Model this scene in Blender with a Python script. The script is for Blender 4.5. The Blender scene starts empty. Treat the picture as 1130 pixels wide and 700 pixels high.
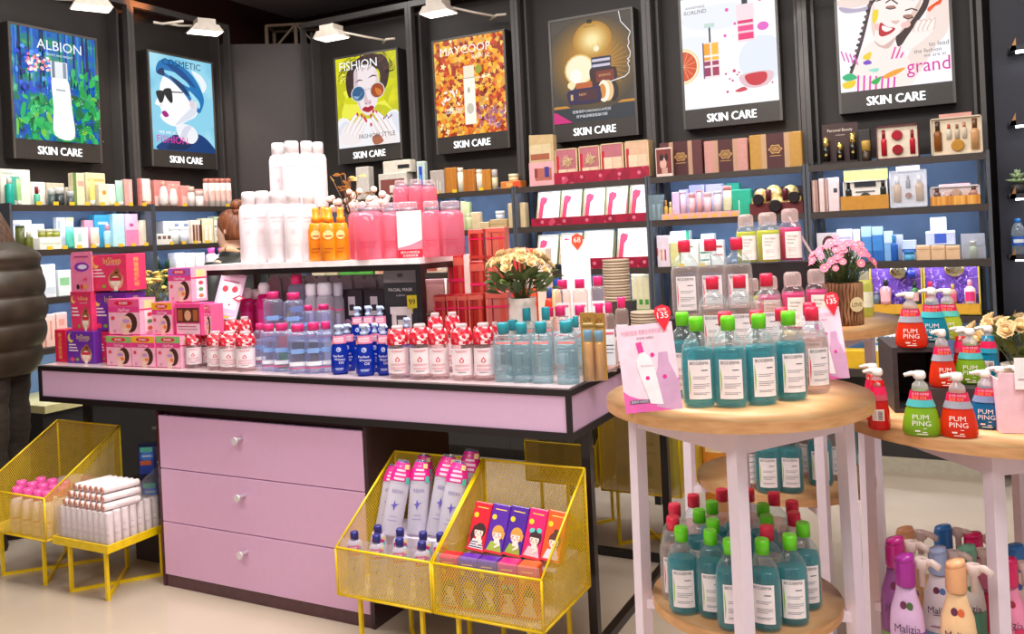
import bpy, bmesh, math, random
from math import sin, cos, pi, radians, sqrt, atan2
from mathutils import Vector, Matrix, Euler
S = bpy.context.scene; C = S.collection
random.seed(7)

# ------------------------------------------------------------------ camera
EYE = Vector((0, 0, 1.4)); FOC = 940.0; CX, CY = 565.0, 258.0
YAW = radians(27.4); ROLL = 0.048
_F = Vector((-sin(YAW), cos(YAW), 0)); _R0 = Vector((cos(YAW), sin(YAW), 0)); _Z = Vector((0, 0, 1))
_R = (_R0 * cos(ROLL) - _Z * sin(ROLL)); _U = (_Z * cos(ROLL) + _R0 * sin(ROLL))
cam = bpy.data.cameras.new('camera'); camo = bpy.data.objects.new('camera', cam); C.objects.link(camo)
cam.sensor_width = 36; cam.lens = 36 * FOC / 1130; cam.shift_y = -(350 - CY) / 1130
cam.clip_start = 0.05; cam.clip_end = 60
mw = Matrix((_R, _U, -_F)).transposed().to_4x4(); mw.translation = EYE
camo.matrix_world = mw; S.camera = camo

# ------------------------------------------------------------------ world, lights, exposure
S.view_settings.view_transform = 'Standard'; S.view_settings.look = 'None'
S.view_settings.exposure = 0.5; S.view_settings.gamma = 1.0; S.view_settings.use_curve_mapping = False
w = bpy.data.worlds.new('shop_ambience'); S.world = w; w.use_nodes = True
w.node_tree.nodes['Background'].inputs[0].default_value = (1.0, 0.93, 0.92, 1)
w.node_tree.nodes['Background'].inputs[1].default_value = 0.34
def area(name, loc, sx, sy, power, col=(1, .96, .92), target=None):
    l = bpy.data.lights.new(name, 'AREA'); l.shape = 'RECTANGLE'; l.size = sx; l.size_y = sy
    l.energy = power; l.color = col
    o = bpy.data.objects.new(name, l); C.objects.link(o); o.location = loc
    if target is not None:
        o.rotation_euler = (Vector(target) - Vector(loc)).to_track_quat('-Z', 'Y').to_euler()
    return o
area('ceiling_light_panel', (-1.2, 2.2, 3.2), 1.6, 0.7, 56)
area('ceiling_light_panel', (-2.9, 2.4, 3.2), 1.4, 0.7, 42)
area('ceiling_light_panel', (0.6, 1.2, 3.2), 1.4, 0.8, 46)
area('ceiling_light_panel', (-1.2, -0.4, 3.2), 2.4, 0.8, 48)
area('ceiling_light_panel', (-1.0, 3.95, 3.25), 3.4, 0.25, 24)
area('ceiling_light_panel', (-3.6, 3.6, 3.25), 0.3, 2.0, 16)

_l = bpy.data.lights.new('orange_glow_spot', 'SPOT'); _l.energy = 12; _l.color = (1, .32, .08); _l.spot_size = radians(70); _l.spot_blend = 1  # added lamp without a fixture, throws the orange glow high on the left wall
_o = bpy.data.objects.new('orange_glow_spot', _l); C.objects.link(_o); _o.location = (-4.5, 3.85, 2.95); _o.rotation_euler = (Vector((-5.0, 3.9, 3.2)) - _o.location).to_track_quat('-Z', 'Y').to_euler()

# ------------------------------------------------------------------ measuring helpers: a photo point on a real plane
def ray(x, y): return _F * FOC + _R * (x - CX) + _U * (CY - y)
def onz(x, y, z): d = ray(x, y); return EYE + d * ((z - 1.4) / d.z)
def onX(x, y, X): d = ray(x, y); return EYE + d * (X / d.x)
def onY(x, y, Y): d = ray(x, y); return EYE + d * (Y / d.y)
def dep(x, y, d): return EYE + ray(x, y) * (d / FOC)
def facing(p, k=1.0): return atan2(-p[0], p[1]) * k      # turn a thing's front (-y) towards the shop aisle

# ------------------------------------------------------------------ materials
def lin(h):
    if not isinstance(h, str): return tuple(h) + (1,)
    h = h.lstrip('#'); c = [int(h[i:i + 2], 16) / 255 for i in (0, 2, 4)]
    return tuple(((x / 12.92) if x <= .04045 else ((x + .055) / 1.055) ** 2.4) for x in c) + (1,)
_mc = {}
def _new(key, name):
    m = bpy.data.materials.new(name); m.use_nodes = True; nt = m.node_tree; _mc[key] = m
    return m, nt, nt.nodes['Principled BSDF']
def M(col, rough=.45, metal=0.0, var=.08, scale=30.0, spec=.5, bump=0.0):
    """painted / printed / moulded surface: colour with a fine procedural grain"""
    key = ('M', col, rough, metal, var, scale, spec, bump)
    if key in _mc: return _mc[key]
    m, nt, b = _new(key, 'surface'); c = lin(col)
    tc = nt.nodes.new('ShaderNodeTexCoord'); n = nt.nodes.new('ShaderNodeTexNoise'); n.inputs['Scale'].default_value = scale
    nt.links.new(tc.outputs['Object'], n.inputs['Vector'])
    r = nt.nodes.new('ShaderNodeValToRGB'); nt.links.new(n.outputs['Fac'], r.inputs[0])
    r.color_ramp.elements[0].position = .35; r.color_ramp.elements[1].position = .65
    r.color_ramp.elements[0].color = tuple(x * (1 - var) for x in c[:3]) + (1,)
    r.color_ramp.elements[1].color = tuple(min(1, x * (1 + var * .4)) for x in c[:3]) + (1,)
    nt.links.new(r.outputs[0], b.inputs['Base Color'])
    b.inputs['Roughness'].default_value = rough; b.inputs['Metallic'].default_value = metal
    b.inputs['Specular IOR Level'].default_value = spec
    if bump:
        bp = nt.nodes.new('ShaderNodeBump'); bp.inputs['Strength'].default_value = bump; bp.inputs['Distance'].default_value = .01
        nt.links.new(n.outputs['Fac'], bp.inputs['Height']); nt.links.new(bp.outputs[0], b.inputs['Normal'])
    return m
def E(col, s=1.0):
    """something that gives off light: lamp, LED strip, backlit print"""
    key = ('E', col, s)
    if key in _mc: return _mc[key]
    m, nt, b = _new(key, 'lit'); b.inputs['Base Color'].default_value = (0, 0, 0, 1); b.inputs['Roughness'].default_value = .5
    b.inputs['Emission Color'].default_value = lin(col); b.inputs['Emission Strength'].default_value = s
    return m
def G(col, a=.3, rough=.08, tint=None):
    """clear or tinted plastic and liquids"""
    key = ('G', col, a, rough, tint)
    if key in _mc: return _mc[key]
    m, nt, b = _new(key, 'clear_plastic'); nt.nodes.remove(b)
    df = nt.nodes.new('ShaderNodeBsdfDiffuse'); df.inputs[0].default_value = lin(col)
    t = nt.nodes.new('ShaderNodeBsdfTransparent'); t.inputs[0].default_value = lin(tint or 'ffffff')
    lw = nt.nodes.new('ShaderNodeLayerWeight'); lw.inputs[0].default_value = .3
    mr = nt.nodes.new('ShaderNodeMapRange'); mr.inputs[3].default_value = a; mr.inputs[4].default_value = min(1, a + .3)
    nt.links.new(lw.outputs['Facing'], mr.inputs[0])
    mx = nt.nodes.new('ShaderNodeMixShader'); nt.links.new(mr.outputs[0], mx.inputs[0])
    tl = nt.nodes.new('ShaderNodeBsdfTranslucent'); tl.inputs[0].default_value = lin(col); dt = nt.nodes.new('ShaderNodeMixShader'); dt.inputs[0].default_value = .4
    nt.links.new(df.outputs[0], dt.inputs[1]); nt.links.new(tl.outputs[0], dt.inputs[2])
    nt.links.new(t.outputs[0], mx.inputs[1]); nt.links.new(dt.outputs[0], mx.inputs[2])
    gl = nt.nodes.new('ShaderNodeBsdfGlossy'); gl.inputs['Roughness'].default_value = rough
    l2 = nt.nodes.new('ShaderNodeLayerWeight'); l2.inputs[0].default_value = .5
    pw = nt.nodes.new('ShaderNodeMath'); pw.operation = 'POWER'; pw.inputs[1].default_value = 4; nt.links.new(l2.outputs['Facing'], pw.inputs[0])
    fr = nt.nodes.new('ShaderNodeMath'); fr.operation = 'MULTIPLY_ADD'; fr.inputs[1].default_value = .6; fr.inputs[2].default_value = .035; nt.links.new(pw.outputs[0], fr.inputs[0])
    mx2 = nt.nodes.new('ShaderNodeMixShader'); nt.links.new(fr.outputs[0], mx2.inputs[0])
    nt.links.new(mx.outputs[0], mx2.inputs[1]); nt.links.new(gl.outputs[0], mx2.inputs[2])
    nt.links.new(mx2.outputs[0], nt.nodes['Material Output'].inputs[0])
    return m
def RAMP(name, kind, scale, stops, emit=0.0, rough=.5, coord='Object', stretch=(1, 1, 1), bump=0.0, detail=4.0, metal=0.0):
    """procedural pattern through a colour ramp"""
    key = ('R', name)
    if key in _mc: return _mc[key]
    m, nt, b = _new(key, name)
    tc = nt.nodes.new('ShaderNodeTexCoord'); mp = nt.nodes.new('ShaderNodeMapping'); mp.inputs['Scale'].default_value = stretch
    nt.links.new(tc.outputs[coord], mp.inputs[0])
    if kind == 'noise':
        n = nt.nodes.new('ShaderNodeTexNoise'); n.inputs['Scale'].default_value = scale; n.inputs['Detail'].default_value = detail; out = n.outputs['Fac']
    elif kind == 'voronoi':
        n = nt.nodes.new('ShaderNodeTexVoronoi'); n.inputs['Scale'].default_value = scale
        sp = nt.nodes.new('ShaderNodeSeparateColor'); nt.links.new(n.outputs['Color'], sp.inputs[0]); out = sp.outputs[0]
    elif kind == 'wave':
        n = nt.nodes.new('ShaderNodeTexWave'); n.inputs['Scale'].default_value = scale; n.inputs['Distortion'].default_value = 3.0; n.inputs['Detail'].default_value = 3
        out = n.outputs['Fac']
    elif kind == 'checker':
        n = nt.nodes.new('ShaderNodeTexChecker'); n.inputs['Scale'].default_value = scale; out = n.outputs['Fac']
    else:
        n = nt.nodes.new('ShaderNodeTexGradient'); out = n.outputs['Fac']
    nt.links.new(mp.outputs[0], n.inputs['Vector'])
    r = nt.nodes.new('ShaderNodeValToRGB'); nt.links.new(out, r.inputs[0]); el = r.color_ramp.elements
    while len(el) < len(stops): el.new(.5)
    for e, (p_, c_) in zip(el, stops): e.position = p_; e.color = lin(c_)
    if emit:
        b.inputs['Base Color'].default_value = (0, 0, 0, 1)
        nt.links.new(r.outputs[0], b.inputs['Emission Color']); b.inputs['Emission Strength'].default_value = emit
    else: nt.links.new(r.outputs[0], b.inputs['Base Color'])
    b.inputs['Roughness'].default_value = rough; b.inputs['Metallic'].default_value = metal
    if bump:
        bp = nt.nodes.new('ShaderNodeBump'); bp.inputs['Strength'].default_value = bump; bp.inputs['Distance'].default_value = .005
        nt.links.new(out, bp.inputs['Height']); nt.links.new(bp.outputs[0], b.inputs['Normal'])
    return m

# ------------------------------------------------------------------ mesh builder
_tc = {}
def text_geo(s):
    if s not in _tc:
        cu = bpy.data.curves.new('t', 'FONT'); cu.body = s; cu.resolution_u = 2
        o = bpy.data.objects.new('t', cu); me = bpy.data.meshes.new_from_object(o)
        v = [(p.co.x, p.co.y) for p in me.vertices]; f = [tuple(p.vertices) for p in me.polygons]
        bpy.data.objects.remove(o); bpy.data.curves.remove(cu); bpy.data.meshes.remove(me)
        x0 = min(p[0] for p in v); x1 = max(p[0] for p in v)
        _tc[s] = ([(x - (x0 + x1) / 2, y) for x, y in v], f, x1 - x0)
    return _tc[s]
def spow(v, e): return math.copysign(abs(v) ** e, v)
def catmull(pts, n=5):
    out = []; L = len(pts)
    for i in range(L):
        a, b, c, d = pts[i - 1], pts[i], pts[(i + 1) % L], pts[(i + 2) % L]
        for k in range(n):
            t = k / n; out.append(tuple(.5 * ((2 * b[j]) + (-a[j] + c[j]) * t + (2 * a[j] - 5 * b[j] + 4 * c[j] - d[j]) * t * t + (-a[j] + 3 * b[j] - 3 * c[j] + d[j]) * t ** 3) for j in range(2)))
    return out
class B:
    def __init__(s): s.v = []; s.f = []; s.fm = []; s.fs = []; s.mats = []
    def mi(s, m):
        if m not in s.mats: s.mats.append(m)
        return s.mats.index(m)
    def add(s, vs, fs, m, smooth=False):
        o = len(s.v); k = s.mi(m); s.v += [tuple(p) for p in vs]
        for f in fs: s.f.append([i + o for i in f]); s.fm.append(k); s.fs.append(smooth)
        return s
    def box(s, x0, x1, y0, y1, z0, z1, m, mt=None):
        vs = [(x0, y0, z0), (x1, y0, z0), (x1, y1, z0), (x0, y1, z0), (x0, y0, z1), (x1, y0, z1), (x1, y1, z1), (x0, y1, z1)]
        return s.add(vs, [(0, 3, 2, 1), (4, 5, 6, 7), (0, 1, 5, 4), (1, 2, 6, 5), (2, 3, 7, 6), (3, 0, 4, 7)], m)
    def rbox(s, x0, x1, y0, y1, z0, z1, m, r=.006):
        """box with chamfered vertical and top edges"""
        def ring(i, z):
            return [(x0 + i, y0 + r, z), (x0 + r, y0 + i, z), (x1 - r, y0 + i, z), (x1 - i, y0 + r, z), (x1 - i, y1 - r, z), (x1 - r, y1 - i, z), (x0 + r, y1 - i, z), (x0 + i, y1 - r, z)]
        vs = ring(0, z0) + ring(0, z1 - r) + ring(r * .7, z1)
        fs = [tuple(range(7, -1, -1)), tuple(range(16, 24))]
        for q in (0, 8):
            fs += [(q + i, q + (i + 1) % 8, q + 8 + (i + 1) % 8, q + 8 + i) for i in range(8)]
        return s.add(vs, fs, m)
    def poly(s, pts, y, m):
        return s.add([(x, y, z) for x, z in pts], [tuple(range(len(pts)))], m)
    def rect(s, x0, x1, z0, z1, y, m): return s.poly([(x0, z0), (x1, z0), (x1, z1), (x0, z1)], y, m)
    def ell(s, cx, cz, rx, rz, y, m, n=16, rot=0.0):
        return s.poly([(cx + rx * cos(a) * cos(rot) - rz * sin(a) * sin(rot), cz + rx * cos(a) * sin(rot) + rz * sin(a) * cos(rot)) for a in (2 * pi * i / n for i in range(n))], y, m)
    def prism(s, pts, y0, y1, m):
        n = len(pts); vs = [(x, y0, z) for x, z in pts] + [(x, y1, z) for x, z in pts]
        fs = [tuple(range(n)), tuple(range(2 * n - 1, n - 1, -1))] + [((i + 1) % n, i, n + i, n + (i + 1) % n) for i in range(n)]
        return s.add(vs, fs, m)
    def lathe(s, prof, m, n=14, cx=0, cy=0, sx=1, sy=1, p=2.0, smooth=True, z=0, caps=True):
        e = 2.0 / p; vs = []; fs = []
        for r, h in prof:
            for i in range(n):
                a = 2 * pi * i / n
                vs.append((cx + sx * r * spow(sin(a), e), cy - sy * r * spow(cos(a), e), z + h))
        for k in range(len(prof) - 1):
            for i in range(n):
                j = (i + 1) % n; fs.append((k * n + i, k * n + j, (k + 1) * n + j, (k + 1) * n + i))
        s.add(vs, fs, m, smooth)
        if caps:
            o = len(s.v) - len(vs); k = s.mi(m)
            for f in (list(range(n - 1, -1, -1)), [(len(prof) - 1) * n + i for i in range(n)]):
                s.f.append([o + i for i in f]); s.fm.append(k); s.fs.append(False)
        return s
    def wrap(s, a0, a1, z0, z1, r, m, n=8, sx=1, sy=1, p=2.0, cx=0, cy=0):
        """curved label on a bottle, a = angle from the front"""
        e = 2.0 / p; vs = []
        for z in (z0, z1):
            for i in range(n + 1):
                a = a0 + (a1 - a0) * i / n; vs.append((cx + sx * r * spow(sin(a), e), cy - sy * r * spow(cos(a), e), z))
        return s.add(vs, [(i, i + 1, n + 2 + i, n + 1 + i) for i in range(n)], m, True)
    def text(s, t, cx, cz, size, y, m, maxw=None, rad=None, wid=1.0, ang=0.0, sy=1.0, cy=0.0, sl=0.0):
        v, f, w_ = text_geo(t); kx = size * wid
        if maxw and w_ * kx > maxw: kx = maxw / w_
        vs = []
        for x, z in v:
            X = x * kx + sl * z * size; Zz = z * size - size * .35
            if ang: X, Zz = X * cos(ang) - Zz * sin(ang), X * sin(ang) + Zz * cos(ang)
            X += cx; Zz += cz
            if rad: vs.append((rad * sin(X / rad), cy - sy * rad * cos(X / rad), Zz))
            else: vs.append((X, y, Zz))
        return s.add(vs, f, m)
    def bar(s, a, b, w_, m, h_=None):
        a = Vector(a); b = Vector(b); d = (b - a).normalized(); h_ = h_ or w_
        up = Vector((0, 0, 1)) if abs(d.z) < .95 else Vector((0, 1, 0))
        u = d.cross(up).normalized() * w_ / 2; v = u.cross(d).normalized() * h_ / 2
        vs = [q + i * u + j * v for q in (a, b) for i, j in ((-1, -1), (1, -1), (1, 1), (-1, 1))]
        return s.add(vs, [(3, 2, 1, 0), (4, 5, 6, 7), (0, 1, 5, 4), (1, 2, 6, 5), (2, 3, 7, 6), (3, 0, 4, 7)], m)
    def tube(s, pts, r, m, n=8, smooth=True, cap=True):
        pts = [Vector(p) for p in pts]; L = len(pts); rs = r if isinstance(r, (list, tuple)) else [r] * L
        vs = []; pu = None
        for i, p in enumerate(pts):
            d = (pts[min(i + 1, L - 1)] - pts[max(i - 1, 0)]).normalized()
            if pu is None:
                up = Vector((0, 0, 1)) if abs(d.z) < .9 else Vector((0, 1, 0)); u = d.cross(up).normalized()
            else: u = (pu - d * pu.dot(d)).normalized()
            pu = u; v = d.cross(u)
            for k in range(n):
                a = 2 * pi * k / n; vs.append(p + (u * cos(a) + v * sin(a)) * rs[i])
        fs = [(i * n + (k + 1) % n, i * n + k, (i + 1) * n + k, (i + 1) * n + (k + 1) % n)[::-1] for i in range(L - 1) for k in range(n)]
        if cap: fs += [tuple(range(n))[::-1], tuple((L - 1) * n + k for k in range(n))]
        return s.add(vs, fs, m, smooth)
    def ball(s, c, r, m, n=8, k=6, sx=1, sy=1, sz=1, smooth=True):
        prof = [(r * sin(pi * i / k) if 0 < i < k else r * .02, -r * cos(pi * i / k) * sz) for i in range(k + 1)]
        return s.lathe(prof, m, n, c[0], c[1], sx, sy, z=c[2], smooth=smooth)
    def xf(s, mat):
        s.v = [tuple(mat @ Vector(p)) for p in s.v]; return s
    def mesh(s, name):
        me = bpy.data.meshes.new(name); me.from_pydata(s.v, [], s.f)
        for m in s.mats: me.materials.append(m)
        me.polygons.foreach_set('material_index', s.fm); me.polygons.foreach_set('use_smooth', s.fs); me.update()
        return me
# ------------------------------------------------------------------ objects
def T(name, label, cat, loc=(0, 0, 0), rz=0.0, group=None, scale=None, rot=None):
    o = bpy.data.objects.new(name, None); C.objects.link(o); o.location = loc; o.rotation_euler = rot or (0, 0, rz)
    o.empty_display_size = .05
    if scale is not None: o.scale = scale
    o['label'] = label; o['category'] = cat
    if group: o['group'] = group
    return o
def P(name, b, parent=None, loc=(0, 0, 0), rot=(0, 0, 0), label=None, stuff=False, scale=None):
    me = b.mesh(name) if isinstance(b, B) else b
    o = bpy.data.objects.new(name, me); C.objects.link(o); o.location = loc; o.rotation_euler = rot
    if scale is not None: o.scale = scale
    if parent: o.parent = parent
    if label: o['label'] = label
    if stuff: o['kind'] = 'stuff'
    return o
def ST(name, b, loc=(0, 0, 0)):
    o = P(name, b, None, loc); o['kind'] = 'structure'; return o
def ONE(name, b, label, cat, loc=(0, 0, 0), rz=0.0, group=None, rot=None, kind=None):
    o = P(name, b, None, loc, rot or (0, 0, rz)); o['label'] = label; o['category'] = cat
    if group: o['group'] = group
    if kind: o['kind'] = kind
    return o
class Proto:
    def __init__(s, name, w, h, parts, cat): s.name = name; s.w = w; s.h = h; s.cat = cat; s.parts = [(n, b.mesh(n), [(sn, sb.mesh(sn)) for sn, sb in sub]) for n, b, sub in [(p + ([],))[:3] if len(p) == 2 else p for p in parts]]
    def put(s, label, loc, rz=0.0, group=None, scale=None, rot=None, name=None, cat=None):
        if isinstance(scale, (int, float)): scale = (scale,) * 3
        t = T(name or s.name, label, cat or s.cat, loc, rz, group, scale, rot)
        for n, me, sub in s.parts:
            o = P(n, me, t)
            for sn, sm in sub: P(sn, sm, o)
        return t
ORD = ['first', 'second', 'third', 'fourth', 'fifth', 'sixth', 'seventh', 'eighth', 'ninth', 'tenth', 'eleventh', 'twelfth']
WHITE = M('f2ecec', .35); BLACK = M('1a1718', .4)
# ================================================================== the room
fl = RAMP('floor_stone', 'noise', 1.6, [(.3, 'b6a593'), (.7, 'c2b2a0')], rough=.16)
ST('floor', B().add([(-6, -2, 0), (4, -2, 0), (4, 6.5, 0), (-6, 6.5, 0)], [(0, 1, 2, 3)], fl))
brown = RAMP('dark_brown_wall', 'noise', 3, [(.3, '2a1512'), (.7, '3a1d17')], rough=.35)
ST('ceiling', B().box(-6, 4, -2, 6.5, 3.35, 3.42, M('9a8f8c', .8)))
ST('wall_left', B().box(-5.12, -5.0, -2, 5.8, 0, 3.35, brown))
ST('wall_back', B().box(-5.12, 4, 5.75, 5.87, 0, 3.35, brown))
dark = M('2e2825', .55, scale=8); dark2 = M('35302f', .5, scale=9); blue = M('6c8aae', .5, scale=6, var=.12); post_m = M('4a4645', .35)
shelf_m = M('3c322d', .45); base_m = M('2c2a29', .5)
# the corner panel between the two shelf walls
cb = B().bar((-4.83, 4.69, 1.46), (-4.25, 5.12, 1.46), .03, M('3a302e', .5), 2.92)
ST('wall_corner', cb)
ST('wall_right', B().box(.21, 3.2, 5.02, 5.1, .09, 3.05, M('262733', .5)))
ST('baseboard_right', B().box(.21, 3.2, 5.025, 5.1, 0, .09, M('b8b09c', .5)))

ZS = [1.69, 1.437, 1.163, .882]
tagm = B().box(-.016, .016, -.004, 0, 0, .02, M('f6c832', .4)).mesh('price_tag')
def shelf_unit(wall, a, b, label, tags=(), nsh=4, last=False, deep=True):
    """a shelf bay between two posts; local x along the wall, -y into the shop"""
    a += .001; b -= .001; w_ = b - a
    if wall == 'b': t = T('display_shelf', label, 'shelf unit', ((a + b) / 2, 5.1, 0), 0, 'wall shelf bays')
    else: t = T('display_shelf', label, 'shelf unit', (-4.85, (a + b) / 2, 0), pi / 2, 'wall shelf bays')
    h = w_ / 2
    P('upper_back_panel', B().box(-h, h, -.012, .012, 1.72, 3.0, dark), t)
    P('lower_back_panel', B().box(-h, h, -.012, .012, .60, 1.72, blue), t)
    for s_ in (1, -1):
        x = -h * s_
        P('post', B().box(min(x, x + .024 * s_), max(x, x + .024 * s_), -.17, -.125, 0, 3.0, post_m).box(min(x, x + .014 * s_) + .038 * s_, max(x, x + .014 * s_) + .038 * s_, -.1, -.012, 0, 2.98, post_m), t)
    P('top_rail', B().box(-h, h, -.165, -.13, 3.0, 3.04, post_m), t)
    for x in (-h + .001, h - .016): P('side_panel', B().box(x, x + .015, -.296, -.18, .6, 1.70, M('4c5058', .5)), t)
    for k in range(nsh):
        sh_ = P('shelf', B().box(-h + .017, h - .017, -.3, -.012, ZS[k] - .012, ZS[k], shelf_m).box(-h + .017, h - .017, -.3, -.288, ZS[k] - .036, ZS[k] - .012, shelf_m), t)
        P('light_strip', B().box(-h + .05, h - .05, -.284, -.268, ZS[k] - .02, ZS[k] - .0125, E('dfe9ff', 22.0)), sh_)
    dk = .52 if deep else .3
    P('counter_top', B().box(-h, h, -dk, -.012, .56, .6, M('d8cf96', .4) if wall == 'l' else shelf_m), t)
    P('base_cabinet', B().box(-h, h, -dk + .02 if deep else -.03, -.012, .08, .56, base_m), t)
    P('toe_kick', B().box(-h, h, -dk + .08 if deep else -.03, -.012, 0, .08, BLACK if deep else M('b8b09c', .5)), t)
    for k, xs in tags:
        for x in xs:
            o = P('price_tag', tagm, t, (x, -.3, ZS[k] - .002))
    return t
L0, L1_, L2_ = 2.86, 3.80, 4.66
BX = [-4.25, -3.285, -2.465, -1.582, -.695, .173]
rng = lambda a, b, n: [a + (b - a) * i / (n - 1) for i in range(n)]
shelf_unit('l', L0, L1_, 'dark shelf bay on the left wall under the green bottle poster', [(0, rng(-.3, .4, 8)), (1, rng(-.25, .4, 8)), (2, rng(-.1, .3, 3)), (3, rng(-.2, .3, 4))])
shelf_unit('l', L1_, L2_, 'dark shelf bay on the left wall under the blue turban poster', [(0, (-.18, .2, .38)), (1, rng(-.3, .3, 7))])
shelf_unit('b', BX[0], BX[1], 'dark shelf bay on the back wall under the yellow sunglasses poster')
shelf_unit('b', BX[1], BX[2], 'dark shelf bay on the back wall under the autumn leaf poster', [(0, (-.3, -.16, -.02, .18))])
shelf_unit('b', BX[2], BX[3], 'dark shelf bay on the back wall under the golden jar poster')
shelf_unit('b', BX[3], BX[4], 'dark shelf bay on the back wall under the orange slice poster', [(2, (-.26, -.14))], deep=False)
shelf_unit('b', BX[4], BX[5], 'dark shelf bay on the back wall under the laughing woman poster', deep=False)

# ------------------------------------------------------------------ backlit posters
LP = .71
class Art:
    """flat print of one poster, coordinates 0..1 across the lit area"""
    def __init__(s, x0, x1, z0, z1): s.b = B(); s.q = (x0, x1, z0, z1); s.y = -.0962; s.tb = B(); s.k = 1.0
    def xy(s, u, v): x0, x1, z0, z1 = s.q; v *= s.k; return (x0 + (x1 - x0) * u, z0 + (z1 - z0) * v)
    def poly(s, pts, c):
        for ax, lim, sg in ((0, 0, 1), (0, 1, -1), (1, 0, 1), (1, 1 / s.k, -1)):      # trim at the edge of the lit area
            out = []
            for i in range(len(pts)):
                p_, q_ = pts[i - 1], pts[i]; a_, b_ = (p_[ax] - lim) * sg, (q_[ax] - lim) * sg
                if (a_ < 0) != (b_ < 0): f_ = a_ / (a_ - b_); out.append((p_[0] + (q_[0] - p_[0]) * f_, p_[1] + (q_[1] - p_[1]) * f_))
                if b_ >= 0: out.append(q_)
            pts = out
            if len(pts) < 3: return
        s.y -= .00012; s.b.poly([s.xy(*p) for p in pts], s.y, E(c, LP) if isinstance(c, str) else c)
    def blob(s, pts, c, n=5): s.poly(catmull(pts, n), c)
    def rect(s, u0, u1, v0, v1, c): s.poly([(u0, v0), (u1, v0), (u1, v1), (u0, v1)], c)
    def ell(s, u, v, ru, rv, c, n=18, rot=0): s.poly([(u + ru * cos(a) * cos(rot) - rv * sin(a) * sin(rot), v + ru * cos(a) * sin(rot) + rv * sin(a) * cos(rot)) for a in (2 * pi * i / n for i in range(n))], c)
    def line(s, pts, w_, c):
        for (a, b) in zip(pts, pts[1:]):
            dx, dy = b[0] - a[0], b[1] - a[1]; L = sqrt(dx * dx + dy * dy) or 1; nx, ny = -dy / L * w_ / 2, dx / L * w_ / 2
            s.poly([(a[0] - nx, a[1] - ny), (b[0] - nx, b[1] - ny), (b[0] + nx, b[1] + ny), (a[0] + nx, a[1] + ny)], c)
    def text(s, t, u, v, size, c, maxu=None, wid=1.0, ang=0, sl=0):
        x, z = s.xy(u, v); s.tb.text(t, x, z, size, s.y - .0012, E(c, LP * 1.05), (s.q[1] - s.q[0]) * maxu if maxu else None, wid=wid, ang=ang, sl=sl)
frame_m = M('37322f', .35); frame_s = M('55504c', .3)
def poster(wall, c, label, draw, base, k=1.0):
    W, Hh = .57, .785; z0 = 1.968
    t = T('light_box_poster', label, 'poster', (c, 5.1 - .012, z0) if wall == 'b' else (-4.85 + .012, c, z0), 0 if wall == 'b' else pi / 2, 'backlit posters over the shelves')
    h = W / 2
    P('housing', B().box(-h, h, -.09, 0, 0, Hh, frame_m), t)
    fr = B().box(-h, -h + .014, -.1, -.09, 0, Hh, frame_s).box(h - .014, h, -.1, -.09, 0, Hh, frame_s).box(-h + .014, h - .014, -.1, -.09, Hh - .014, Hh, frame_s)
    P('frame', fr, t)
    sg = P('sign_strip', B().box(-h + .014, h - .014, -.102, -.09, 0, .115, frame_m), t)
    P('lettering', B().text('SKIN CARE', 0, .056, .068, -.1028, E('ffffff', 1.3), wid=.86).text('SKIN CARE', .0022, .0555, .068, -.1030, E('ffffff', 1.3), wid=.86).text('SKIN CARE', -.0022, .056, .068, -.1032, E('ffffff', 1.3), wid=.86), sg)
    q = (-h + .014, h - .014, .115, Hh - .014)
    P('lit_panel', B().rect(*q, -.0955, base), t)
    a = Art(*q); a.k = k; draw(a)
    if a.b.v: P('printed_artwork', a.b, t)
    if a.tb.v: P('poster_lettering', a.tb, t)
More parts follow.
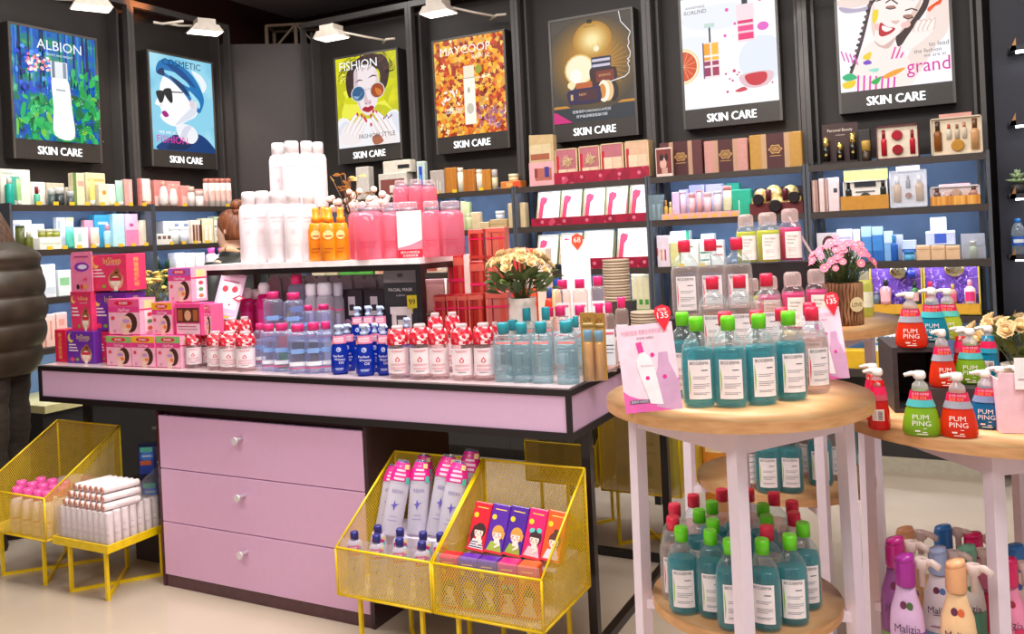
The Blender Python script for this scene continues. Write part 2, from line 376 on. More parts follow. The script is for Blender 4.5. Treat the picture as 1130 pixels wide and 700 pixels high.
def art_bottle(a):
    g = random.Random(3)
    for i in range(26):        # tree trunks and light between them
        u = g.random(); a.line([(u, .42 + g.random() * .1), (u + g.uniform(-.02, .02), 1.0)], .008 + g.random() * .02, g.choice(['0a2460', '12388c', '1a5cc8', '0c1c4a', '3a86d8']))
    for i in range(120):       # undergrowth
        u = g.random(); v = g.random() * .5; k = g.random(); a.ell(u, v * (.75 + .3 * abs(u - .45)), .03 + .05 * k, .014 + .022 * g.random(), g.choice(['0f8a46', '12a050', '0a6a38', '1cb45c', '2ec060', '08582e', '3cc86a', '0e7a5a', '7cc83c']), 9, g.random() * 3)
    for i in range(26): a.ell(.66 + g.random() * .34, .35 + g.random() * .3, .03 + .04 * g.random(), .02 + .02 * g.random(), g.choice(['2ab85a', '14a04c', '46cc62', '0c8a44']), 9, g.random() * 3)
    for i in range(46):
        u = g.random() * .45; v = .40 + g.random() * .42; a.ell(u, v, .012 + g.random() * .024, .012 + g.random() * .024, g.choice(['1e49e0', '2a6df5', '1637b8', '52a4ff', '0b2380']), 7)
    for i in range(16):
        u = .55 + g.random() * .45; v = .5 + g.random() * .45; a.ell(u, v, .012, .03 + g.random() * .06, g.choice(['123a9a', '1450b8', '0e2a78']), 6)
    for i in range(44):
        a.ell(.12 + g.random() * .27, .61 + g.random() * .15, .019, .013, g.choice(['ffd8dc', 'ff9aa6', 'ffffff', 'f36a7c']), 7)
    for i in range(46): a.ell(g.random(), g.random() * .5, .005, .005, 'e6fff2', 5)
    for i in range(5): a.line([(.66, .06 + .02 * i), (.8, .12 + .02 * i), (.96, .1 + .03 * i)], .007, '0a5a34')
    a.blob([(.40, .05), (.63, .03), (.62, .3), (.58, .57), (.40, .59), (.40, .3)], 'ffffff', 4)
    a.rect(.385, .585, .57, .72, 'e8eef4'); a.rect(.40, .435, .57, .72, '6d7c90'); a.rect(.53, .57, .575, .715, '8796a8'); a.rect(.44, .55, .455, .47, 'a9b4c2')
    a.text('ALBION', .5, .86, .082, 'f4fbff', .58, wid=1.0); a.text('WHITE AND BRIGHT', .5, .775, .018, 'e2f2ff', .42)
def art_turban(a):
    a.blob([(0, .25), (.4, .2), (1, .3), (1, .6), (.5, .55), (0, .62)], '8fd4ee', 4)
    a.blob([(.08, .0), (.25, .13), (.45, .2), (.78, .19), (1, .05), (1, 0)], '123d78'); a.blob([(.2, .02), (.4, .12), (.6, .1), (.5, .02)], '0d2a58')
    a.blob([(.38, .28), (.62, .28), (.72, .18), (.62, .09), (.42, .14)], 'f2f4fa')
    a.blob([(.16, .70), (.13, .58), (.06, .475), (.13, .45), (.15, .39), (.13, .35), (.2, .29), (.36, .26), (.55, .33), (.72, .42), (.74, .66), (.55, .84), (.28, .84)], 'fbfbff')
    a.blob([(.10, .80), (.16, .93), (.36, .95), (.66, .84), (.84, .62), (.80, .47), (.72, .44), (.52, .62), (.30, .75)], '1c74b8')
    for pts, c in (([(.2, .83), (.45, .82), (.62, .7), (.44, .74)], '8fd8f2'), ([(.26, .9), (.5, .87), (.72, .7), (.55, .76)], '0d4a8c'), ([(.6, .66), (.76, .56), (.76, .48), (.66, .55)], 'a8e4f4'), ([(.3, .79), (.5, .72), (.6, .6), (.44, .68)], '0b3566'), ([(.1, .8), (.2, .86), (.22, .78)], '0a2f60')): a.blob(pts, c)
    a.blob([(.78, .75), (.83, .66), (.9, .74), (.82, .84), (.66, .88)], 'eef6fc')
    a.blob([(.36, .27), (.55, .34), (.7, .42), (.72, .56), (.6, .46), (.46, .36)], 'dfe3f0'); a.blob([(.42, .15), (.5, .26), (.62, .28), (.55, .2), (.5, .13)], 'd8dcec'); a.blob([(.6, .5), (.66, .47), (.68, .53), (.63, .57)], 'e4d4dc'); a.line([(.13, .47), (.17, .455)], .008, 'd0c4cc')
    a.blob([(.08, .60), (.13, .49), (.18, .51), (.21, .61)], '10131c'); a.blob([(.19, .62), (.28, .51), (.33, .52), (.31, .65)], '10131c'); a.line([(.2, .61), (.5, .63)], .012, '10131c')
    a.blob([(.15, .39), (.21, .41), (.26, .365), (.2, .345)], 'a3127e')
    a.text('COSMETIC', .5, .93, .064, '0d2c52', .8, wid=1.1); a.text('WE ARE GLAM', .27, .185, .03, 'ffffff', .34); a.text('FISHION', .3, .115, .072, 'e23ba0', .62)
def art_sunglasses(a):
    g = random.Random(11)
    for i in range(9): a.blob([(g.random(), .3 + g.random() * .65)] + [(g.random(), .3 + g.random() * .65) for _ in range(3)], g.choice(['d8d810', 'c8c814', 'e8e42c', 'f0ee4a']), 4)
    a.blob([(0, .0), (0, .30), (.14, .33), (.3, .24), (.5, .3), (.7, .24), (.86, .35), (1, .32), (1, 0)], 'f4f4f8'); a.blob([(0, .2), (.12, .3), (.2, .22), (.1, .08)], 'e2e4ee'); a.blob([(.86, .33), (1, .3), (1, .1), (.92, .2)], 'e4e6f0')
    a.blob([(.2, .56), (.16, .74), (.24, .9), (.42, .985), (.62, 1.0), (.82, .95), (.88, .8), (.82, .62), (.72, .6), (.7, .82), (.34, .82), (.28, .6)], '3e2a2a')
    for i in range(44):
        t = .1 + g.random() * 2.9; r0 = .3; r1 = .40 + g.random() * .12; c0, s0 = cos(t), sin(t)
        a.line([(.52 + r0 * c0, .74 + r0 * .7 * s0), (.52 + (r1 - .04) * c0 + .02, .74 + (r1 - .03) * .66 * s0), (.52 + r1 * cos(t + .16), .74 + r1 * .62 * sin(t + .16))], .007, g.choice(['3e2a2a', '5a3e38', '6e4c40', '2c1c1e']))
    a.blob([(.31, .72), (.34, .85), (.5, .89), (.66, .84), (.72, .7), (.69, .5), (.62, .39), (.52, .33), (.41, .39), (.33, .54)], 'f4e6e9')
    a.blob([(.31, .72), (.34, .83), (.38, .8), (.37, .6), (.4, .45), (.44, .37), (.35, .5)], 'd8c2ce'); a.blob([(.64, .84), (.72, .7), (.69, .5), (.66, .6), (.67, .74)], 'e8d2d4')
    for i in range(9): a.line([(.36 + .035 * i, .90), (.37 + .03 * i, .82 + .015 * (i % 3))], .009, '4a3232')
    a.blob([(.49, .64), (.47, .47), (.52, .445), (.58, .455), (.57, .5), (.53, .5)], 'dcc0c8'); a.ell(.50, .462, .012, .007, '9a7078', 8); a.ell(.56, .465, .012, .007, '9a7078', 8)
    a.blob([(.33, .70), (.4, .735), (.47, .715), (.4, .72)], '5a3c3c'); a.blob([(.55, .735), (.63, .765), (.7, .74), (.63, .748)], '5a3c3c')
    a.ell(.38, .58, .12, .088, 'd8d8e0', 20); a.ell(.38, .58, .105, .078, '35618c', 20); a.ell(.69, .59, .12, .088, 'd8d8e0', 20); a.ell(.69, .59, .105, .078, 'a2481c', 20)
    a.blob([(.3, .56), (.4, .55), (.45, .6), (.36, .52)], '8eb4d0'); a.blob([(.66, .62), (.76, .58), (.74, .53), (.68, .55)], 'd97a30'); a.line([(.48, .61), (.59, .62)], .012, 'c8c8d0')
    a.blob([(.43, .40), (.48, .43), (.53, .42), (.58, .435), (.63, .405), (.55, .365), (.49, .37)], 'b8182e'); a.line([(.45, .40), (.53, .398), (.61, .405)], .008, '6a0c1c')
    def finger(p0, p1, p2, w_, dark):
        for k_, (ww, c) in enumerate(((w_ + .012, 'cdb2b8' if not dark else 'bfa0a8'), (w_, 'fbf2f2'))):
            n_ = 6; L_, R_ = [], []
            for q in range(n_ + 1):
                t = q / n_; x = (1 - t) ** 2 * p0[0] + 2 * t * (1 - t) * p1[0] + t * t * p2[0]; y = (1 - t) ** 2 * p0[1] + 2 * t * (1 - t) * p1[1] + t * t * p2[1]
                dx = 2 * (1 - t) * (p1[0] - p0[0]) + 2 * t * (p2[0] - p1[0]); dy = 2 * (1 - t) * (p1[1] - p0[1]) + 2 * t * (p2[1] - p1[1]); l = sqrt(dx * dx + dy * dy); wt = ww * (1 - .45 * t) / 2
                L_.append((x - dy / l * wt, y + dx / l * wt)); R_.append((x + dy / l * wt, y - dx / l * wt))
            a.poly(R_ + L_[::-1], c)
        a.ell(p2[0], p2[1], .017, .022, 'd4143a', 9, .4)
    a.blob([(.06, .06), (.08, .2), (.22, .27), (.4, .22), (.44, .1), (.3, .02)], 'f6ecec'); a.blob([(.6, .2), (.74, .22), (.95, .1), (.95, 0), (.66, .0)], 'f6ecec')
    for p0, p1, p2 in (((.16, .16), (.24, .3), (.35, .355)), ((.22, .14), (.32, .27), (.42, .335)), ((.28, .12), (.38, .24), (.465, .305)), ((.34, .1), (.43, .2), (.49, .275))): finger(p0, p1, p2, .06, False)
    for p0, p1, p2 in (((.9, .1), (.8, .28), (.66, .35)), ((.84, .08), (.74, .24), (.615, .365)), ((.78, .06), (.68, .2), (.575, .32)), ((.7, .05), (.63, .14), (.57, .225))): finger(p0, p1, p2, .06, True)
    for k in range(6): a.ell(.78 + .025 * k, .275 + .012 * (k % 3), .012, .014, ['3a5a9a', 'd84a4a', '4a6aa8'][k % 3], 6)
    a.blob([(.58, .08), (.68, .11), (.76, .03), (.62, .0)], 'b06a4e')
    a.text('FISHION', .4, .9, .09, 'ffffff', .62, wid=1.1); a.text('FASHION STYLE', .66, .105, .045, '4a4248', .6)
def art_leaves(a):
    g = random.Random(5)
    for i in range(150):
        u, v = g.random(), g.random(); r = .02 + g.random() * .03; c = g.choice(['f7b21c', 'ffd24a', 'e8541a', 'c9261a', 'ff8a1e', '8f1a16', 'fff0b0', 'f2a030'])
        n = 5; off = g.random() * 6; a.poly([(u + r * (1 if k % 2 else .45) * cos(off + k * pi / n), v + r * .85 * (1 if k % 2 else .45) * sin(off + k * pi / n)) for k in range(2 * n)], c)
    for i in range(30):
        u, v = .64 + g.random() * .36, .04 + g.random() * .22; a.ell(u, v, .035, .016, g.choice(['a8627e', 'c08098', '8a4a6a', 'd898a8', 'e8a060']), 7, g.random() * 3)
    for i in range(12):
        u, v = .12 + g.random() * .26, .32 + g.random() * .16; a.ell(u, v, .03, .014, 'fff2e4', 7, g.random() * 3)
    a.rect(.44, .60, .10, .58, 'fdf8ea'); a.rect(.445, .595, .575, .7, 'f2ead2'); a.rect(.44, .60, .57, .578, 'b9a88a'); a.ell(.52, .26, .05, .055, 'cfc6b4'); a.ell(.51, .45, .018, .03, 'b9b09a')
    a.ell(.66, .65, .05, .045, '9aa21e', 12)
    a.text('MAYCOOP', .48, .875, .078, 'fffaf4', .72, wid=1.05); a.text('RAW 12', .7, .785, .038, 'fffaf4', .25); a.text('MAPLE TREE', .28, .27, .026, 'ffffff', .3); a.text('SKIN ESSENCE', .28, .24, .02, 'ffffff', .28); a.text('raw sauce', .7, .57, .022, 'ffffff', .2)
def art_jars(a):
    a.blob([(0, .17), (0, .02), (1, .02), (1, .17), (.5, .16)], '20262e', 3); a.rect(0, 1, 0, .145, '2a3038'); a.rect(0, 1, .145, .17, 'c98a2a')
    mix = lambda c0, c1, t: ''.join('%02x' % int(int(c0[i:i + 2], 16) * (1 - t) + int(c1[i:i + 2], 16) * t) for i in (0, 2, 4))
    for k in range(12): t = k / 11; a.ell(.5, .55 + .06 * t, .62 - .42 * t, .46 - .28 * t, mix('4a3f30', 'b88226', t), 28)
    for k in range(9): t = k / 8; a.ell(.52, .77, .24 - .18 * t, .18 - .135 * t, mix('b88226', 'ffe9a8', t), 24)
    for k in range(30):
        t = k / 30 * 2 * pi; a.line([(.62 + .12 * cos(t), .52 + .1 * sin(t)), (.62 + .34 * cos(t), .52 + .24 * sin(t))], .003, 'd8a44a')
    a.ell(.35, .5, .19, .15, 'e8c070'); a.ell(.35, .5, .17, .135, 'fff3d0'); a.ell(.30, .44, .07, .07, 'fffbf0'); a.ell(.24, .36, .05, .035, 'ffe9b8'); a.ell(.25, .31, .03, .02, 'ffedc8'); a.ell(.57, .68, .035, .028, 'fff0c8')
    a.blob([(.49, .50), (.49, .36), (.54, .33), (.78, .35), (.80, .47), (.74, .49)], '3a1620'); a.rect(.55, .77, .36, .465, '7c3020'); a.rect(.5, .74, .49, .6, '2c2a44'); a.rect(.51, .73, .505, .53, 'd0c8dc'); a.rect(.51, .73, .555, .58, 'd0c8dc')
    a.ell(.74, .27, .07, .1, '2a1c24'); a.ell(.69, .27, .07, .1, 'f0c890'); a.ell(.64, .27, .07, .105, 'fff2dc'); a.ell(.62, .27, .045, .07, 'd98e3a')
    a.blob([(.2, .31), (.2, .19), (.26, .175), (.58, .175), (.6, .29), (.55, .33)], '2a1a4a', 3); a.rect(.32, .56, .2, .3, '4a1e28'); a.rect(.3, .5, .32, .375, 'c0602a'); a.rect(.225, .255, .215, .27, 'e0b070')
    pr = [(.86, 1), (.88, .9), (1 - .01, .79), (.96, .73), (.97, .69), (.95, .66), (.98, .6), (.97, .555), (.94, .54), (.965, .52), (.94, .5), (.96, .46), (.95, .41), (.9, .38), (.72, .35)]
    a.line(pr, .009, 'f4f0f8'); a.rect(.47, .53, .93, .965, '15100c')
    a.poly([(0, 0), (.24, 0), (.03, .11), (0, .11)], 'd01c78')
    a.text('CHRONOLUX', .5, .9, .012, '2a1a08', .2); a.text('密集修护CHRONOLUX科技', .48, .098, .021, 'e8ecf2', .56); a.text('修护晶透眼部肌肤问题', .48, .052, .021, 'e8ecf2', .42); a.text('NEW', .38, .26, .022, 'e8b27a'); a.text('ESSENCE', .66, .42, .02, 'e8b27a', .16)
def art_orange(a):
    for u, v, ru, rv, c in ((.1, .5, .3, .2, 'eef2fa'), (.85, .4, .25, .22, 'e6ecf8'), (.4, .85, .4, .12, 'edf1f8')): a.ell(u, v, ru, rv, c, 22)
    def half(r, c): a.poly([(0, .42 - r * .95)] + [(r * cos(t), .42 + r * .95 * sin(t)) for t in (-pi / 2 + pi * i / 14 for i in range(15))], c)
    half(.18, 'f7d98c'); half(.165, 'fbf2d8'); half(.15, 'd8501e')
    for k in range(6):
        t = -1.2 + k * .48; a.line([(0.0, .42), (.14 * cos(t), .42 + .135 * sin(t))], .006, 'f3a070')
    a.rect(.22, .40, .28, .62, 'f4e6e8'); a.rect(.23, .30, .45, .61, 'f5a81e'); a.rect(.32, .39, .45, .61, 'ffbe2e'); a.rect(.23, .3, .30, .44, '9c2d5a'); a.rect(.32, .39, .30, .44, 'a83058'); a.rect(.22, .4, .48, .5, 'fff4ec'); a.rect(.22, .4, .38, .40, 'f4dce4'); a.rect(.22, .235, .28, .62, '7a4a70')
    a.rect(.295, .315, .62, .76, '30384a'); a.rect(.25, .36, .76, .80, 'c4dcd6')
    a.rect(.60, .78, .58, .93, 'fbdfe8'); a.rect(.61, .77, .6, .66, 'ee2e78'); a.rect(.61, .77, .68, .73, 'f0458c'); a.rect(.61, .77, .75, .78, 'e03070'); a.rect(.61, .77, .66, .68, 'fbc8d8'); a.rect(.66, .72, .93, 1.0, '2a3240')
    for u, v, r in ((.5, .9, .02), (.85, .95, .02), (.47, .66, .017), (.58, .76, .015), (.46, .3, .012), (.5, .25, .01), (.55, .32, .018), (.58, .28, .01), (.53, .23, .012), (.6, .3, .01), (.47, .13, .014), (.91, .2, .01), (.94, .17, .01), (.88, .16, .008), (.93, .98, .012)): a.ell(u, v, r, r * .9, 'd83a68' if v < .5 else 'e85ab8', 10)
    a.ell(.87, .7, .06, .04, 'e665c8', 14)
    a.blob([(.6, .26), (.66, .16), (.8, .14), (.92, .18), (.95, .27), (.78, .29)], 'e8c4cc'); a.blob([(.66, .26), (.7, .18), (.8, .16), (.88, .2), (.88, .27), (.78, .28)], 'cf2a3a'); a.blob([(.55, .13), (.64, .16), (.68, .13), (.6, .115)], 'd23c50')
    a.text('ANNEMARIE', .16, .97, .021, '5a6068', .3); a.text('BORLIND', .16, .925, .032, '5a6068', .3)
def art_laugh(a):
    a.blob([(.02, .94), (.2, .9), (.5, .96), (.8, .93), (1, .85), (1, 1), (0, 1)], 'f4ded6'); a.blob([(.02, .93), (.2, .885), (.42, .93), (.3, .855), (.08, .855)], 'b9aec6'); a.ell(.12, .97, .1, .05, 'f7e2da')
    a.blob([(.84, .95), (.99, .9), (.99, .55), (.86, .36), (.7, .1), (.58, .06), (.62, .3), (.78, .6)], 'f5e2da')
    a.blob([(.3, .93), (.55, 1.0), (.82, .97), (.82, .8), (.7, .62), (.55, .42), (.5, .62), (.36, .8)], '3a2222')
    a.blob([(.12, .2), (.28, .5), (.5, .46), (.62, .3), (.66, .02), (.2, .0)], 'fbeee8')
    a.blob([(.34, .92), (.30, .68), (.33, .52), (.4, .47), (.55, .55), (.72, .74), (.78, .92), (.56, 1.0)], 'fdf1ec')
    a.blob([(.33, .52), (.41, .455), (.53, .53), (.46, .42), (.37, .45)], 'dcb8b0'); a.blob([(.55, .55), (.72, .74), (.78, .92), (.74, .8), (.64, .64)], 'ecccc2'); a.blob([(.34, .9), (.31, .7), (.33, .56), (.35, .7)], 'efd4ca'); a.blob([(.36, .93), (.5, 1.0), (.72, .99), (.78, .92), (.6, .965), (.44, .94)], '4a2c2c'); a.ell(.37, .66, .035, .04, 'f6c8c0', 10); a.ell(.62, .64, .045, .035, 'f6c8c0', 10)
    a.blob([(.395, .70), (.375, .585), (.41, .55), (.49, .575), (.525, .62), (.45, .65)], 'c01828'); a.blob([(.41, .665), (.41, .62), (.45, .595), (.50, .62), (.45, .645)], 'fff8f6')
    a.line([(.45, .9), (.5, .93), (.56, .87)], .014, '4a2c2a'); a.line([(.62, .79), (.68, .8), (.73, .77)], .014, '4a2c2a'); a.blob([(.45, .86), (.48, .83), (.54, .83), (.52, .86)], 'a97868'); a.line([(.45, .845), (.49, .825), (.54, .83)], .01, '2a1818'); a.blob([(.6, .74), (.63, .7), (.69, .7), (.67, .74)], 'a97868'); a.line([(.6, .725), (.64, .695), (.69, .705)], .01, '2a1818'); a.blob([(.49, .7), (.53, .66), (.57, .69), (.53, .7)], 'e4bfb4')
    a.line([(.32, .95), (.28, .78), (.22, .55), (.16, .36), (.1, .2)], .03, '4a3238')
    for k in range(12): u = .305 - .017 * k - .004; v = .9 - .058 * k; a.ell(u, v, .02, .018, '2e1e24' if k % 2 else '6a4c50', 8)
    for k in range(7): a.line([(.17 + .055 * k, .17 - .01 * k), (.16 + .055 * k, .0)], .018, 'e645b4')
    for k in range(4): a.line([(.02 + .04 * k, .45 - .02 * k), (.05 + .04 * k, .34 - .02 * k)], .014, 'e06ac0')
    for k in range(3): a.line([(.52 + .05 * k, .42), (.48 + .04 * k, .3)], .016, 'e645b4')
    a.blob([(.62, .5), (.72, .62), (.86, .68), (.88, .58), (.78, .46), (.62, .36), (.56, .38)], 'fdf3ee')
    for k in range(4): a.blob([(.68 + .04 * k, .56), (.72 + .045 * k, .66), (.765 + .04 * k, .66), (.76 + .035 * k, .55)], 'e6c6bc'); a.blob([(.69 + .04 * k, .56), (.725 + .045 * k, .65), (.755 + .04 * k, .65), (.75 + .035 * k, .55)], 'fdf3ee')
    for pts, c in (([(.33, .82), (.38, .84), (.37, .74), (.33, .7)], 'f0d820'), ([(.24, .38), (.3, .4), (.28, .32), (.22, .34)], 'f2d030'), ([(.22, .3), (.27, .32), (.3, .28), (.24, .27)], '7a4ac8'), ([(.4, .13), (.5, .18), (.6, .19), (.52, .13), (.42, .1)], 'f2a42a'), ([(.02, .17), (.1, .2), (.16, .14), (.06, .12)], '2ab878'), ([(.02, .1), (.14, .12), (.12, .05), (.04, .04)], 'f0d020'), ([(.28, .08), (.38, .13), (.34, .05)], '28b450'), ([(.82, .78), (.93, .8), (.94, .87), (.84, .74)], 'ee5a28'), ([(.6, .97), (.72, .93), (.7, .88), (.6, .93)], 'b48ae8'), ([(.8, .95), (.86, .93), (.84, .88)], 'f4cc30'), ([(.02, 1), (.5, 1), (.4, .985)], 'f2d030'), ([(.26, .21), (.36, .22), (.34, .18)], '9ae0d0')): a.blob(pts, c, 3)
    a.text('to lead', .9, .405, .034, '6a6068', .2); a.text('the fashion', .8, .345, .03, '6a6068', .28); a.text('we are in', .86, .295, .028, '8a8088', .2); a.text('grand', .8, .2, .105, 'd6189a', .38, wid=1.0)
poster('l', 3.305, 'backlit poster of a white bottle in green forest, at far left wall', art_bottle, RAMP('print_forest', 'noise', 11, [(.3, '0a2a5a'), (.45, '1560c8'), (.56, '0d8c5c'), (.7, '7ee0b0')], emit=LP))
poster('l', 4.252, 'backlit poster of a pale face with blue turban and black sunglasses', art_turban, RAMP('print_sky_blue', 'noise', 4, [(.35, '6cc0e4'), (.65, 'a8e2f4')], emit=LP))
poster('b', -3.71, 'backlit yellow poster of a face in round sunglasses, hands at mouth', art_sunglasses, RAMP('print_yellow', 'noise', 5, [(.35, 'b8bc10'), (.6, 'e6e01c')], emit=LP))
poster('b', -2.855, 'backlit poster of a cream bottle on orange autumn leaves', art_leaves, RAMP('print_leaves', 'voronoi', 34, [(.0, '7a1a12'), (.3, 'd84a18'), (.55, 'f7a21e'), (.8, 'ffd65a'), (1, 'b02418')], emit=LP))
poster('b', -1.968, 'backlit poster of two dark jars glowing gold beside a face outline', art_jars, RAMP('print_bronze', 'noise', 3, [(.35, '3a3632'), (.6, '4c443a')], emit=LP))
poster('b', -1.115, 'backlit white poster of an orange slice and two serum droppers', art_orange, E('fafbff', LP), .94)
poster('b', -.245, 'backlit white poster of a laughing face with braid and paint smears', art_laugh, E('fbfaff', LP), .77)

# ------------------------------------------------------------------ flood lamps on arms above the posters
def flood_lamp(p, rz, label, power=14):
    t = T('flood_lamp', label, 'lamp', p, rz, 'flood lamps on the shelf tops')
    wm = M('d8cdc0', .4)
    hd = P('lamp_head', B().prism([(-.11, 0), (.11, 0), (.075, .045), (-.075, .045)], -.07, .07, wm).box(-.06, .06, -.055, .055, .045, .085, wm), t)
    P('lens', B().box(-.1, .1, -.062, .062, -.004, 0, E('fff6e6', 4)), hd)
    P('arm', B().tube([(.09, .03, .03), (.2, .12, .0), (.3, .22, -.02)], .008, wm, 6), t)
    P('bracket', B().tube([(.22, .3, -.015), (.32, .2, -.02), (.38, .22, -.02)], .009, wm, 6), t)
    l = bpy.data.lights.new('flood_lamp_light', 'SPOT'); l.energy = power; l.spot_size = radians(110); l.spot_blend = .6; l.color = (1, .93, .84); l.shadow_soft_size = .06
    o = bpy.data.objects.new('flood_lamp_light', l); C.objects.link(o); o.parent = t; o.location = (0, 0, -.02); o.rotation_euler = (radians(-12), 0, 0)
flood_lamp(onY(366, 42, 4.72), 0, 'white flood lamp on arm above the yellow sunglasses poster')
flood_lamp(onY(484, 15, 4.72), 0, 'white flood lamp on arm above the autumn leaf poster')
flood_lamp(onX(226, 36, -4.45), pi / 2 + pi * .85, 'white flood lamp on arm above the blue turban poster')
flood_lamp(onX(101, 9, -4.45), pi / 2 + pi * .85, 'white flood lamp on arm above the green bottle poster')
flood_lamp(onY(868, -12, 4.72), 0, 'white flood lamp at the top edge above the orange slice poster')
# lattice truss in the corner behind the panel
tr = T('lattice_truss', 'small tan lattice truss above the dark corner panel', 'truss', (-4.66, 5.36, 2.93), radians(25))
tm = M('b59c84', .5)
for x in (-.24, .0, .24): P('upright', B().bar((x, 0, 0), (x, 0, .25), .025, tm).bar((x, .2, 0), (x, .2, .25), .025, tm), tr)
P('chord', B().bar((-.24, 0, .25), (.24, 0, .25), .02, tm).bar((-.24, .2, .25), (.24, .2, .25), .02, tm).bar((-.24, 0, .25), (-.24, .2, .25), .02, tm).bar((.24, 0, .25), (.24, .2, .25), .02, tm), tr)
P('brace', B().bar((-.24, 0, 0), (0, 0, .25), .016, tm).bar((.24, 0, 0), (0, 0, .25), .016, tm), tr)
P('deck', B().box(-.24, .24, 0, .2, .255, .262, M('6a6a3c', .6)), tr)
# lit ledges on the dark wall at the right
for i, (y, lab) in enumerate(((55, 'topmost'), (137, 'second from the top, above the succulent'), (217, 'third, right under the succulent'), (284, 'fourth, carrying the water bottle'), (352, 'lowest, under the water bottle'))):
    p = onY(1113, y, 4.9)
    t = T('wall_ledge', 'small dark lit ledge on the right dark wall, ' + lab, 'ledge', (p.x, 5.02, p.z), 0, 'lit ledges at the right edge')
    P('ledge_board', B().box(0, .8, -.16, 0, -.012, .012, M('2a2830', .4)), t)
    P('end_bracket', B().prism([(0, -.012), (.03, -.012), (.03, .05)], -.16, -.15, M('a87a50', .35, .6)), t)
    P('light_strip', B().box(.03, .78, -.14, -.1, -.02, -.012, E('f0f4ff', 7)), t)
# ================================================================== goods on the wall shelves
def slot(wall, x0, x1, yt, k, off):
    zb = ZS[k] + .001; ym = yt + 20
    if wall == 'b':
        Y = 4.8 + off; a = onY(x0, ym, Y).x; b = onY(x1, ym, Y).x; z = onY((x0 + x1) / 2, yt, Y).z
        return Vector(((a + b) / 2, Y, zb)), 0.0, b - a, z - zb
    X = -4.55 - off; a = onX(x0, ym, X).y; b = onX(x1, ym, X).y; z = onX((x0 + x1) / 2, yt, X).z
    return Vector((X, (a + b) / 2, zb)), pi / 2, b - a, z - zb
def carton(t, w, h, d, col, prints=(), name='carton'):
    """folding box: body plus printed front"""
    P(name, B().rbox(-w / 2, w / 2, 0, d, 0, h, M(col, .4), min(.004, w * .06)), t)
    if prints:
        b = B(); y = -.0006
        for q in prints:
            if len(q) == 5: u0, v0, u1, v1, c = q; b.rect(-w / 2 + w * u0, -w / 2 + w * u1, h * v0, h * v1, y, M(c, .4))
            else: u, v, r, c = q; b.ell(-w / 2 + w * u, h * v, r * w, r * w, y, M(c, .4), 10)
            y -= .0003
        P('printed_front', b, t)
def bottle_parts(t, w, h, col, cap, cf=.25, lab=None, style='round'):
    r = w / 2; mb = col if not isinstance(col, str) else M(col, .25); mc = cap if not isinstance(cap, str) else M(cap, .3); hb = h * (1 - cf)
    if style == 'round':
        P('body', B().lathe([(r * .92, 0), (r, .03 * h), (r, hb * .88), (r * .85, hb * .96), (r * .55, hb)], mb, 12, cy=r), t)
        P('cap', B().lathe([(r * .58, hb), (r * .58, h * .985), (r * .5, h)], mc, 10, cy=r), t)
    elif style == 'straight':
        P('body', B().lathe([(r, 0), (r, hb)], mb, 12, cy=r), t); P('cap', B().lathe([(r * .97, hb), (r * .97, h * .985), (r * .9, h)], mc, 12, cy=r), t)
    elif style == 'egg':
        P('body', B().lathe([(r * .6, 0), (r * .95, .15 * hb), (r, .4 * hb), (r * .75, .8 * hb), (r * .4, hb)], mb, 12, cy=r), t); P('cap', B().lathe([(r * .4, hb), (r * .36, h)], mc, 10, cy=r), t)
    elif style == 'tube':
        P('cap', B().lathe([(r * .8, 0), (r * .85, h * cf)], mc, 12, cy=r), t)
        vs = []; n = 12
        for k, (sx, sy) in enumerate(((1, .8), (1, .75), (1, .4), (1.02, .08))):
            z = h * cf + (h - h * cf) * k / 3
            vs += [(r * sx * sin(2 * pi * i / n), r - r * sy * cos(2 * pi * i / n), z) for i in range(n)]
        P('body', B().add(vs, [(k * n + i, k * n + (i + 1) % n, (k + 1) * n + (i + 1) % n, (k + 1) * n + i) for k in range(3) for i in range(n)] + [tuple(range(3 * n, 4 * n))], mb, True), t)
    elif style == 'jar':
        P('body', B().lathe([(r * .85, 0), (r, .1 * h), (r, hb)], mb, 14, cy=r), t); P('lid', B().lathe([(r * 1.03, hb), (r * 1.03, h * .95), (r * .95, h)], mc, 14, cy=r), t)
    if lab: P('label', B().wrap(-1.0, 1.0, hb * .25, hb * .68, r * 1.012, M(lab, .4), 6, cy=r), t)
def box_(wall, x0, x1, yt, k, off, col, label, prints=(), d=None, name='cosmetic_carton', cat='box', group=None):
    loc, rz, w, h = slot(wall, x0, x1, yt, k, off)
    t = T(name, label, cat, loc, rz, group); carton(t, w, h, d or max(.03, min(w * .6, .09, .27 - off)), col, prints); return t
def bot_(wall, x0, x1, yt, k, off, col, cap, label, cf=.25, lab=None, style='round', name='lotion_bottle', cat='bottle', group=None):
    loc, rz, w, h = slot(wall, x0, x1, yt, k, off)
    t = T(name, label, cat, loc, rz, group); bottle_parts(t, w, h, col, cap, cf, lab, style); return t
tube = lambda *a, **k: bot_(*a, style='tube', name='cream_tube', cat='tube', **k)
jar = lambda *a, **k: bot_(*a, style='jar', name='cream_jar', cat='jar', **k)
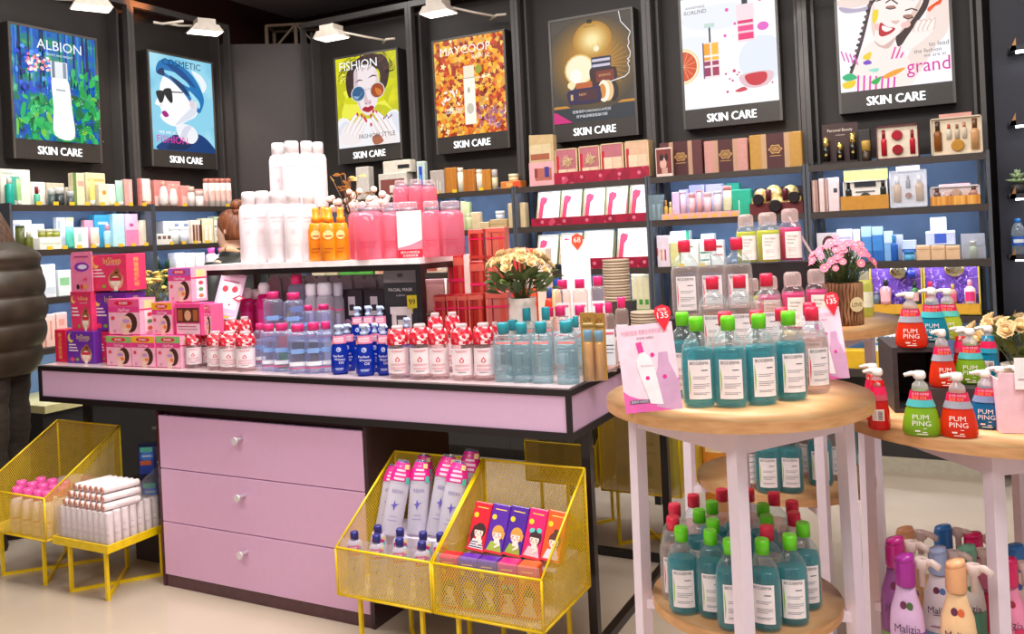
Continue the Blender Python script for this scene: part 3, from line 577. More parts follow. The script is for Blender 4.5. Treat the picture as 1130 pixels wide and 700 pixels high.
# ---- left wall, near bay, top shelf
box_('l', 1, 34, 187, 0, .12, 'f6f2e4', 'large white box behind the teal bottle at the far left of the top shelf', [(.3, .15, .62, .8, '58b8a4'), (.05, .85, .4, .92, 'c8d4c4')])
bot_('l', 9, 18, 196, 0, .03, '1fae98', 'e8e4d4', 'teal bottle with pale cap in front of the large white box', .22)
tube('l', 20, 25, 197, 0, .03, '9fd08a', 'f0f0e0', 'thin pale green tube beside the teal bottle', cf=.15)
box_('l', 35, 51, 201, 0, .12, 'f8f2ea', 'plain white box behind the tiny red-capped teal bottle', [(.2, .55, .6, .7, 'd8b8b0')])
bot_('l', 40, 46, 206, 0, .03, '5cc0a0', '8c1c2c', 'tiny teal bottle with dark red cap', .4)
box_('l', 52, 72, 202, 0, .13, 'd9cbb4', 'wide beige box behind the dark glass jars', [(.1, .7, .9, .78, 'f2e8d4')])
jar('l', 56, 63, 209, 0, .04, '4a5a58', 'cfd4d0', 'dark grey glass jar before the wide beige box, left one', cf=.35)
jar('l', 64, 74, 207, 0, .04, '303a3c', 'dfe0dc', 'dark grey glass jar before the wide beige box, right one', cf=.35)
box_('l', 74, 86, 207, 0, .13, 'f4ecdc', 'small cream box right of the dark glass jars', [(.2, .3, .8, .5, '606c70')])
jar('l', 77, 84, 211, 0, .05, '505860', 'c8ccd0', 'small grey jar before the small cream box', cf=.4)
box_('l', 81, 94, 191, 0, .06, 'f2e6c0', 'tall cream box with green side on the left top shelf', [(0, 0, .28, 1, '6f8f4c'), (.4, .6, .9, .75, 'e8b0a0')])
box_('l', 95, 117, 191, 0, .12, 'efe4b8', 'tall pale yellow box behind the yellow tube', [(.1, .75, .9, .82, 'd9c070'), (.2, .1, .4, .5, 'e8c860')])
tube('l', 101, 107, 198, 0, .03, 'f6e27c', 'f4f0e0', 'yellow tube before the tall pale yellow box', cf=.2)
box_('l', 110, 121, 203, 0, .05, 'f4ead2', 'small cream box with orange dot right of the yellow tube', [(.5, .6, .2, 'f0a030')])
tube('l', 122, 131, 203, 0, .03, 'f4f0e2', 'e4d8b0', 'white cream tube near the post on the left top shelf', cf=.18)
tube('l', 131, 139, 199, 0, .03, 'a9d8c2', 'e8e8d8', 'mint green tube next to the post on the left top shelf', cf=.15)
box_('l', 138, 147, 198, 0, .1, 'f0b0a8', 'pink box with silver tube next to the post', [(.55, .1, .8, .9, 'd8d0cc')])
# second shelf
box_('l', 9, 36, 243, 1, .14, 'faf6ee', 'large white box behind the olive bottles on the second left shelf', [(.1, .8, .5, .88, 'c8ccd8')])
bot_('l', 21, 30, 249, 1, .03, G('6a7018', .8), G('5a5e14', .85), 'tall olive green glass bottle nearest the dark coat', .1, style='straight')
bot_('l', 31, 39, 255, 1, .03, G('7a8020', .8), 'd8d8c0', 'shorter olive green bottle with pale cap', .3)
box_('l', 36, 50, 247, 1, .16, 'f4f2ea', 'white box right behind the shorter olive bottle')
box_('l', 45, 69, 262, 1, .05, 'f6f2e4', 'low white box carrying three olive jars', [(.05, .4, .95, .55, 'd4d8c0')], d=.08)
zt = slot('l', 45, 69, 262, 1, .05)[3]
for i, x in enumerate((49, 57, 65)):
    loc, rz, w, h = slot('l', x - 3.6, x + 3.6, 253, 1, .06)
    t = T('cream_jar', ORD[i] + ' olive jar from the left on the low white box', 'jar', loc + Vector((0, 0, zt + .001)), rz, 'olive jars'); bottle_parts(t, w, h - zt, '8a8c30', 'd8d4b0', .35, None, 'jar')
box_('l', 63, 73, 240, 1, .13, 'f2f4fc', 'tall white and blue box on the second left shelf', [(.1, .5, .4, .9, 'a8b8e8')])
box_('l', 74, 82, 240, 1, .13, 'f6f6ec', 'tall white box with pale yellow top on the second left shelf', [(0, .88, 1, 1, 'e8e8a0')])
tube('l', 76, 85, 250, 1, .03, '54c0a8', '3aa890', 'curved teal tube before the tall white boxes', cf=.15)
box_('l', 83, 98, 251, 1, .06, 'f8f4ea', 'small white box right of the curved teal tube', [(.2, .3, .5, .7, 'b8d8c8')])
box_('l', 94, 104, 243, 1, .14, 'f0a8b8', 'narrow pink box behind the peach tube')
tube('l', 104, 113, 251, 1, .03, 'f4c8b0', 'f8e0d0', 'peach tube before the white and teal boxes', cf=.18)
box_('l', 105, 123, 237, 1, .13, '3aa8cc', 'large teal box behind the blue and pink bottle', [(.2, .7, .8, .78, 'c8ecf4')])
bot_('l', 118, 125, 247, 1, .03, 'a8dcec', 'f0a0b0', 'light blue bottle with pink cap before the large teal box', .3)
box_('l', 125, 138, 236, 1, .10, 'bfe4e0', 'pale mint box on the second left shelf')
box_('l', 139, 153, 236, 1, .10, 'f4c8d8', 'white and pink box touching the post on the second left shelf', [(.0, .0, 1, .5, 'ee8cb4'), (.3, .6, .6, .7, 'd85a90')])
# third and fourth
box_('l', 45, 62, 292, 2, .05, 'f6f8fc', 'large white carton beside the coat on the third left shelf', [(.1, .1, .9, .3, 'dfe8f0')], d=.14)
box_('l', 65, 80, 298, 2, .08, 'eef4ee', 'white carton with green label on the third left shelf', [(.1, .4, .8, .7, '90c890')], d=.1)
box_('l', 36, 50, 348, 3, .05, 'f0b8a0', 'peach pink carton beside the coat on the fourth left shelf', [(.1, .2, .9, .4, 'f6d0c0'), (.3, .55, .6, .75, 'd88878')])
box_('l', 51, 62, 347, 3, .05, 'f4c8b8', 'second peach carton from the coat on the fourth left shelf', [(.4, .2, .6, .8, 'e09888')])
box_('l', 63, 75, 345, 3, .05, 'f2c0b4', 'third peach carton from the coat, behind the red box stack', [(.2, .6, .7, .8, 'e89c90')])
# ---- left wall, second bay
box_('l', 155, 162, 197, 0, .08, 'e88c88', 'coral pink box left of the white tube on the second bay')
tube('l', 161, 170, 197, 0, .03, 'f6eae0', 'e49c78', 'white tube standing on its orange cap on the second bay', cf=.18)
box_('l', 171, 183, 199, 0, .1, 'ec9890', 'coral pink box right of the white tube', [(0, 0, 1, .4, 'f8d8d0')])
box_('l', 184, 200, 200, 0, .14, 'ee9c98', 'coral pink box behind the two egg shaped bottles', [(.1, .6, .9, .9, 'f4b4ac')])
bot_('l', 180, 189, 200, 0, .03, 'f8ece8', 'f4b8a0', 'white egg shaped bottle with peach cap, left of two', .2, style='egg')
bot_('l', 191, 199, 203, 0, .03, 'f8ece8', 'f4b8a0', 'white egg shaped bottle with peach cap, right of two', .2, style='egg')
box_('l', 201, 211, 205, 0, .1, 'f0a8a0', 'coral box right of the egg shaped bottles', [(.1, .1, .9, .5, 'f8d4cc')])
bot_('l', 211, 217, 206, 0, .03, 'f6ece6', 'f2d0c0', 'slim white bottle in the middle of the second bay', .3, style='straight')
box_('l', 217, 232, 209, 0, .12, 'f0a49c', 'low coral box behind the small white jar')
jar('l', 220, 227, 211, 0, .03, 'f8f0ea', 'f0d8d0', 'small white jar before the low coral box', cf=.3)
for i, x in enumerate((231, 236.5, 242.5, 248.5, 254.5)):
    bot_('l', x - 2.9, x + 2.9, 197, 0, .04 + (.05 if i == 0 else 0), 'f4e4dc', 'd88878', ORD[i] + ' of five white bottles with coral caps on the second bay', .16, 'f4c4b8', style='straight', group='coral-capped bottles on the left top shelf')
box_('l', 158, 173, 243, 1, .06, 'e8dcbc', 'beige box showing a golden bottle on the second bay', [(.5, .1, .68, .5, 'd8a030')])
box_('l', 181, 211, 244, 1, .13, 'f6f6f8', 'wide white box behind the two pale bottles on the second bay', [(.4, .75, .55, .88, '8894a8'), (.75, .75, .9, .88, '8894a8')])
box_('l', 173, 191, 258, 1, .05, 'f4f0ea', 'low white box with tiny jars printed on it', [(.1, .5, .3, .8, '705848'), (.4, .5, .6, .8, '906858'), (.7, .5, .9, .8, '705848')])
bot_('l', 192, 201, 251, 1, .03, 'e8ece4', 'f4f4f0', 'pale green white bottle before the wide white box', .2, style='straight')
bot_('l', 203, 211, 251, 1, .03, 'e4e4f2', 'f4f4f8', 'pale lilac white bottle before the wide white box', .2, style='straight')
box_('l', 212, 223, 243, 1, .10, 'e8d4b8', 'box showing three brown bottles on the second bay', [(.1, .1, .3, .8, '7a4424'), (.4, .1, .6, .8, '8a5030'), (.7, .1, .9, .8, '7a4424'), (.88, 0, 1, 1, '3a2418')])
box_('l', 224, 236, 241, 1, .10, 'ecd8a4', 'pale gold box left of the hair bun on the second bay', [(.2, .1, .4, .7, 'f8f0d8'), (.6, .1, .8, .7, 'f8f0d8')])
box_('l', 237, 250, 239, 1, .12, 'f2e8cc', 'cream and gold box behind the hair bun', [(0, .85, 1, 1, 'b8c088')])
box_('l', 161, 176, 283, 2, .08, 'eef4ea', 'white box with green print behind the yellow plant', [(.1, .5, .9, .8, 'a8d0a0')])
for i, x in enumerate((178, 188)):
    bot_('l', x - 3.5, x + 3.5, 286, 2, .03, G('1e5a30', .8), '244a34', ('left' if i == 0 else 'right') + ' dark green glass bottle behind the yellow plant', .35)
for i, x in enumerate((200, 211, 222)):
    box_('l', x - 5, x + 5, 279, 2, .05, 'f8f2ee', ORD[i] + ' plain white carton from the left, above the face mask boxes', d=.08, group='white cartons on the third left shelf')
for i, x in enumerate((238, 250, 262)):
    bot_('l', x - 5, x + 5, 271, 2, .03, 'f6ecee', 'f05aa4', ORD[i] + ' white bottle with pink cap from the left, left of the spray cans', .22, name='pink_capped_bottle', group='pink capped bottles beside the spray cans')
# ---- back wall bay 3
box_('b', 393, 407, 184, 0, .1, 'd8d0c8', 'grey white box behind the dried cotton flowers')
box_('b', 418, 449, 191, 0, .05, 'd8d0c4', 'pale box with brown red panel under the yellow sunglasses poster', [(.08, .1, .92, .75, '8a4a44'), (.4, .2, .7, .5, 'e8e0d8')], d=.16)
zt = slot('b', 418, 449, 191, 0, .05)[3]
loc, rz, w, h = slot('b', 423, 453, 177, 0, .06); t = T('cosmetic_carton', 'white box with dark label lying on the brown red panel box', 'box', loc + Vector((0, 0, zt + .001)), 0); carton(t, w, h - zt - .001, .12, 'e4dccc', [(.55, .3, .98, .62, '2c2a2c')])
bot_('b', 432, 438, 236, 1, .03, 'e8e0d0', 'c8b898', 'pale bottle on the second shelf behind the pink bottles', .3)
# bay 4
box_('b', 460, 469, 178, 0, .08, 'c8d8d0', 'small box printed with a blue bottle beside the post', [(.3, .2, .7, .85, '2a4ac0'), (.4, .3, .6, .6, '58a8e8')])
box_('b', 475, 490, 188, 0, .04, 'b8aca4', 'grey pink box with fine white lines under the autumn leaf poster', [(.3, .1, .36, .5, 'e8e0d8'), (.5, .1, .56, .6, 'e8e0d8'), (.7, .1, .76, .5, 'e8e0d8')])
box_('b', 491, 504, 185, 0, .05, 'c07a2c', 'first orange wood grain box from the left under the autumn leaf poster', [(.1, 0, .14, 1, 'a06020'), (.6, 0, .64, 1, 'd09040')])
bot_('b', 504, 510, 185, 0, .03, 'efe6cc', 'f6f0dc', 'first cream bottle between the orange boxes', .2, style='straight')
box_('b', 511, 525, 187, 0, .05, 'b8702a', 'second orange wood grain box from the left under the autumn leaf poster', [(.3, 0, .34, 1, '9a5a1c'), (.8, 0, .84, 1, 'd09040')])
bot_('b', 525, 531, 187, 0, .03, 'efe6cc', 'f6f0dc', 'second cream bottle between the orange boxes', .2, style='straight')
box_('b', 532, 542, 187, 0, .05, 'c4802e', 'third orange box from the left under the autumn leaf poster', [(.4, 0, .44, 1, 'a06020')])
bot_('b', 542, 548, 187, 0, .03, 'd8c8a0', 'c8c0bc', 'third cream bottle with grey cap right of the orange boxes', .4, style='straight')
t = box_('b', 553, 575, 200, 0, .04, 'd8803a', 'low orange box with red corner and a jar on top', [(.3, .2, .6, .8, 'ecb060'), (.65, 0, 1, .9, 'e8502a')], d=.09)
zt = slot('b', 553, 575, 200, 0, .04)[3]
loc, rz, w, h = slot('b', 560, 570, 192, 0, .05); t = T('cream_jar', 'small cream jar standing on the low orange box', 'jar', loc + Vector((0, 0, zt + .001)), 0); bottle_parts(t, w, max(.03, h - zt), 'e8d4a0', 'f0e4c0', .45, None, 'jar')
box_('b', 509, 514, 222, 1, .08, 'cbbf90', 'narrow olive beige box right of the pink bottles')
box_('b', 514, 519, 223, 1, .08, 'b8c088', 'narrow light green box right of the pink bottles')
bot_('b', 513, 519, 236, 1, .02, 'c8cc98', 'e0e0c0', 'pale green bottle before the narrow boxes', .2)
box_('b', 520, 530, 234, 1, .05, 'd8c098', 'beige box on the second shelf under the autumn leaf poster')
box_('b', 530, 540, 245, 1, .05, 'd0b488', 'small low beige box left of the long wooden box')
box_('b', 541, 560, 242, 1, .05, 'c8a878', 'long low wooden box on the second shelf', [(.02, .45, .98, .52, 'a88858')], d=.1)
zt = slot('b', 541, 560, 242, 1, .05)[3]
loc, rz, w, h = slot('b', 546, 555, 233, 1, .06); t = T('cream_jar', 'small white and blue jar on the long low wooden box', 'jar', loc + Vector((0, 0, zt + .001)), 0); bottle_parts(t, w, max(.03, h - zt), 'c8d4e0', 'f4f4f0', .45, None, 'jar')
box_('b', 561, 579, 224, 1, .05, 'd9bf90', 'tall beige box with small round emblem on the second shelf', [(.6, .84, .12, 'a08858'), (.6, .84, .08, 'd9bf90')], d=.07)
box_('b', 471, 492, 285, 2, .05, 'e0c0a8', 'small box with red and cream speckled print behind the riser post', [(.05, .1, .55, .9, 'b8584a'), (.1, .3, .4, .6, 'e8c8a0'), (.62, .2, .8, .8, 'f4ece4')])
box_('b', 470, 495, 308, 3, .05, '7a4a44', 'brown box with pale edge seen through the riser end', [(.06, .1, .8, .85, '94605a'), (.86, 0, .94, 1, 'e4d0c0')])
box_('b', 344, 358, 290, 2, .05, 'e8d8b4', 'cream box seen under the riser behind the sachets'); box_('b', 359, 372, 291, 2, .05, 'd8c8a0', 'beige box seen under the riser behind the sachets')
box_('b', 375, 411, 290, 2, .05, '5cb048', 'green box with yellow flower print seen under the riser', [(.1, .3, .3, .7, 'f0e040'), (.45, .2, .6, .6, '2a8a3a'), (.7, .35, .9, .75, 'f4ec70')])
box_('b', 414, 428, 289, 2, .05, 'f0c8a8', 'peach box seen under the riser beside the mask pouch', [(.3, .1, .6, .9, 'e8906a')])
# bay 5 -------------------------------------------------------------
loc, rz, w, h = slot('b', 583, 611, 148, 0, .03)
t = T('gift_pouch', 'kraft paper pouch with clear window and pink base left of the gift trays', 'bag', loc, 0)
P('pouch', B().prism([(-w / 2, 0), (w / 2, 0), (w / 2, h * .97), (-w / 2 + .01, h)], 0, .05, M('c9ac7c', .6)), t)
P('window', B().rect(-w / 2 + .01, w / 2 - .02, h * .48, h * .8, -.001, M('d8c49c', .3)).rect(-w / 2 + .015, w / 2 - .03, h * .5, h * .62, -.0015, M('a45a3c', .5)), t)
P('printed_front', B().rect(-w / 2, w / 2, 0, h * .46, -.001, M('e8a8ac', .4)).rect(-w / 2 + .04, w / 2 - .02, h * .1, h * .34, -.0015, M('b86858', .4)).rect(.02, .05, h * .16, h * .36, -.002, M('3a3a8c', .4)).rect(-.05, -.03, h * .16, h * .34, -.002, M('8c3a3a', .4)), t)
tray_m = RAMP('maroon_tray_print', 'voronoi', 26, [(.0, '8c0f2e'), (.6, 'a81438'), (.86, 'a81438'), (.9, 'd0506a'), (1, 'b83050')], rough=.4)
def tray(x0, x1, yt, k, label, h_=None):
    loc, rz, w, h = slot('b', x0, x1, yt, k, .015)
    t = T('display_tray', label, 'tray', loc, 0, 'maroon display trays')
    P('front_band', B().box(-w / 2, w / 2, 0, .004, 0, h, tray_m), t); P('tray_bottom', B().box(-w / 2, w / 2, .004, .26, 0, .004, tray_m), t)
    b = B()
    for i in range(5): b.ell(-w * .4 + w * .2 * i, h * .5, .012, .012, -.0005, M('d87088', .4), 6)
    P('printed_flowers', b, t)
    return loc, w, h
tray(612, 717, 187, 0, 'maroon flowered tray holding four windowed gift boxes')
def raffia(h):
    g = random.Random(3); b = B()
    for i in range(60):
        a = g.random() * 6.28; r = .03 * sqrt(g.random()); a2 = g.random() * 6.28; x, z = .004 + r * cos(a), h * .62 + r * .8 * sin(a); b.bar((x, g.uniform(-.004, .001), z), (x + .02 * cos(a2), g.uniform(-.006, .0), z + .02 * sin(a2)), .0022, RAFF[i % 3])
    return b
RAFF = [M(c_, .7) for c_ in ('e8cc9c', 'd0a878', 'f2dcb4')]
cream = M('e2c89c', .5); redm = M('c4122e', .45)
for i, (a, b_, yt, kd) in enumerate(((613, 637, 164, 0), (639, 662, 161, 0), (663, 688, 158, 1), (690, 716, 155, 2))):
    loc, rz, w, h = slot('b', a, b_, yt, 0, .04); loc.z += .005; h -= .005
    t = T('gift_box', ORD[i] + ' windowed beige gift box from the left in the top maroon tray', 'gift box', loc, 0, 'windowed gift boxes')
    P('carton', B().rbox(-w / 2, w / 2, .004, .12, 0, h, M('c9a878', .5), .003), t)
    P('window_frame', B().rect(-w / 2, -w / 2 + .006, 0, h, 0, cream).rect(w / 2 - .006, w / 2, 0, h, 0, cream).rect(-w / 2, w / 2, h - .006, h, 0, cream).rect(-w / 2, w / 2, 0, .006, 0, cream), t)
    P('lining', B().rect(-w / 2 + .006, w / 2 - .006, .006, h - .006, .002, M('b86a74' if kd < 2 else 'd8b090', .5)).rect(-w / 2 + .006, -w / 2 + .024, h * .3, h * .8, .0015, redm), t)
    if kd == 0: P('raffia_bundle', raffia(h), t, stuff=True)
    P('sachets', B().rect(-w / 2 + .02, 0, .01, h * .4 if kd < 1 else h * .62, .001, M('ecd0b0', .5)).rect(.003, w / 2 - .01, .01, h * .4 if kd < 1 else h * .62, .001, M('e4c4a4', .5)), t)
tray(587, 714, 238, 1, 'maroon flowered tray holding five white ribbon boxes')
tray(650, 719, 284, 2, 'maroon flowered tray on the third shelf beside the white price stand')
def ribbon_box(x0, x1, yt, k, label, ribbon=True, both=False):
    loc, rz, w, h = slot('b', x0, x1, yt, k, .05); loc.z += .03; h -= .03
    t = T('ribbon_box', label, 'gift box', loc, 0, 'open white ribbon boxes', rot=(radians(-16), 0, 0)); h *= 1.04
    P('box_base', B().box(-w / 2, w / 2, .003, .03, 0, h, M('d8d0b0', .5)), t)
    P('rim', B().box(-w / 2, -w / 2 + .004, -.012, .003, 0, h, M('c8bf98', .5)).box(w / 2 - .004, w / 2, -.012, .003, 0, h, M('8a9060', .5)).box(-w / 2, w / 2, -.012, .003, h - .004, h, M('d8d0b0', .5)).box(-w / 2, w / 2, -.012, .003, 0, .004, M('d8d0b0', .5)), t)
    P('white_lining', B().rect(-w / 2 + .005, w / 2 - .005, .005, h - .005, .002, M('f6f4f8', .4)), t)
    if ribbon: P('red_ribbon', B().poly([(-w / 2 + .006, .006), (-w / 2 + .034, .006), (-w / 2 + .04, h * .55), (-w / 2 + .058, h * .66), (-w / 2 + .062, h * .8), (-w / 2 + .03, h * .86), (-w / 2 + .012, h * .8)], .001, M('e02050', .5)), t)
    if both: P('second_ribbon', B().poly([(w / 2 - .016, .01), (w / 2 - .006, .01), (w / 2 - .006, h * .8), (w / 2 - .012, h * .8)], .001, M('e02050', .5)), t)
    P('fine_print', B().rect(w * .1, w * .22, h * .3, h * .32, .0012, M('9a98a8', .5)), t)
for i, (a, b_, yt) in enumerate(((592, 617, 212), (618, 641, 210), (643, 667, 208), (668, 692, 206), (694, 718, 203))):
    ribbon_box(a, b_, yt, 1, ORD[i] + ' open white box with red ribbon from the left on the second shelf', True, i == 3)
for i, (a, b_, yt) in enumerate(((592, 615, 260), (617, 641, 258), (643, 676, 255), (680, 717, 251))):
    ribbon_box(a, b_, yt, 2, ORD[i] + ' open white box from the left on the third shelf behind the price stand', i != 2)
# stacks of round grey lids, box rows under them
stack = M('cbb49c', .6); stack2 = M('b39a82', .6)
cup = B().lathe([(.068, 0), (.075, .004), (.075, .014), (.07, .015)], stack, 18).mesh('paper_bowl')
cup2 = B().lathe([(.068, 0), (.075, .004), (.075, .014), (.07, .015)], stack2, 18).mesh('paper_bowl')
def bowl_stack(px, py, Y, z0, n, label):
    p = onY(px, py, Y); t = T('lid_stack', label, 'stack', (p.x, Y, z0), 0, 'stacks of round beige lids')
    for i in range(n): P('round_lid', cup if i % 2 else cup2, t, (random.uniform(-.002, .002), 0, i * .0155))
# ---- bay 6
loc, rz, w, h = slot('b', 724, 742, 163, 0, .03)
t = T('photo_card', 'standing card with brown figures photo left of the emblem boxes', 'card', loc, 0)
P('card', B().box(-w / 2, w / 2, 0, .004, 0, h, M('e8d0c4', .5)), t)
P('printed_photo', B().rect(-w / 2 + .004, w / 2 - .004, h * .1, h * .95, -.0006, M('7a2c28', .5)).ell(-.005, h * .45, .02, .035, -.001, M('d8a898', .5)).rect(-.015, .02, h * .1, h * .3, -.0012, M('c89a88', .5)).ell(-.014, h * .66, .012, .02, -.0014, M('1e1414', .5)).ell(.016, h * .66, .01, .022, -.0016, M('1e1414', .5)), t)
def lotus_box(x0, x1, yt, base, band, label):
    loc, rz, w, h = slot('b', x0, x1, yt, 0, .07)
    t = T('emblem_box', label, 'box', loc, 0, 'emblem gift boxes'); gold = M('d8a860', .35, .3)
    P('carton', B().rbox(-w / 2, w / 2, .002, .14, 0, h, M(base, .5, scale=60), .004), t)
    P('centre_band', B().box(-w * .17, w * .17, 0, .002, 0, h, M('4a1c1e', .45)), t)
    ln = RAMP('diaper_' + band, 'checker', 160, [(.0, band), (1, 'e0bc94')], rough=.5)
    P('patterned_strip', B().box(-w * .27, -w * .17, .0005, .002, 0, h, ln), t); P('patterned_strip', B().box(w * .17, w * .27, .0005, .002, 0, h, ln), t)
    e = B(); c = h * .55
    for rx, dz in ((.034, 0), (.019, 0)):
        pts = [(rx * cos(a) * (1 + .16 * cos(6 * a)), c + rx * .72 * sin(a) * (1 + .16 * cos(6 * a))) for a in (2 * pi * i / 24 for i in range(24))]
        for i in range(24):
            (x_, z_), (x2, z2) = pts[i], pts[(i + 1) % 24]; k = .80
            e.poly([(x_ * k, c + (z_ - c) * k), (x2 * k, c + (z2 - c) * k), (x2, z2), (x_, z_)][::-1], -.0006, gold)
    for q in (-.007, 0, .007): e.ell(q, c + (.004 if q == 0 else -.002), .0042, .0055, -.0006, gold, 8)
    e.rect(-.03, .03, c - .038, c - .035, -.0006, gold)
    P('lotus_emblem', e, t)
lotus_box(728, 775, 156, '5a2a2a', '7a3a38', 'dark maroon gift box with gold lotus emblem, left of three')
lotus_box(777, 825, 154, 'c88f86', '8a4a44', 'dusty pink gift box with gold lotus emblem, middle of three')
lotus_box(827, 885, 147, 'b98a3a', '8a5a2c', 'golden gift box with lotus emblem, right of three')
clr = G('b8d4dc', .4)
loc, rz, w, h = slot('b', 716, 731, 215, 1, .0)
t = T('clear_set_box', 'clear blue box with two slim bottles across the post', 'box', loc, 0); P('shell', B().box(-w / 2, w / 2, 0, .05, 0, h, clr), t)
for x in (-.018, .014): b = P('slim_bottle', B().lathe([(.008, .004), (.008, h * .62), (.004, h * .66)], M('a8c4cc', .3), 8, x, .025), t); P('cap', B().lathe([(.006, h * .66), (.006, h * .86)], M('2a3850', .3), 8, x, .025), b)
bot_('b', 733, 737, 221, 1, .02, 'e0a848', 'c88830', 'small golden vial left of the lilac tube', .3); bot_('b', 738, 742, 223, 1, .02, 'ecc070', 'e8d0a0', 'second small golden vial left of the lilac tube', .3)
box_('b', 742, 750, 212, 1, .03, 'dcbfe0', 'lilac pink flat box first in the row of pink bottles')
pk = ['e4bcd0', 'e0a8a8', 'd89c98', 'e0b0b4', 'd8c0c4', 'd4c8a8']
for i, (a, b_, yt) in enumerate(((750, 757, 211), (759, 767, 213), (768, 775, 210), (776, 785, 212), (787, 796, 211), (797, 807, 205))):
    bot_('b', a, b_, yt, 1, .03, pk[i], ['ecd0dc', 'e0a8a8', 'c88c88', 'e8bcc0', 'c8c4d0', 'e08c88'][i], ORD[i] + ' slim pink bottle from the left on the second shelf under the orange slice poster', [.12, .2, .08, .2, .12, .16][i], 'd8d0a8' if i == 5 else None, style='straight', group='slim pink bottles')
box_('b', 750, 760, 209, 1, .16, 'd8d4f4', 'pale lilac box behind the first slim pink bottles'); box_('b', 761, 778, 204, 1, .16, 'c4c4f4', 'blue lilac box behind the middle slim pink bottles'); box_('b', 779, 798, 203, 1, .16, 'd8d4f8', 'wide pale lilac box behind the last slim pink bottles')
box_('b', 808, 829, 209, 1, .05, '22a884', 'teal green box right of the slim pink bottles', [(.35, .1, .4, .6, 'c8f0e0')]); box_('b', 802, 817, 202, 1, .16, '28b894', 'darker teal box behind the slim bottle with coral cap')
loc, rz, w, h = slot('b', 731, 817, 234, 1, -.008)
t = T('price_rail', 'pink price rail with yellow tickets before the slim pink bottles', 'price rail', loc - Vector((0, 0, .002)), 0)
P('rail', B().box(-w / 2, w / 2, -.004, 0, 0, h, M('e0a8a0', .4)), t)
for i in range(8): P('price_ticket', B().box(-.014, .014, -.002, 0, 0, h * .45, M('e8b83a', .4)), t, (-w / 2 + (i + .5) * w / 8, -.004, h * .15))
loc, rz, w, h = slot('b', 827, 886, 206, 1, .03)
t = T('gift_hamper', 'dark maroon hamper of jars bedded in gold satin', 'gift box', loc, 0)
P('open_box', B().box(-w / 2, w / 2, 0, .1, 0, h * .42, M('6a1a20', .45)).prism([(-w / 2 + .01, h * .4), (w / 2 - .01, h * .4), (w / 2, h), (-w / 2 + .015, h)], .1, .12, M('2c1416', .5)), t)
sat = RAMP('gold_satin', 'noise', 40, [(.35, 'b88a3a'), (.55, 'f0dc9a'), (.7, 'fff4c8')], rough=.3, bump=.5)
P('satin', B().box(-w / 2 + .01, w / 2 - .01, .02, .1, h * .4, h * .62, sat).ball((-.09, .07, h * .72), .04, sat, 8, 6).ball((-.02, .07, h * .8), .045, sat, 8, 6).ball((.07, .07, h * .76), .045, sat, 8, 6), t)
for x, z, r in ((-.09, .56, .031), (0, .30, .034), (.1, .58, .031)): P('round_jar', B().lathe([(r, 0), (r, .02), (r * .9, .024)], M('241a1c', .2), 16).xf(Matrix.Translation((x, -.004, h * z)) @ Matrix.Rotation(pi / 2, 4, 'X')), t)
for x in (-.04, .05): P('tall_jar', B().lathe([(.016, 0), (.016, .06), (.013, .064)], M('5a1c28', .25), 10, x, .02, z=h * .5), t)
# third shelf of bay 6
box_('b', 725, 739, 260, 2, .03, 'e4d4e0', 'pale box showing two tiny red bottles at the post', [(.3, .2, .42, .55, 'd8a050'), (.6, .2, .72, .55, 'c83858'), (.0, .35, .1, .6, 'd02838')])
box_('b', 740, 761, 255, 2, .1, 'f6f6f4', 'tall white box with green edge behind the low white boxes', [(.84, .3, 1, 1, '30a880')])
box_('b', 740, 750, 268, 2, .03, 'dcd894', 'small pale yellow box before the tall white box'); box_('b', 751, 771, 265, 2, .03, 'f4f6f2', 'white box with a dark text line before the tall white box', [(.05, .7, .3, .76, '3a5a4a'), (.4, .72, .7, .76, '3a5a4a')])
box_('b', 772, 784, 266, 2, .03, 'eef2f2', 'plain white box with green lines on the third shelf', [(.1, .5, .9, .56, '3a8a6a'), (.1, .2, .9, .26, '3a8a6a')])
box_('b', 774, 789, 258, 2, .1, 'eaf6f0', 'white box with mint band standing behind', [(0, .5, 1, .7, '8cd0b4')]); box_('b', 785, 799, 265, 2, .03, 'f4f4f6', 'white box with red lines on the third shelf', [(.1, .7, .9, .78, 'c04848'), (.1, .4, .9, .44, 'c04848')])
for i, x in enumerate((700.5, 707, 713.5)):
    box_('b', x - 3.2, x + 3.2, 303, 3, .03, 'e6dcb4', ORD[i] + ' narrow cream box with green leaf print from the left', [(.2, .25, .8, .38, '4a9a3c'), (0, 0, 1, .14, '5aa84a')], d=.05, group='narrow cream boxes with green leaves')
bowl_stack(681, 320, 4.42, 1.0, 15, 'tall stack of round beige lids behind the pink capped bottles'); bowl_stack(711, 350, 4.36, .86, 6, 'short stack of round beige lids behind the pink promo card')
t = T('stock_table', 'dark low stock table carrying the stacks of round beige lids', 'table', (-1.66, 4.21, 0), 0)
P('table_top', B().box(-.22, .3, -.1, .32, .82, .858, M('4a403a', .5)), t)
for x in (-.2, .28):
    for y in (-.08, .3): P('leg', B().box(x - .015, x + .015, y - .015, y + .015, 0, .82, BLACK), t)
P('raised_block', B().box(-.13, .08, .12, .3, .86, .998, M('4a403a', .5)), t)
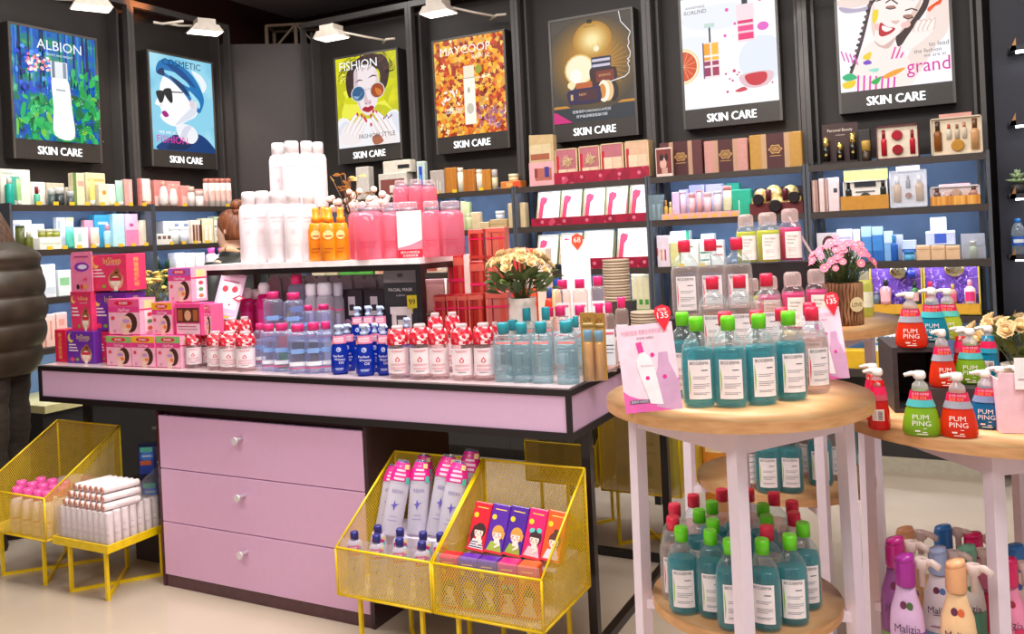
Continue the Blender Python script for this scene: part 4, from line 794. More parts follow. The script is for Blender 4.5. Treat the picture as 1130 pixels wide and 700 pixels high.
# ---- bay 7
loc, rz, w, h = slot('b', 906, 946, 135, 0, .03)
t = T('display_card', 'dark brown display stand with three black and gold bottles', 'display', loc, 0, None)
P('back_card', B().box(-w / 2, w / 2, .06, .065, 0, h, M('3c2422', .4)).box(-w / 2, w / 2, 0, .065, 0, .012, M('2a1a1a', .3)), t)
P('lettering', B().text('Personal Beauty', 0, h * .84, .022, .0594, M('e8d8c8', .4), w * .7).text('collection', 0, h * .72, .012, .0594, M('c8b8a8', .4)), t)
for i, (x, hh) in enumerate(((-.07, .66), (0, .5), (.065, .72))):
    b = P('serum_bottle', B().lathe([(.018, .013), (.018, hh * h * .62), (.014, hh * h * .66)], M('16100e', .15), 12, x, .03), t)
    P('gold_cap', B().lathe([(.012, hh * h * .66), (.015, hh * h * .7), (.015, hh * h)], M('d8b868', .2, .9), 12, x, .03), b); P('gold_ring', B().ell(x, hh * h * .35, .007, .007, .0115, M('c8a858', .3, .6), 8), b)
box_('b', 947, 961, 143, 0, .07, '2c2826', 'small black box behind the gold jar'); jar('b', 951, 961, 155, 0, .02, '3a2a1c', 'c8a04c', 'small dark jar with gold lid before the small black box', cf=.5)
def set_box(x0, x1, yt, k, off, label, col, inner, items, lidcol=None, lean=.0):
    loc, rz, w, h = slot('b', x0, x1, yt, k, off)
    t = T('gift_set', label, 'gift set', loc, 0, None, None, (radians(-8), 0, 0) if lean else None)
    P('box_shell', B().box(-w / 2, w / 2, .004, .05, 0, h, M(col, .4)).box(-w / 2, -w / 2 + .005, -.012, .004, 0, h, M(col, .4)).box(w / 2 - .005, w / 2, -.012, .004, 0, h, M(col, .4)).box(-w / 2, w / 2, -.012, .004, 0, .006, M(col, .4)).box(-w / 2, w / 2, -.012, .004, h - .006, h, M(col, .4)), t)
    P('insert', B().rect(-w / 2 + .005, w / 2 - .005, .006, h - .006, .003, M(inner, .5)), t)
    for (kind, u, v, ww, hh, c, cc) in items:
        x = -w / 2 + u * w; z = v * h
        if kind == 'b':
            o = P('set_bottle', B().lathe([(ww * w / 2, 0), (ww * w / 2, hh * h * .6), (ww * w * .3, hh * h * .68)], M(c, .2), 10, x, 0, sy=.5, z=z), t); P('cap', B().lathe([(ww * w * .3, hh * h * .68), (ww * w * .3, hh * h)], M(cc, .25), 10, x, 0, sy=.5, z=z), o)
        else: P('set_compact', B().lathe([(ww * w / 2, 0), (ww * w / 2, .012), (ww * w * .44, .014)], M(c, .2), 14).xf(Matrix.Translation((x, .002, z)) @ Matrix.Rotation(pi / 2, 4, 'X')), t)
    if lidcol:
        P('lid', B().box(-w * .32, w * .32, .05, .056, h * .4, h * 1.13, M(lidcol, .5)), t)
    return t, w, h
set_box(967, 1014, 138, 0, .03, 'open dark red gift set with red bottles on cream', '5c1220', 'e8dcc4', [('b', .18, .12, .14, .76, 'c0142c', '8a0c1c'), ('c', .5, .7, .26, .2, 'a8142a', ''), ('c', .5, .27, .26, .2, '98101f', ''), ('b', .85, .12, .13, .7, 'b8122a', '8a0c1c')])
set_box(1027, 1084, 129, 0, .03, 'open cream gift set with amber bottles under a pink lid', 'd8c8b0', 'e6d4b8', [('b', .14, .12, .16, .8, '8a5018', '3a2414'), ('b', .36, .42, .1, .4, 'd8d0c0', 'b84030'), ('b', .52, .42, .1, .38, 'c8b8a0', '8a6a50'), ('b', .66, .42, .1, .42, 'd8c8b4', 'c08060'), ('c', .52, .24, .26, .2, 'c08a30', ''), ('b', .86, .1, .17, .82, 'c89868', '6a4020')], 'd89c90')
box_('b', 896, 903, 199, 1, .04, 'b88a7c', 'narrow bronze pink box at the left of the second shelf', [(.2, 0, .5, 1, 'e0c0b4')]); box_('b', 904, 913, 197, 1, .04, 'e8d0cc', 'narrow pale pink box with bronze stripe', [(.6, 0, .9, 1, 'a87868')]); box_('b', 914, 926, 196, 1, .04, 'ecd4d4', 'pale pink box with small dark label', [(.5, .55, .85, .68, '3a3a44')])
t, w, h = set_box(931, 980, 199, 1, .05, 'white gift set with black bottles in an ochre tray and yellow lid', 'e4e0dc', 'efece6', [('b', .12, .3, .14, .65, '1c2420', '12100e'), ('b', .9, .3, .14, .68, '1c2420', '12100e'), ('c', .5, .42, .24, .2, '3a3a34', '')])
P('yellow_lid', B().box(-w / 2, w / 2, .056, .062, h * .3, h * 1.38, M('efe070', .4)), t); P('ochre_front', B().box(-w * .56, w * .52, -.03, -.02, 0, h * .48, M('c88a2c', .5)), t); P('dark_panel', B().box(-w * .24, w * .24, -.004, .002, h * .78, h * .95, M('1e2430', .4)).box(-w * .22, w * .22, -.002, .002, h * .6, h * .64, M('6a6a68', .4)), t)
t, w, h = set_box(982, 1023, 188, 1, .03, 'clear blister gift set with two beige bottles', 'dfe4f0', 'eeeef4', [('b', .2, .16, .22, .7, 'd8b488', 'e8e8ec'), ('b', .5, .52, .13, .34, '8a8a90', 'a8a8b0'), ('c', .5, .32, .18, .2, 'a86848', ''), ('b', .8, .16, .22, .72, 'd8b488', 'e8e8ec')], 'dcb4ac')
P('blister', B().box(-w / 2, w / 2, -.04, -.036, 0, h, G('e8f0ff', .12)), t)
t, w, h = set_box(1027, 1082, 205, 1, .05, 'white gift set with small brown bottles in an orange tray', 'dcd4d8', 'e8dcdc', [('b', .14, .3, .14, .6, '7a5a58', '5a3a3c'), ('c', .34, .6, .14, .2, 'd8b8b0', ''), ('c', .52, .62, .2, .2, 'b89888', ''), ('c', .72, .6, .14, .2, 'e0c0b8', ''), ('b', .88, .3, .15, .64, 'b88878', '6a4a48')], 'e8b8b8')
P('orange_front', B().box(-w / 2, w / 2, -.03, -.022, 0, h * .48, RAMP('orange_stripes', 'noise', 6, [(.4, 'c8781c'), (.6, 'f0b050')], stretch=(8, 1, .2))), t)
# third shelf bay 7
loc, rz, w, h = slot('b', 902, 924, 257, 2, .04)
t = T('photo_card', 'pale card with red haired portrait behind the pink daisies', 'card', loc, 0)
P('card', B().box(-w / 2, w / 2, 0, .004, 0, h, M('dcd4dc', .5)), t); P('printed_photo', B().ell(.01, h * .62, .034, .045, -.0006, M('5a2424', .5)).ell(.008, h * .55, .022, .034, -.001, M('f0d8d0', .5)).rect(-.02, .04, h * .05, h * .26, -.0012, M('8aa8d0', .5)), t)
box_('b', 924, 941, 253, 2, .08, 'eceaf6', 'white lilac box behind the pink daisies', [(.1, .7, .9, .76, 'b8b0d8')]); box_('b', 942, 950, 253, 2, .08, 'f2f2fa', 'narrow white box left of the blue boxes')
box_('b', 951, 962, 250, 2, .07, '4a8ccc', 'blue gradient box, left of two', [(0, .7, 1, 1, 'a8d0ee'), (0, 0, 1, .3, '2a6ab4')]); box_('b', 963, 975, 250, 2, .07, '3f86cc', 'blue gradient box, right of two', [(0, .75, 1, 1, 'b0d8f0'), (0, 0, 1, .3, '2464b0')]); box_('b', 976, 986, 255, 2, .06, '7fb0dc', 'light blue box behind the blue bottle', [(0, .6, 1, 1, 'cfe4f6')])
bot_('b', 983, 991, 260, 2, .02, '1e5ab0', '3a90d0', 'slender blue bottle with tapered cap', .3); box_('b', 987, 997, 259, 2, .12, 'd8e0f2', 'pale blue box behind the slender blue bottle')
box_('b', 996, 1012, 265, 2, .07, 'c8d8ee', 'small blue and white box behind the blue jar', [(0, .4, 1, .55, '2a58a8')]); jar('b', 998, 1010, 277, 2, .02, '5aa8d0', '2a78b8', 'wide blue glass jar before the small blue box', cf=.35)
for i, x in enumerate((1019.5, 1036, 1052.5)):
    box_('b', x - 8, x + 8, 271, 2, .05, 'e0b890', ORD[i] + ' low peach box from the left under the blue box', [(.1, .7, .9, .76, 'c09068')], d=.1, group='low peach boxes')
zt = slot('b', 1011, 1028, 271, 2, .05)[3]
loc, rz, w, h = slot('b', 1022, 1055, 255, 2, .06); t = T('cosmetic_carton', 'wide white and blue box lying on the low peach boxes', 'box', loc + Vector((0, 0, zt + .001)), 0); h1 = h - zt; carton(t, w, h1, .09, 'cdd8f4', [(.3, .1, .7, .85, '3a5cc0'), (0, .8, 1, .95, 'f0f4ff')])
loc, rz, w, h = slot('b', 1027, 1045, 240, 2, .07); t = T('cosmetic_carton', 'small bright white box on top of the wide blue box', 'box', loc + Vector((0, 0, zt + h1 + .003)), 0); carton(t, w, h - zt - h1 - .003, .07, 'f8f8fc')
loc, rz, w, h = slot('b', 1061, 1088, 258, 2, .04)
t = T('clear_set_box', 'grey clear box with a pale green pump bottle inside', 'box', loc, 0); P('back_panel', B().box(-w / 2, w / 2, .06, .064, 0, h, M('aeb0ba', .5)), t); P('clear_front', B().box(-w / 2, w / 2, 0, .003, 0, h * .5, G('e0e4ee', .2)), t); b = P('pump_bottle', B().lathe([(.02, .004), (.02, h * .42), (.01, h * .5)], M('a8b890', .3), 10, 0, .03), t); P('pump', B().lathe([(.008, h * .5), (.008, h * .62), (.014, h * .64), (.014, h * .7)], M('ece8e0', .3), 8, 0, .03), b)
# yellow gift boxes with purple paper
yel = M('efd030', .45); shred = RAMP('purple_shred', 'voronoi', 60, [(0, '7a4ad0'), (.5, 'a880f0'), (1, 'd8c0ff')], rough=.6)
def yellow_box(x0, x1, yt, label, items, lab2):
    loc, rz, w, h = slot('b', x0, x1, yt, 3, .05)
    t = T('yellow_gift_box', label, 'gift box', loc, 0, None, None, (radians(-6), 0, 0))
    P('box_shell', B().box(-w / 2, w / 2, .03, .04, 0, h, yel).box(-w / 2, -w / 2 + .006, -.05, .03, 0, h, yel).box(w / 2 - .006, w / 2, -.05, .03, 0, h, yel).box(-w / 2, w / 2, -.05, -.044, 0, h * .2, M('d8a020', .45)).box(-w / 2, w / 2, -.05, .03, 0, .005, yel), t)
    g = random.Random(9); b = B()
    for i in range(170):
        x = g.uniform(-w / 2 + .02, w / 2 - .02); z = g.uniform(h * .12, h * .88); y = g.uniform(-.015, .02); r = .014; a = g.random() * 6; a2 = a + g.uniform(.6, 1.6)
        b.bar((x, y, z), (x + r * cos(a), y - .008, z + r * sin(a)), .004, shred, .002); b.bar((x + r * cos(a), y - .008, z + r * sin(a)), (x + r * cos(a) + r * cos(a2), y, z + r * sin(a) + r * sin(a2)), .004, shred, .002)
    P('paper_bed', B().rect(-w / 2 + .006, w / 2 - .006, .004, h - .01, .028, M('8a5ad8', .6)), t); P('shredded_paper', b, t, stuff=True)
    P('gold_ball', B().ball((w * .06, -.02, h * .86), .048, M('c8c0a0', .12, .95), 16, 10, sy=.6), t)
    for (u, v, ww, hh, c, cc, lab) in items:
        x = -w / 2 + u * w; o = P('bottle', B().lathe([(ww, 0), (ww, hh * .62), (ww * .45, hh * .72)], M(c, .25), 10, x, -.03, z=v * h), t); P('cap', B().lathe([(ww * .4, hh * .72), (ww * .4, hh)], M(cc, .25), 8, x, -.03, z=v * h), o)
        if lab: P('label', B().wrap(-.9, .9, v * h + hh * .1, v * h + hh * .5, ww * 1.03, M(lab, .4), 6, cx=x, cy=-.03), o)
yellow_box(960, 1018, 291, 'open yellow gift box of purple paper and bottles, left of two', [(.12, .2, .018, .07, '6a7a90', '8a98a8', None), (.3, .2, .028, .13, 'f0a8b0', '20242c', 'f4b8bc'), (.68, .2, .016, .07, '3a4a80', '8090c0', None), (.85, .22, .022, .11, '3a7a4a', '1a3a24', 'f0b0b8'), (.8, .7, .02, .06, '2a3ab0', '2a3ab0', None)], '')
yellow_box(1019, 1081, 288, 'open yellow gift box of purple paper and pink labelled bottles, right of two', [(.12, .25, .024, .1, 'f2e8f0', 'e02050', 'e83a6a'), (.52, .2, .018, .1, 'c88a70', 'd8b040', 'e85a80'), (.82, .2, .026, .12, 'f4e4ee', 'f0a0b8', 'e8307a')], '')
# low stand with yellow box seen below bay 7
z5 = .62
p0 = onY(928, 405, 4.82); p1 = onY(988, 405, 4.82); w = p1.x - p0.x
t = T('yellow_stock_box', 'low yellow stock box below the shelf right of the wooden round table', 'box', ((p0.x + p1.x) / 2, 4.82, .601)); P('carton', B().box(-w / 2, w / 2, 0, .12, 0, onY(950, 388, 4.82).z - .601, M('e0b020', .5)), t)
zt = onY(950, 388, 4.82).z
p0 = onY(963, 380, 4.82); p1 = onY(988, 380, 4.82); w = p1.x - p0.x
t = T('soft_pack', 'white soft pack with green and red patches on the yellow stock box', 'pack', ((p0.x + p1.x) / 2, 4.84, zt + .001)); h = onY(975, 366, 4.82).z - zt
P('pouch', B().rbox(-w / 2, w / 2, 0, .06, 0, h, M('e4e8e4', .5), .012), t)
b = B(); g = random.Random(4)
for i in range(12): b.rect(*(lambda x, z: (x, x + .016, z, z + .013))(g.uniform(-w / 2 + .012, w / 2 - .03), g.uniform(.012, h - .03)), -.0006 - i * .0001, M(g.choice(['2a9a6a', 'd03048', '3a8ac0', '1e7a50']), .5))
P('printed_front', b, t)
# ================================================================== the long display table
TZ = .905; TX0, TX1, TY0, TY1 = -3.73, -1.085, 2.44, 3.46
pinkw = M('dfb9d8', .3, var=.015); blk = M('1c1516', .3)
t = T('display_table', 'long black framed display table with pink white apron', 'table', ((TX0 + TX1) / 2, (TY0 + TY1) / 2, 0)); ox, oy = t.location.x, t.location.y
def tb(b, x0, x1, y0, y1, z0, z1, m): return b.box(x0 - ox, x1 - ox, y0 - oy, y1 - oy, z0, z1, m)
P('tabletop', tb(B(), TX0, TX1, TY0, TY1, TZ - .024, TZ - .004, blk), t)
P('top_inlay', tb(B(), TX0 + .012, TX1 - .012, TY0 + .012, TY1 - .012, TZ - .004, TZ, M('c2aeb0', .18)), t)
P('front_apron_panel', tb(B(), TX0 + .02, TX1 - .02, TY0 + .006, TY0 + .02, TZ - .14, TZ - .024, pinkw), t)
P('end_apron_panel', tb(B(), TX1 - .02, TX1 - .006, TY0 + .02, TY1 - .02, TZ - .14, TZ - .024, pinkw), t)
P('apron_frame', tb(tb(tb(tb(tb(B(), TX0, TX1, TY0, TY0 + .02, TZ - .165, TZ - .14, blk), TX1 - .02, TX1, TY0 + .02, TY1, TZ - .165, TZ - .14, blk), TX0, TX0 + .02, TY0, TY0 + .006, TZ - .14, TZ - .024, blk), TX1 - .02, TX1, TY0, TY0 + .006, TZ - .14, TZ - .024, blk), TX0, TX0 + .02, TY0 + .02, TY1, TZ - .165, TZ - .024, blk), t)
for x, y0_ in ((TX0 + .02, 2.64), (TX1 - .035, 2.58)):
    for y in (y0_, 3.40): P('leg', tb(B(), x, x + .03, y, y + .03, 0, TZ - .14, blk), t)
P('foot_bar', tb(B(), TX1 - .035, TX1 - .005, 2.61, 3.40, 0, .03, blk), t); P('foot_bar', tb(B(), TX0 + .05, TX1 - .035, 3.40, 3.43, 0, .03, blk), t); P('foot_bar', tb(B(), TX0 + .02, TX0 + .05, 2.67, 3.40, 0, .03, blk), t)
# drawer cabinet
t = T('drawer_cabinet', 'pink white three drawer cabinet under the long table', 'cabinet', (-2.45, 2.462, 0)); cw = 1.09
P('body', B().box(-cw / 2, cw / 2, .022, .55, .0, .73, M('3a1620', .2)), t)
P('side_frame', B().box(-cw / 2, -cw / 2 + .016, 0, .022, 0, .73, M('4a2028', .2)), t); P('side_frame', B().box(cw / 2 - .016, cw / 2, 0, .022, 0, .73, M('3a2228', .2)), t)
P('plinth', B().box(-cw / 2 + .016, cw / 2 - .016, .004, .022, 0, .05, M('5a3a40', .25)), t)
for i in range(3):
    z = .053 + i * .222
    d = P('drawer', B().rbox(-cw / 2 + .018, cw / 2 - .018, -.004, .02, z, z + .218, M('dfb0d2', .28, var=.015), .003), t)
    P('knob', B().lathe([(.010, 0), (.010, .034), (.015, .035), (.015, .041)], M('e8e0e4', .2, .3), 12).xf(Matrix.Translation((-.06, -.004, z + .150)) @ Matrix.Rotation(pi / 2, 4, 'X')), d)
# white riser
RX0, RX1, RY0, RY1, RZ = -2.98, -1.79, 2.69, 3.07, 1.325
t = T('riser_shelf', 'white topped riser shelf with black frame on the long table', 'shelf', ((RX0 + RX1) / 2, (RY0 + RY1) / 2, TZ)); rh = RZ - TZ; a, b_ = (RX1 - RX0) / 2, (RY1 - RY0) / 2
P('shelf_top', B().box(-a, a, -b_, b_, rh - .022, rh, M('f6eef0', .35)), t)
P('top_frame', B().box(-a, a, -b_ + .002, -b_ + .02, rh - .045, rh - .022, blk).box(-a, a, b_ - .02, b_ - .002, rh - .045, rh - .022, blk).box(-a, -a + .02, -b_ + .02, b_ - .02, rh - .045, rh - .022, blk).box(a - .02, a, -b_ + .02, b_ - .02, rh - .045, rh - .022, blk), t)
for x in (-a, a - .025):
    for y in (-b_ + .002, b_ - .027): P('post', B().box(x, x + .025, y, y + .025, 0.001, rh - .045, blk), t)

# ------------------------------------------------------------------ bottle kinds on the table (front = -y)
def place(pr, x0, x1, yt, Y, label, zb=TZ + .001, group=None, k=.8, wk=1.0, rzx=0.0):
    """put a copy so that it spans photo columns x0..x1 at depth Y and reaches row yt"""
    pm = (x0 + x1) / 2; ym = yt + 25
    X = onY(pm, ym, Y).x; w_ = abs(onY(x1, ym, Y).x - onY(x0, ym, Y).x) * .93; h = onY(pm, yt, Y).z - zb
    rz = facing((X, Y), k) + rzx; sx = w_ * wk / pr.w
    return pr.put(label, (X, Y, zb), rz, group, (sx, sx, h / pr.h))
lab_w = M('f6e6ea', .4); red = M('d8102c', .3); pk_cap = M('f0307a', .25); ink = M('3a3a4a', .5); pinkink = M('e890a0', .5)
def rose_water():
    r = .023; b = B().lathe([(r * .95, 0), (r, .006), (r, .105), (r * .8, .118), (r * .5, .124)], G('eadada', .16, tint='fff2f2'), 14)
    lb = B().wrap(-1.25, 1.25, .018, .1, r * 1.012, lab_w, 8)
    y = 0; tx = B()
    pts = [(-.004, .066), (-.0052, .061), (-.003, .057), (.003, .057), (.0052, .061), (.004, .066), (0, .074)]
    tx.poly(pts, -r * 1.03, red).poly([(p[0] * .55, .0625 + (p[1] - .0625) * .6) for p in pts], -r * 1.035, lab_w)
    for z, w_ in ((.092, .028), (.088, .022)): tx.wrap(-w_ / 2 / r, w_ / 2 / r, z, z + .002, r * 1.025, pinkink, 4)
    for z, w_ in ((.048, .03), (.044, .034), (.036, .034), (.032, .03), (.026, .018)): tx.wrap(-w_ / 2 / r, w_ / 2 / r, z, z + .0018, r * 1.025, pinkink if z > .03 else ink, 4)
    neck = B().lathe([(r * .5, .12), (r * .5, .135), (r * .3, .137), (r * .3, .15)], M('f4e8ea', .3), 10)
    fp = RAMP('red_flower_print', 'voronoi', 135, [(.0, 'b80c26'), (.5, 'd8142e'), (.6, 'f6ccd0'), (.72, 'e02440'), (.86, '8c0c1e'), (.93, 'fbeeee')], rough=.3)
    bib = B().lathe([(r * 1.06, .112), (r * 1.08, .122), (r * .98, .142), (r * .9, .158), (r * .78, .164)], fp, 16, caps=False).lathe([(r * 1.0, .113), (r * .7, .160)], M('a80c20', .4), 14, caps=False)
    bl = B()
    for i in range(5):
        a = -1.2 + i * .6; z = .118 + .02 * (i % 2); bl.wrap(a - .16, a + .16, z - .005, z + .006, r * 1.11, M(['f8e4e4', 'e83c54', 'fbd4d8'][i % 3], .4), 3)
    cap = B().lathe([(r * .5, .15), (r * .55, .170), (r * .48, .174)], G('f4e4e6', .6), 12)
    return Proto('rose_water_bottle', r * 2, .172, [('body', b), ('label', lb, [('label_print', tx)]), ('neck_collar', neck), ('flower_bib', bib, [('flower_print', bl)]), ('cap', cap)], 'bottle')
ROSE = rose_water()
def micellar(cap_m, liq, capw=.55, wave=True, n=16):
    r = .027; b = B().lathe([(r * .93, 0), (r, .006), (r, .14), (r * .93, .152), (r * .55, .158)], liq, n, sy=.8, p=3.2)
    lb = B().wrap(-.85, .85, .018, .115, r * 1.01, M('eef0f8', .4), 6, sy=.8, p=3.2) if not wave else B().wrap(-.8, .8, .03, .045, r * 1.012, M('f4f4f8', .4), 6, sy=.8, p=3.2)
    parts = [('body', b)]
    if wave:
        bw = B().wrap(-1.5, 1.5, .082, .089, r * 1.012, M('7aa0dc', .35), 10, sy=.8, p=3.2).wrap(-.45, .45, .076, .094, r * 1.014, M('88aae4', .35), 6, sy=.8, p=3.2).wrap(-1.2, 1.2, .02, .024, r * 1.012, M('e05080', .4), 8, sy=.8, p=3.2)
        parts += [('wave_band', bw), ('small_label', lb)]
    else:
        tx = B().wrap(-.6, .6, .1, .107, r * 1.02, M('e86a8a', .4), 5, sy=.8, p=3.2).wrap(-.6, .5, .07, .073, r * 1.02, ink, 5, sy=.8, p=3.2).wrap(-.6, .6, .06, .062, r * 1.02, ink, 5, sy=.8, p=3.2).wrap(-.6, .3, .05, .052, r * 1.02, ink, 5, sy=.8, p=3.2)
        parts += [('label', lb, [('label_print', tx)])]
    parts += [('cap', B().lathe([(r * .62, .158), (r * .62, .182), (r * .56, .186)], cap_m, 12, sy=.85))]
    return Proto('micellar_bottle', r * 2, .186, parts, 'bottle')
MIC = micellar(pk_cap, G('d4daf6', .13, tint='eceffc'))
MICR = micellar(pk_cap, G('ead8d4', .16, tint='fff2ee'), wave=False)
def oil_pump():
    r = .027; b = B().lathe([(r * .8, 0), (r * .98, .01), (r, .05), (r * .86, .09), (r * .5, .118), (r * .42, .13)], G('0c3cc0', .72, tint='2a5ae8'), 14, sy=.7)
    tx = B().text('Perfect', -.002, .062, .011, 0, M('f4f6ff', .4), rad=r * 1.05, sy=.72).text('Watery', .002, .051, .011, 0, M('f4f6ff', .4), rad=r * 1.05, sy=.72).text('Oil', .006, .04, .012, 0, M('f4f6ff', .4), rad=r * 1.05, sy=.72).ell(0, .083, .007, .008, -r * .74, M('d8e4ff', .4), 12).ell(0, .083, .0045, .0055, -r * .745, M('2a58c8', .4), 10).ell(.001, .084, .002, .003, -r * .75, M('f4f6ff', .4), 8)
    tx.rect(-.012, .012, .02, .022, -r * .74, M('c8d8f8', .4)).rect(-.010, .010, .016, .0175, -r * .74, M('c8d8f8', .4))
    bib = B().wrap(-1.35, 1.35, .102, .128, r * .82, M('f490b4', .4), 8, sy=.8).wrap(-.7, .7, .108, .122, r * .835, M('fbd8e4', .4), 6, sy=.8)
    dots = B().wrap(-1.4, -.95, .114, .13, r * .86, M('2a3a9a', .4), 4, sy=.8).wrap(-1.35, -.95, .1, .112, r * .86, M('f0b060', .4), 4, sy=.8).text('WATERY', .003, .115, .006, 0, M('e03a78', .4), rad=r * .86, sy=.8)
    cap = B().lathe([(r * .42, .128), (r * .45, .138), (r * .3, .14), (r * .3, .15), (r * .5, .152), (r * .46, .163)], M('bccdf0', .25), 12)
    noz = B().tube([(0, 0, .157), (.012, -.012, .158), (.016, -.018, .153)], .004, M('c8d6f4', .25), 6)
    return Proto('cleansing_oil_bottle', r * 2, .165, [('body', b), ('label_print', tx), ('neck_label', bib, [('label_dots', dots)]), ('pump_head', cap, [('nozzle', noz)])], 'bottle')
OIL = oil_pump()
def teal_bottle():
    r = .027; b = B().lathe([(r * .95, 0), (r, .005), (r, .122), (r * .9, .134), (r * .5, .138)], G('d0e4ea', .10, tint='f8fcfd'), 16, sy=.75, p=4)
    liq = B().lathe([(r * .9, .004), (r * .92, .118)], G('b4d4dc', .16, tint='eaf5f8'), 14, sy=.72, p=4)
    tx = B().wrap(-.55, .55, .11, .116, r * 1.015, M('f08a8a', .4), 4, sy=.75, p=4).wrap(-.6, .6, .096, .098, r * 1.015, M('7a8a9a', .5), 4, sy=.75, p=4).wrap(-.6, .5, .088, .0895, r * 1.015, M('7a8a9a', .5), 4, sy=.75, p=4).wrap(-.6, .4, .03, .0315, r * 1.015, M('6a9aa8', .5), 4, sy=.75, p=4).wrap(-.6, .6, .022, .0235, r * 1.015, M('6a9aa8', .5), 4, sy=.75, p=4)
    return Proto('toner_bottle', r * 2, .17, [('body', b, [('liquid', liq)]), ('label_print', tx), ('cap', B().lathe([(r * .55, .138), (r * .55, .167), (r * .5, .17)], M('2a9aa8', .25), 12))], 'bottle')
TEAL = teal_bottle()
spray_w = M('e9dde0', .3, var=.02)
SPRAY = Proto('spray_can', .052, .21, [('can', B().lathe([(.025, 0), (.026, .004), (.026, .155), (.022, .168), (.0165, .172)], spray_w, 16)), ('cap', B().lathe([(.0175, .172), (.0175, .205), (.015, .21)], M('efe6e8', .35), 14)), ('label_print', B().wrap(-.5, .5, .13, .134, .0264, M('e8c4cc', .4), 5).wrap(-.4, .4, .12, .122, .0264, M('d8c8d0', .4), 5).wrap(-.45, .45, .05, .051, .0264, M('d8c8d0', .4), 5).wrap(-.2, .2, .085, .098, .0264, M('f0d4d8', .4), 5))], 'can')
orn = M('f08a0c', .3)
ORANGE = Proto('sun_spray_bottle', .044, .16, [('body', B().lathe([(.02, 0), (.022, .005), (.021, .09), (.017, .11), (.012, .115)], orn, 14, sy=.75)), ('spray_head', B().lathe([(.012, .115), (.012, .13), (.009, .133), (.009, .152), (.007, .16)], M('f6930f', .3), 10)), ('label_print', B().ell(0, .078, .012, .014, -.0168, M('fbd890', .4), 12).rect(-.008, .008, .072, .076, -.0172, M('b85a10', .4)).rect(-.01, .01, .035, .038, -.0168, M('b8500c', .4)).rect(-.012, .004, .025, .028, -.0168, M('b8500c', .4)))], 'bottle')
PINKB = Proto('pink_toner_bottle', .07, .17, [('body', B().lathe([(.03, 0), (.034, .006), (.035, .08), (.034, .125), (.029, .138), (.02, .142)], G('f490a8', .55, tint='ffc0cc'), 18)), ('cap', B().lathe([(.024, .142), (.026, .146), (.026, .166), (.023, .17)], G('f0dce2', .22), 14)), ('silver_ring', B().lathe([(.0245, .141), (.0255, .143), (.0255, .15), (.0245, .152)], M('c8b8c8', .2, .6), 14, caps=False)), ('label_print', B().wrap(-.6, .6, .05, .052, .0356, M('c8385a', .4), 5).wrap(-.5, .5, .042, .0435, .0356, M('c8385a', .4), 5).wrap(-.5, .4, .034, .0355, .0356, M('c8385a', .4), 5))], 'bottle')
# white spray cans on the riser
i = 0
for (x0, x1, yt, Y) in ((266, 284, 212, 2.76), (281, 299, 211, 2.80), (296, 317, 211, 2.76), (315, 334, 211, 2.75), (333, 349, 212, 2.78)):
    place(SPRAY, x0, x1, yt, Y, ORD[i] + ' white spray can from the left in the lower row on the riser', RZ + .001, 'white spray cans lower row'); i += 1
ztop = onY(306, 232, 2.86).z
t = T('display_block', 'low white display block behind the lower white spray cans', 'block', (onY(322, 250, 2.9).x, 2.9, RZ)); P('block', B().rbox(-.13, .13, -.055, .06, .001, ztop - RZ, M('f2e8ea', .4), .004), t)
for i, (x0, x1, yt, Y) in enumerate(((299, 316, 158, 2.89), (313, 332, 156, 2.86), (331, 347, 156, 2.90), (344, 359, 157, 2.93))):
    place(SPRAY, x0, x1, yt, Y, ORD[i] + ' white spray can from the left in the raised back row', ztop + .001, 'white spray cans raised row')
for i, (x0, x1, yt, Y) in enumerate(((341, 357, 229, 2.74), (354, 372, 229, 2.72), (351, 364, 228, 2.80), (369, 384, 229, 2.74))):
    place(ORANGE, x0, x1, yt, Y, ['left orange sun spray bottle beside the white cans', 'front middle orange sun spray bottle', 'orange sun spray bottle hidden behind the two front ones', 'right orange sun spray bottle beside the flower vase'][i], RZ + .001, 'orange sun spray bottles')
for i, (x0, x1, yt, Y) in enumerate(((386, 404, 224, 2.82), (392, 423, 223, 2.74), (420, 443, 224, 2.78), (437, 464, 223, 2.80), (466, 487, 222, 2.75), (484, 511, 222, 2.78))):
    place(PINKB, x0, x1, yt, Y, ORD[i] + ' large pink toner bottle from the left in the lower row on the riser', RZ + .001, 'pink toner bottles lower row')
zt2 = onY(455, 240, 2.95).z
t = T('display_block', 'low pale block behind the lower pink toner bottles', 'block', (onY(452, 240, 2.96).x, 2.97, RZ)); P('block', B().rbox(-.14, .13, -.06, .06, .001, zt2 - RZ, M('f0dce0', .4), .004), t)
for i, (x0, x1, yt, Y) in enumerate(((435, 453, 199, 2.95), (452, 468, 198, 2.95), (466, 482, 199, 2.96))):
    place(PINKB, x0, x1, yt, Y, ORD[i] + ' pink toner bottle from the left in the raised row', zt2 + .001, 'pink toner bottles raised row')
p = onY(451, 255, 2.68)
p = onY(451, 255, 2.70); h = onY(451, 233, 2.70).z - RZ; w_ = .098
t = T('price_card', 'white and pink standing card in front of the pink toner bottles', 'card', (p.x, 2.705, RZ + .001), facing(p, .5)); P('card', B().box(-w_ / 2, w_ / 2, 0, .003, 0, h, M('f8eef0', .4)), t)
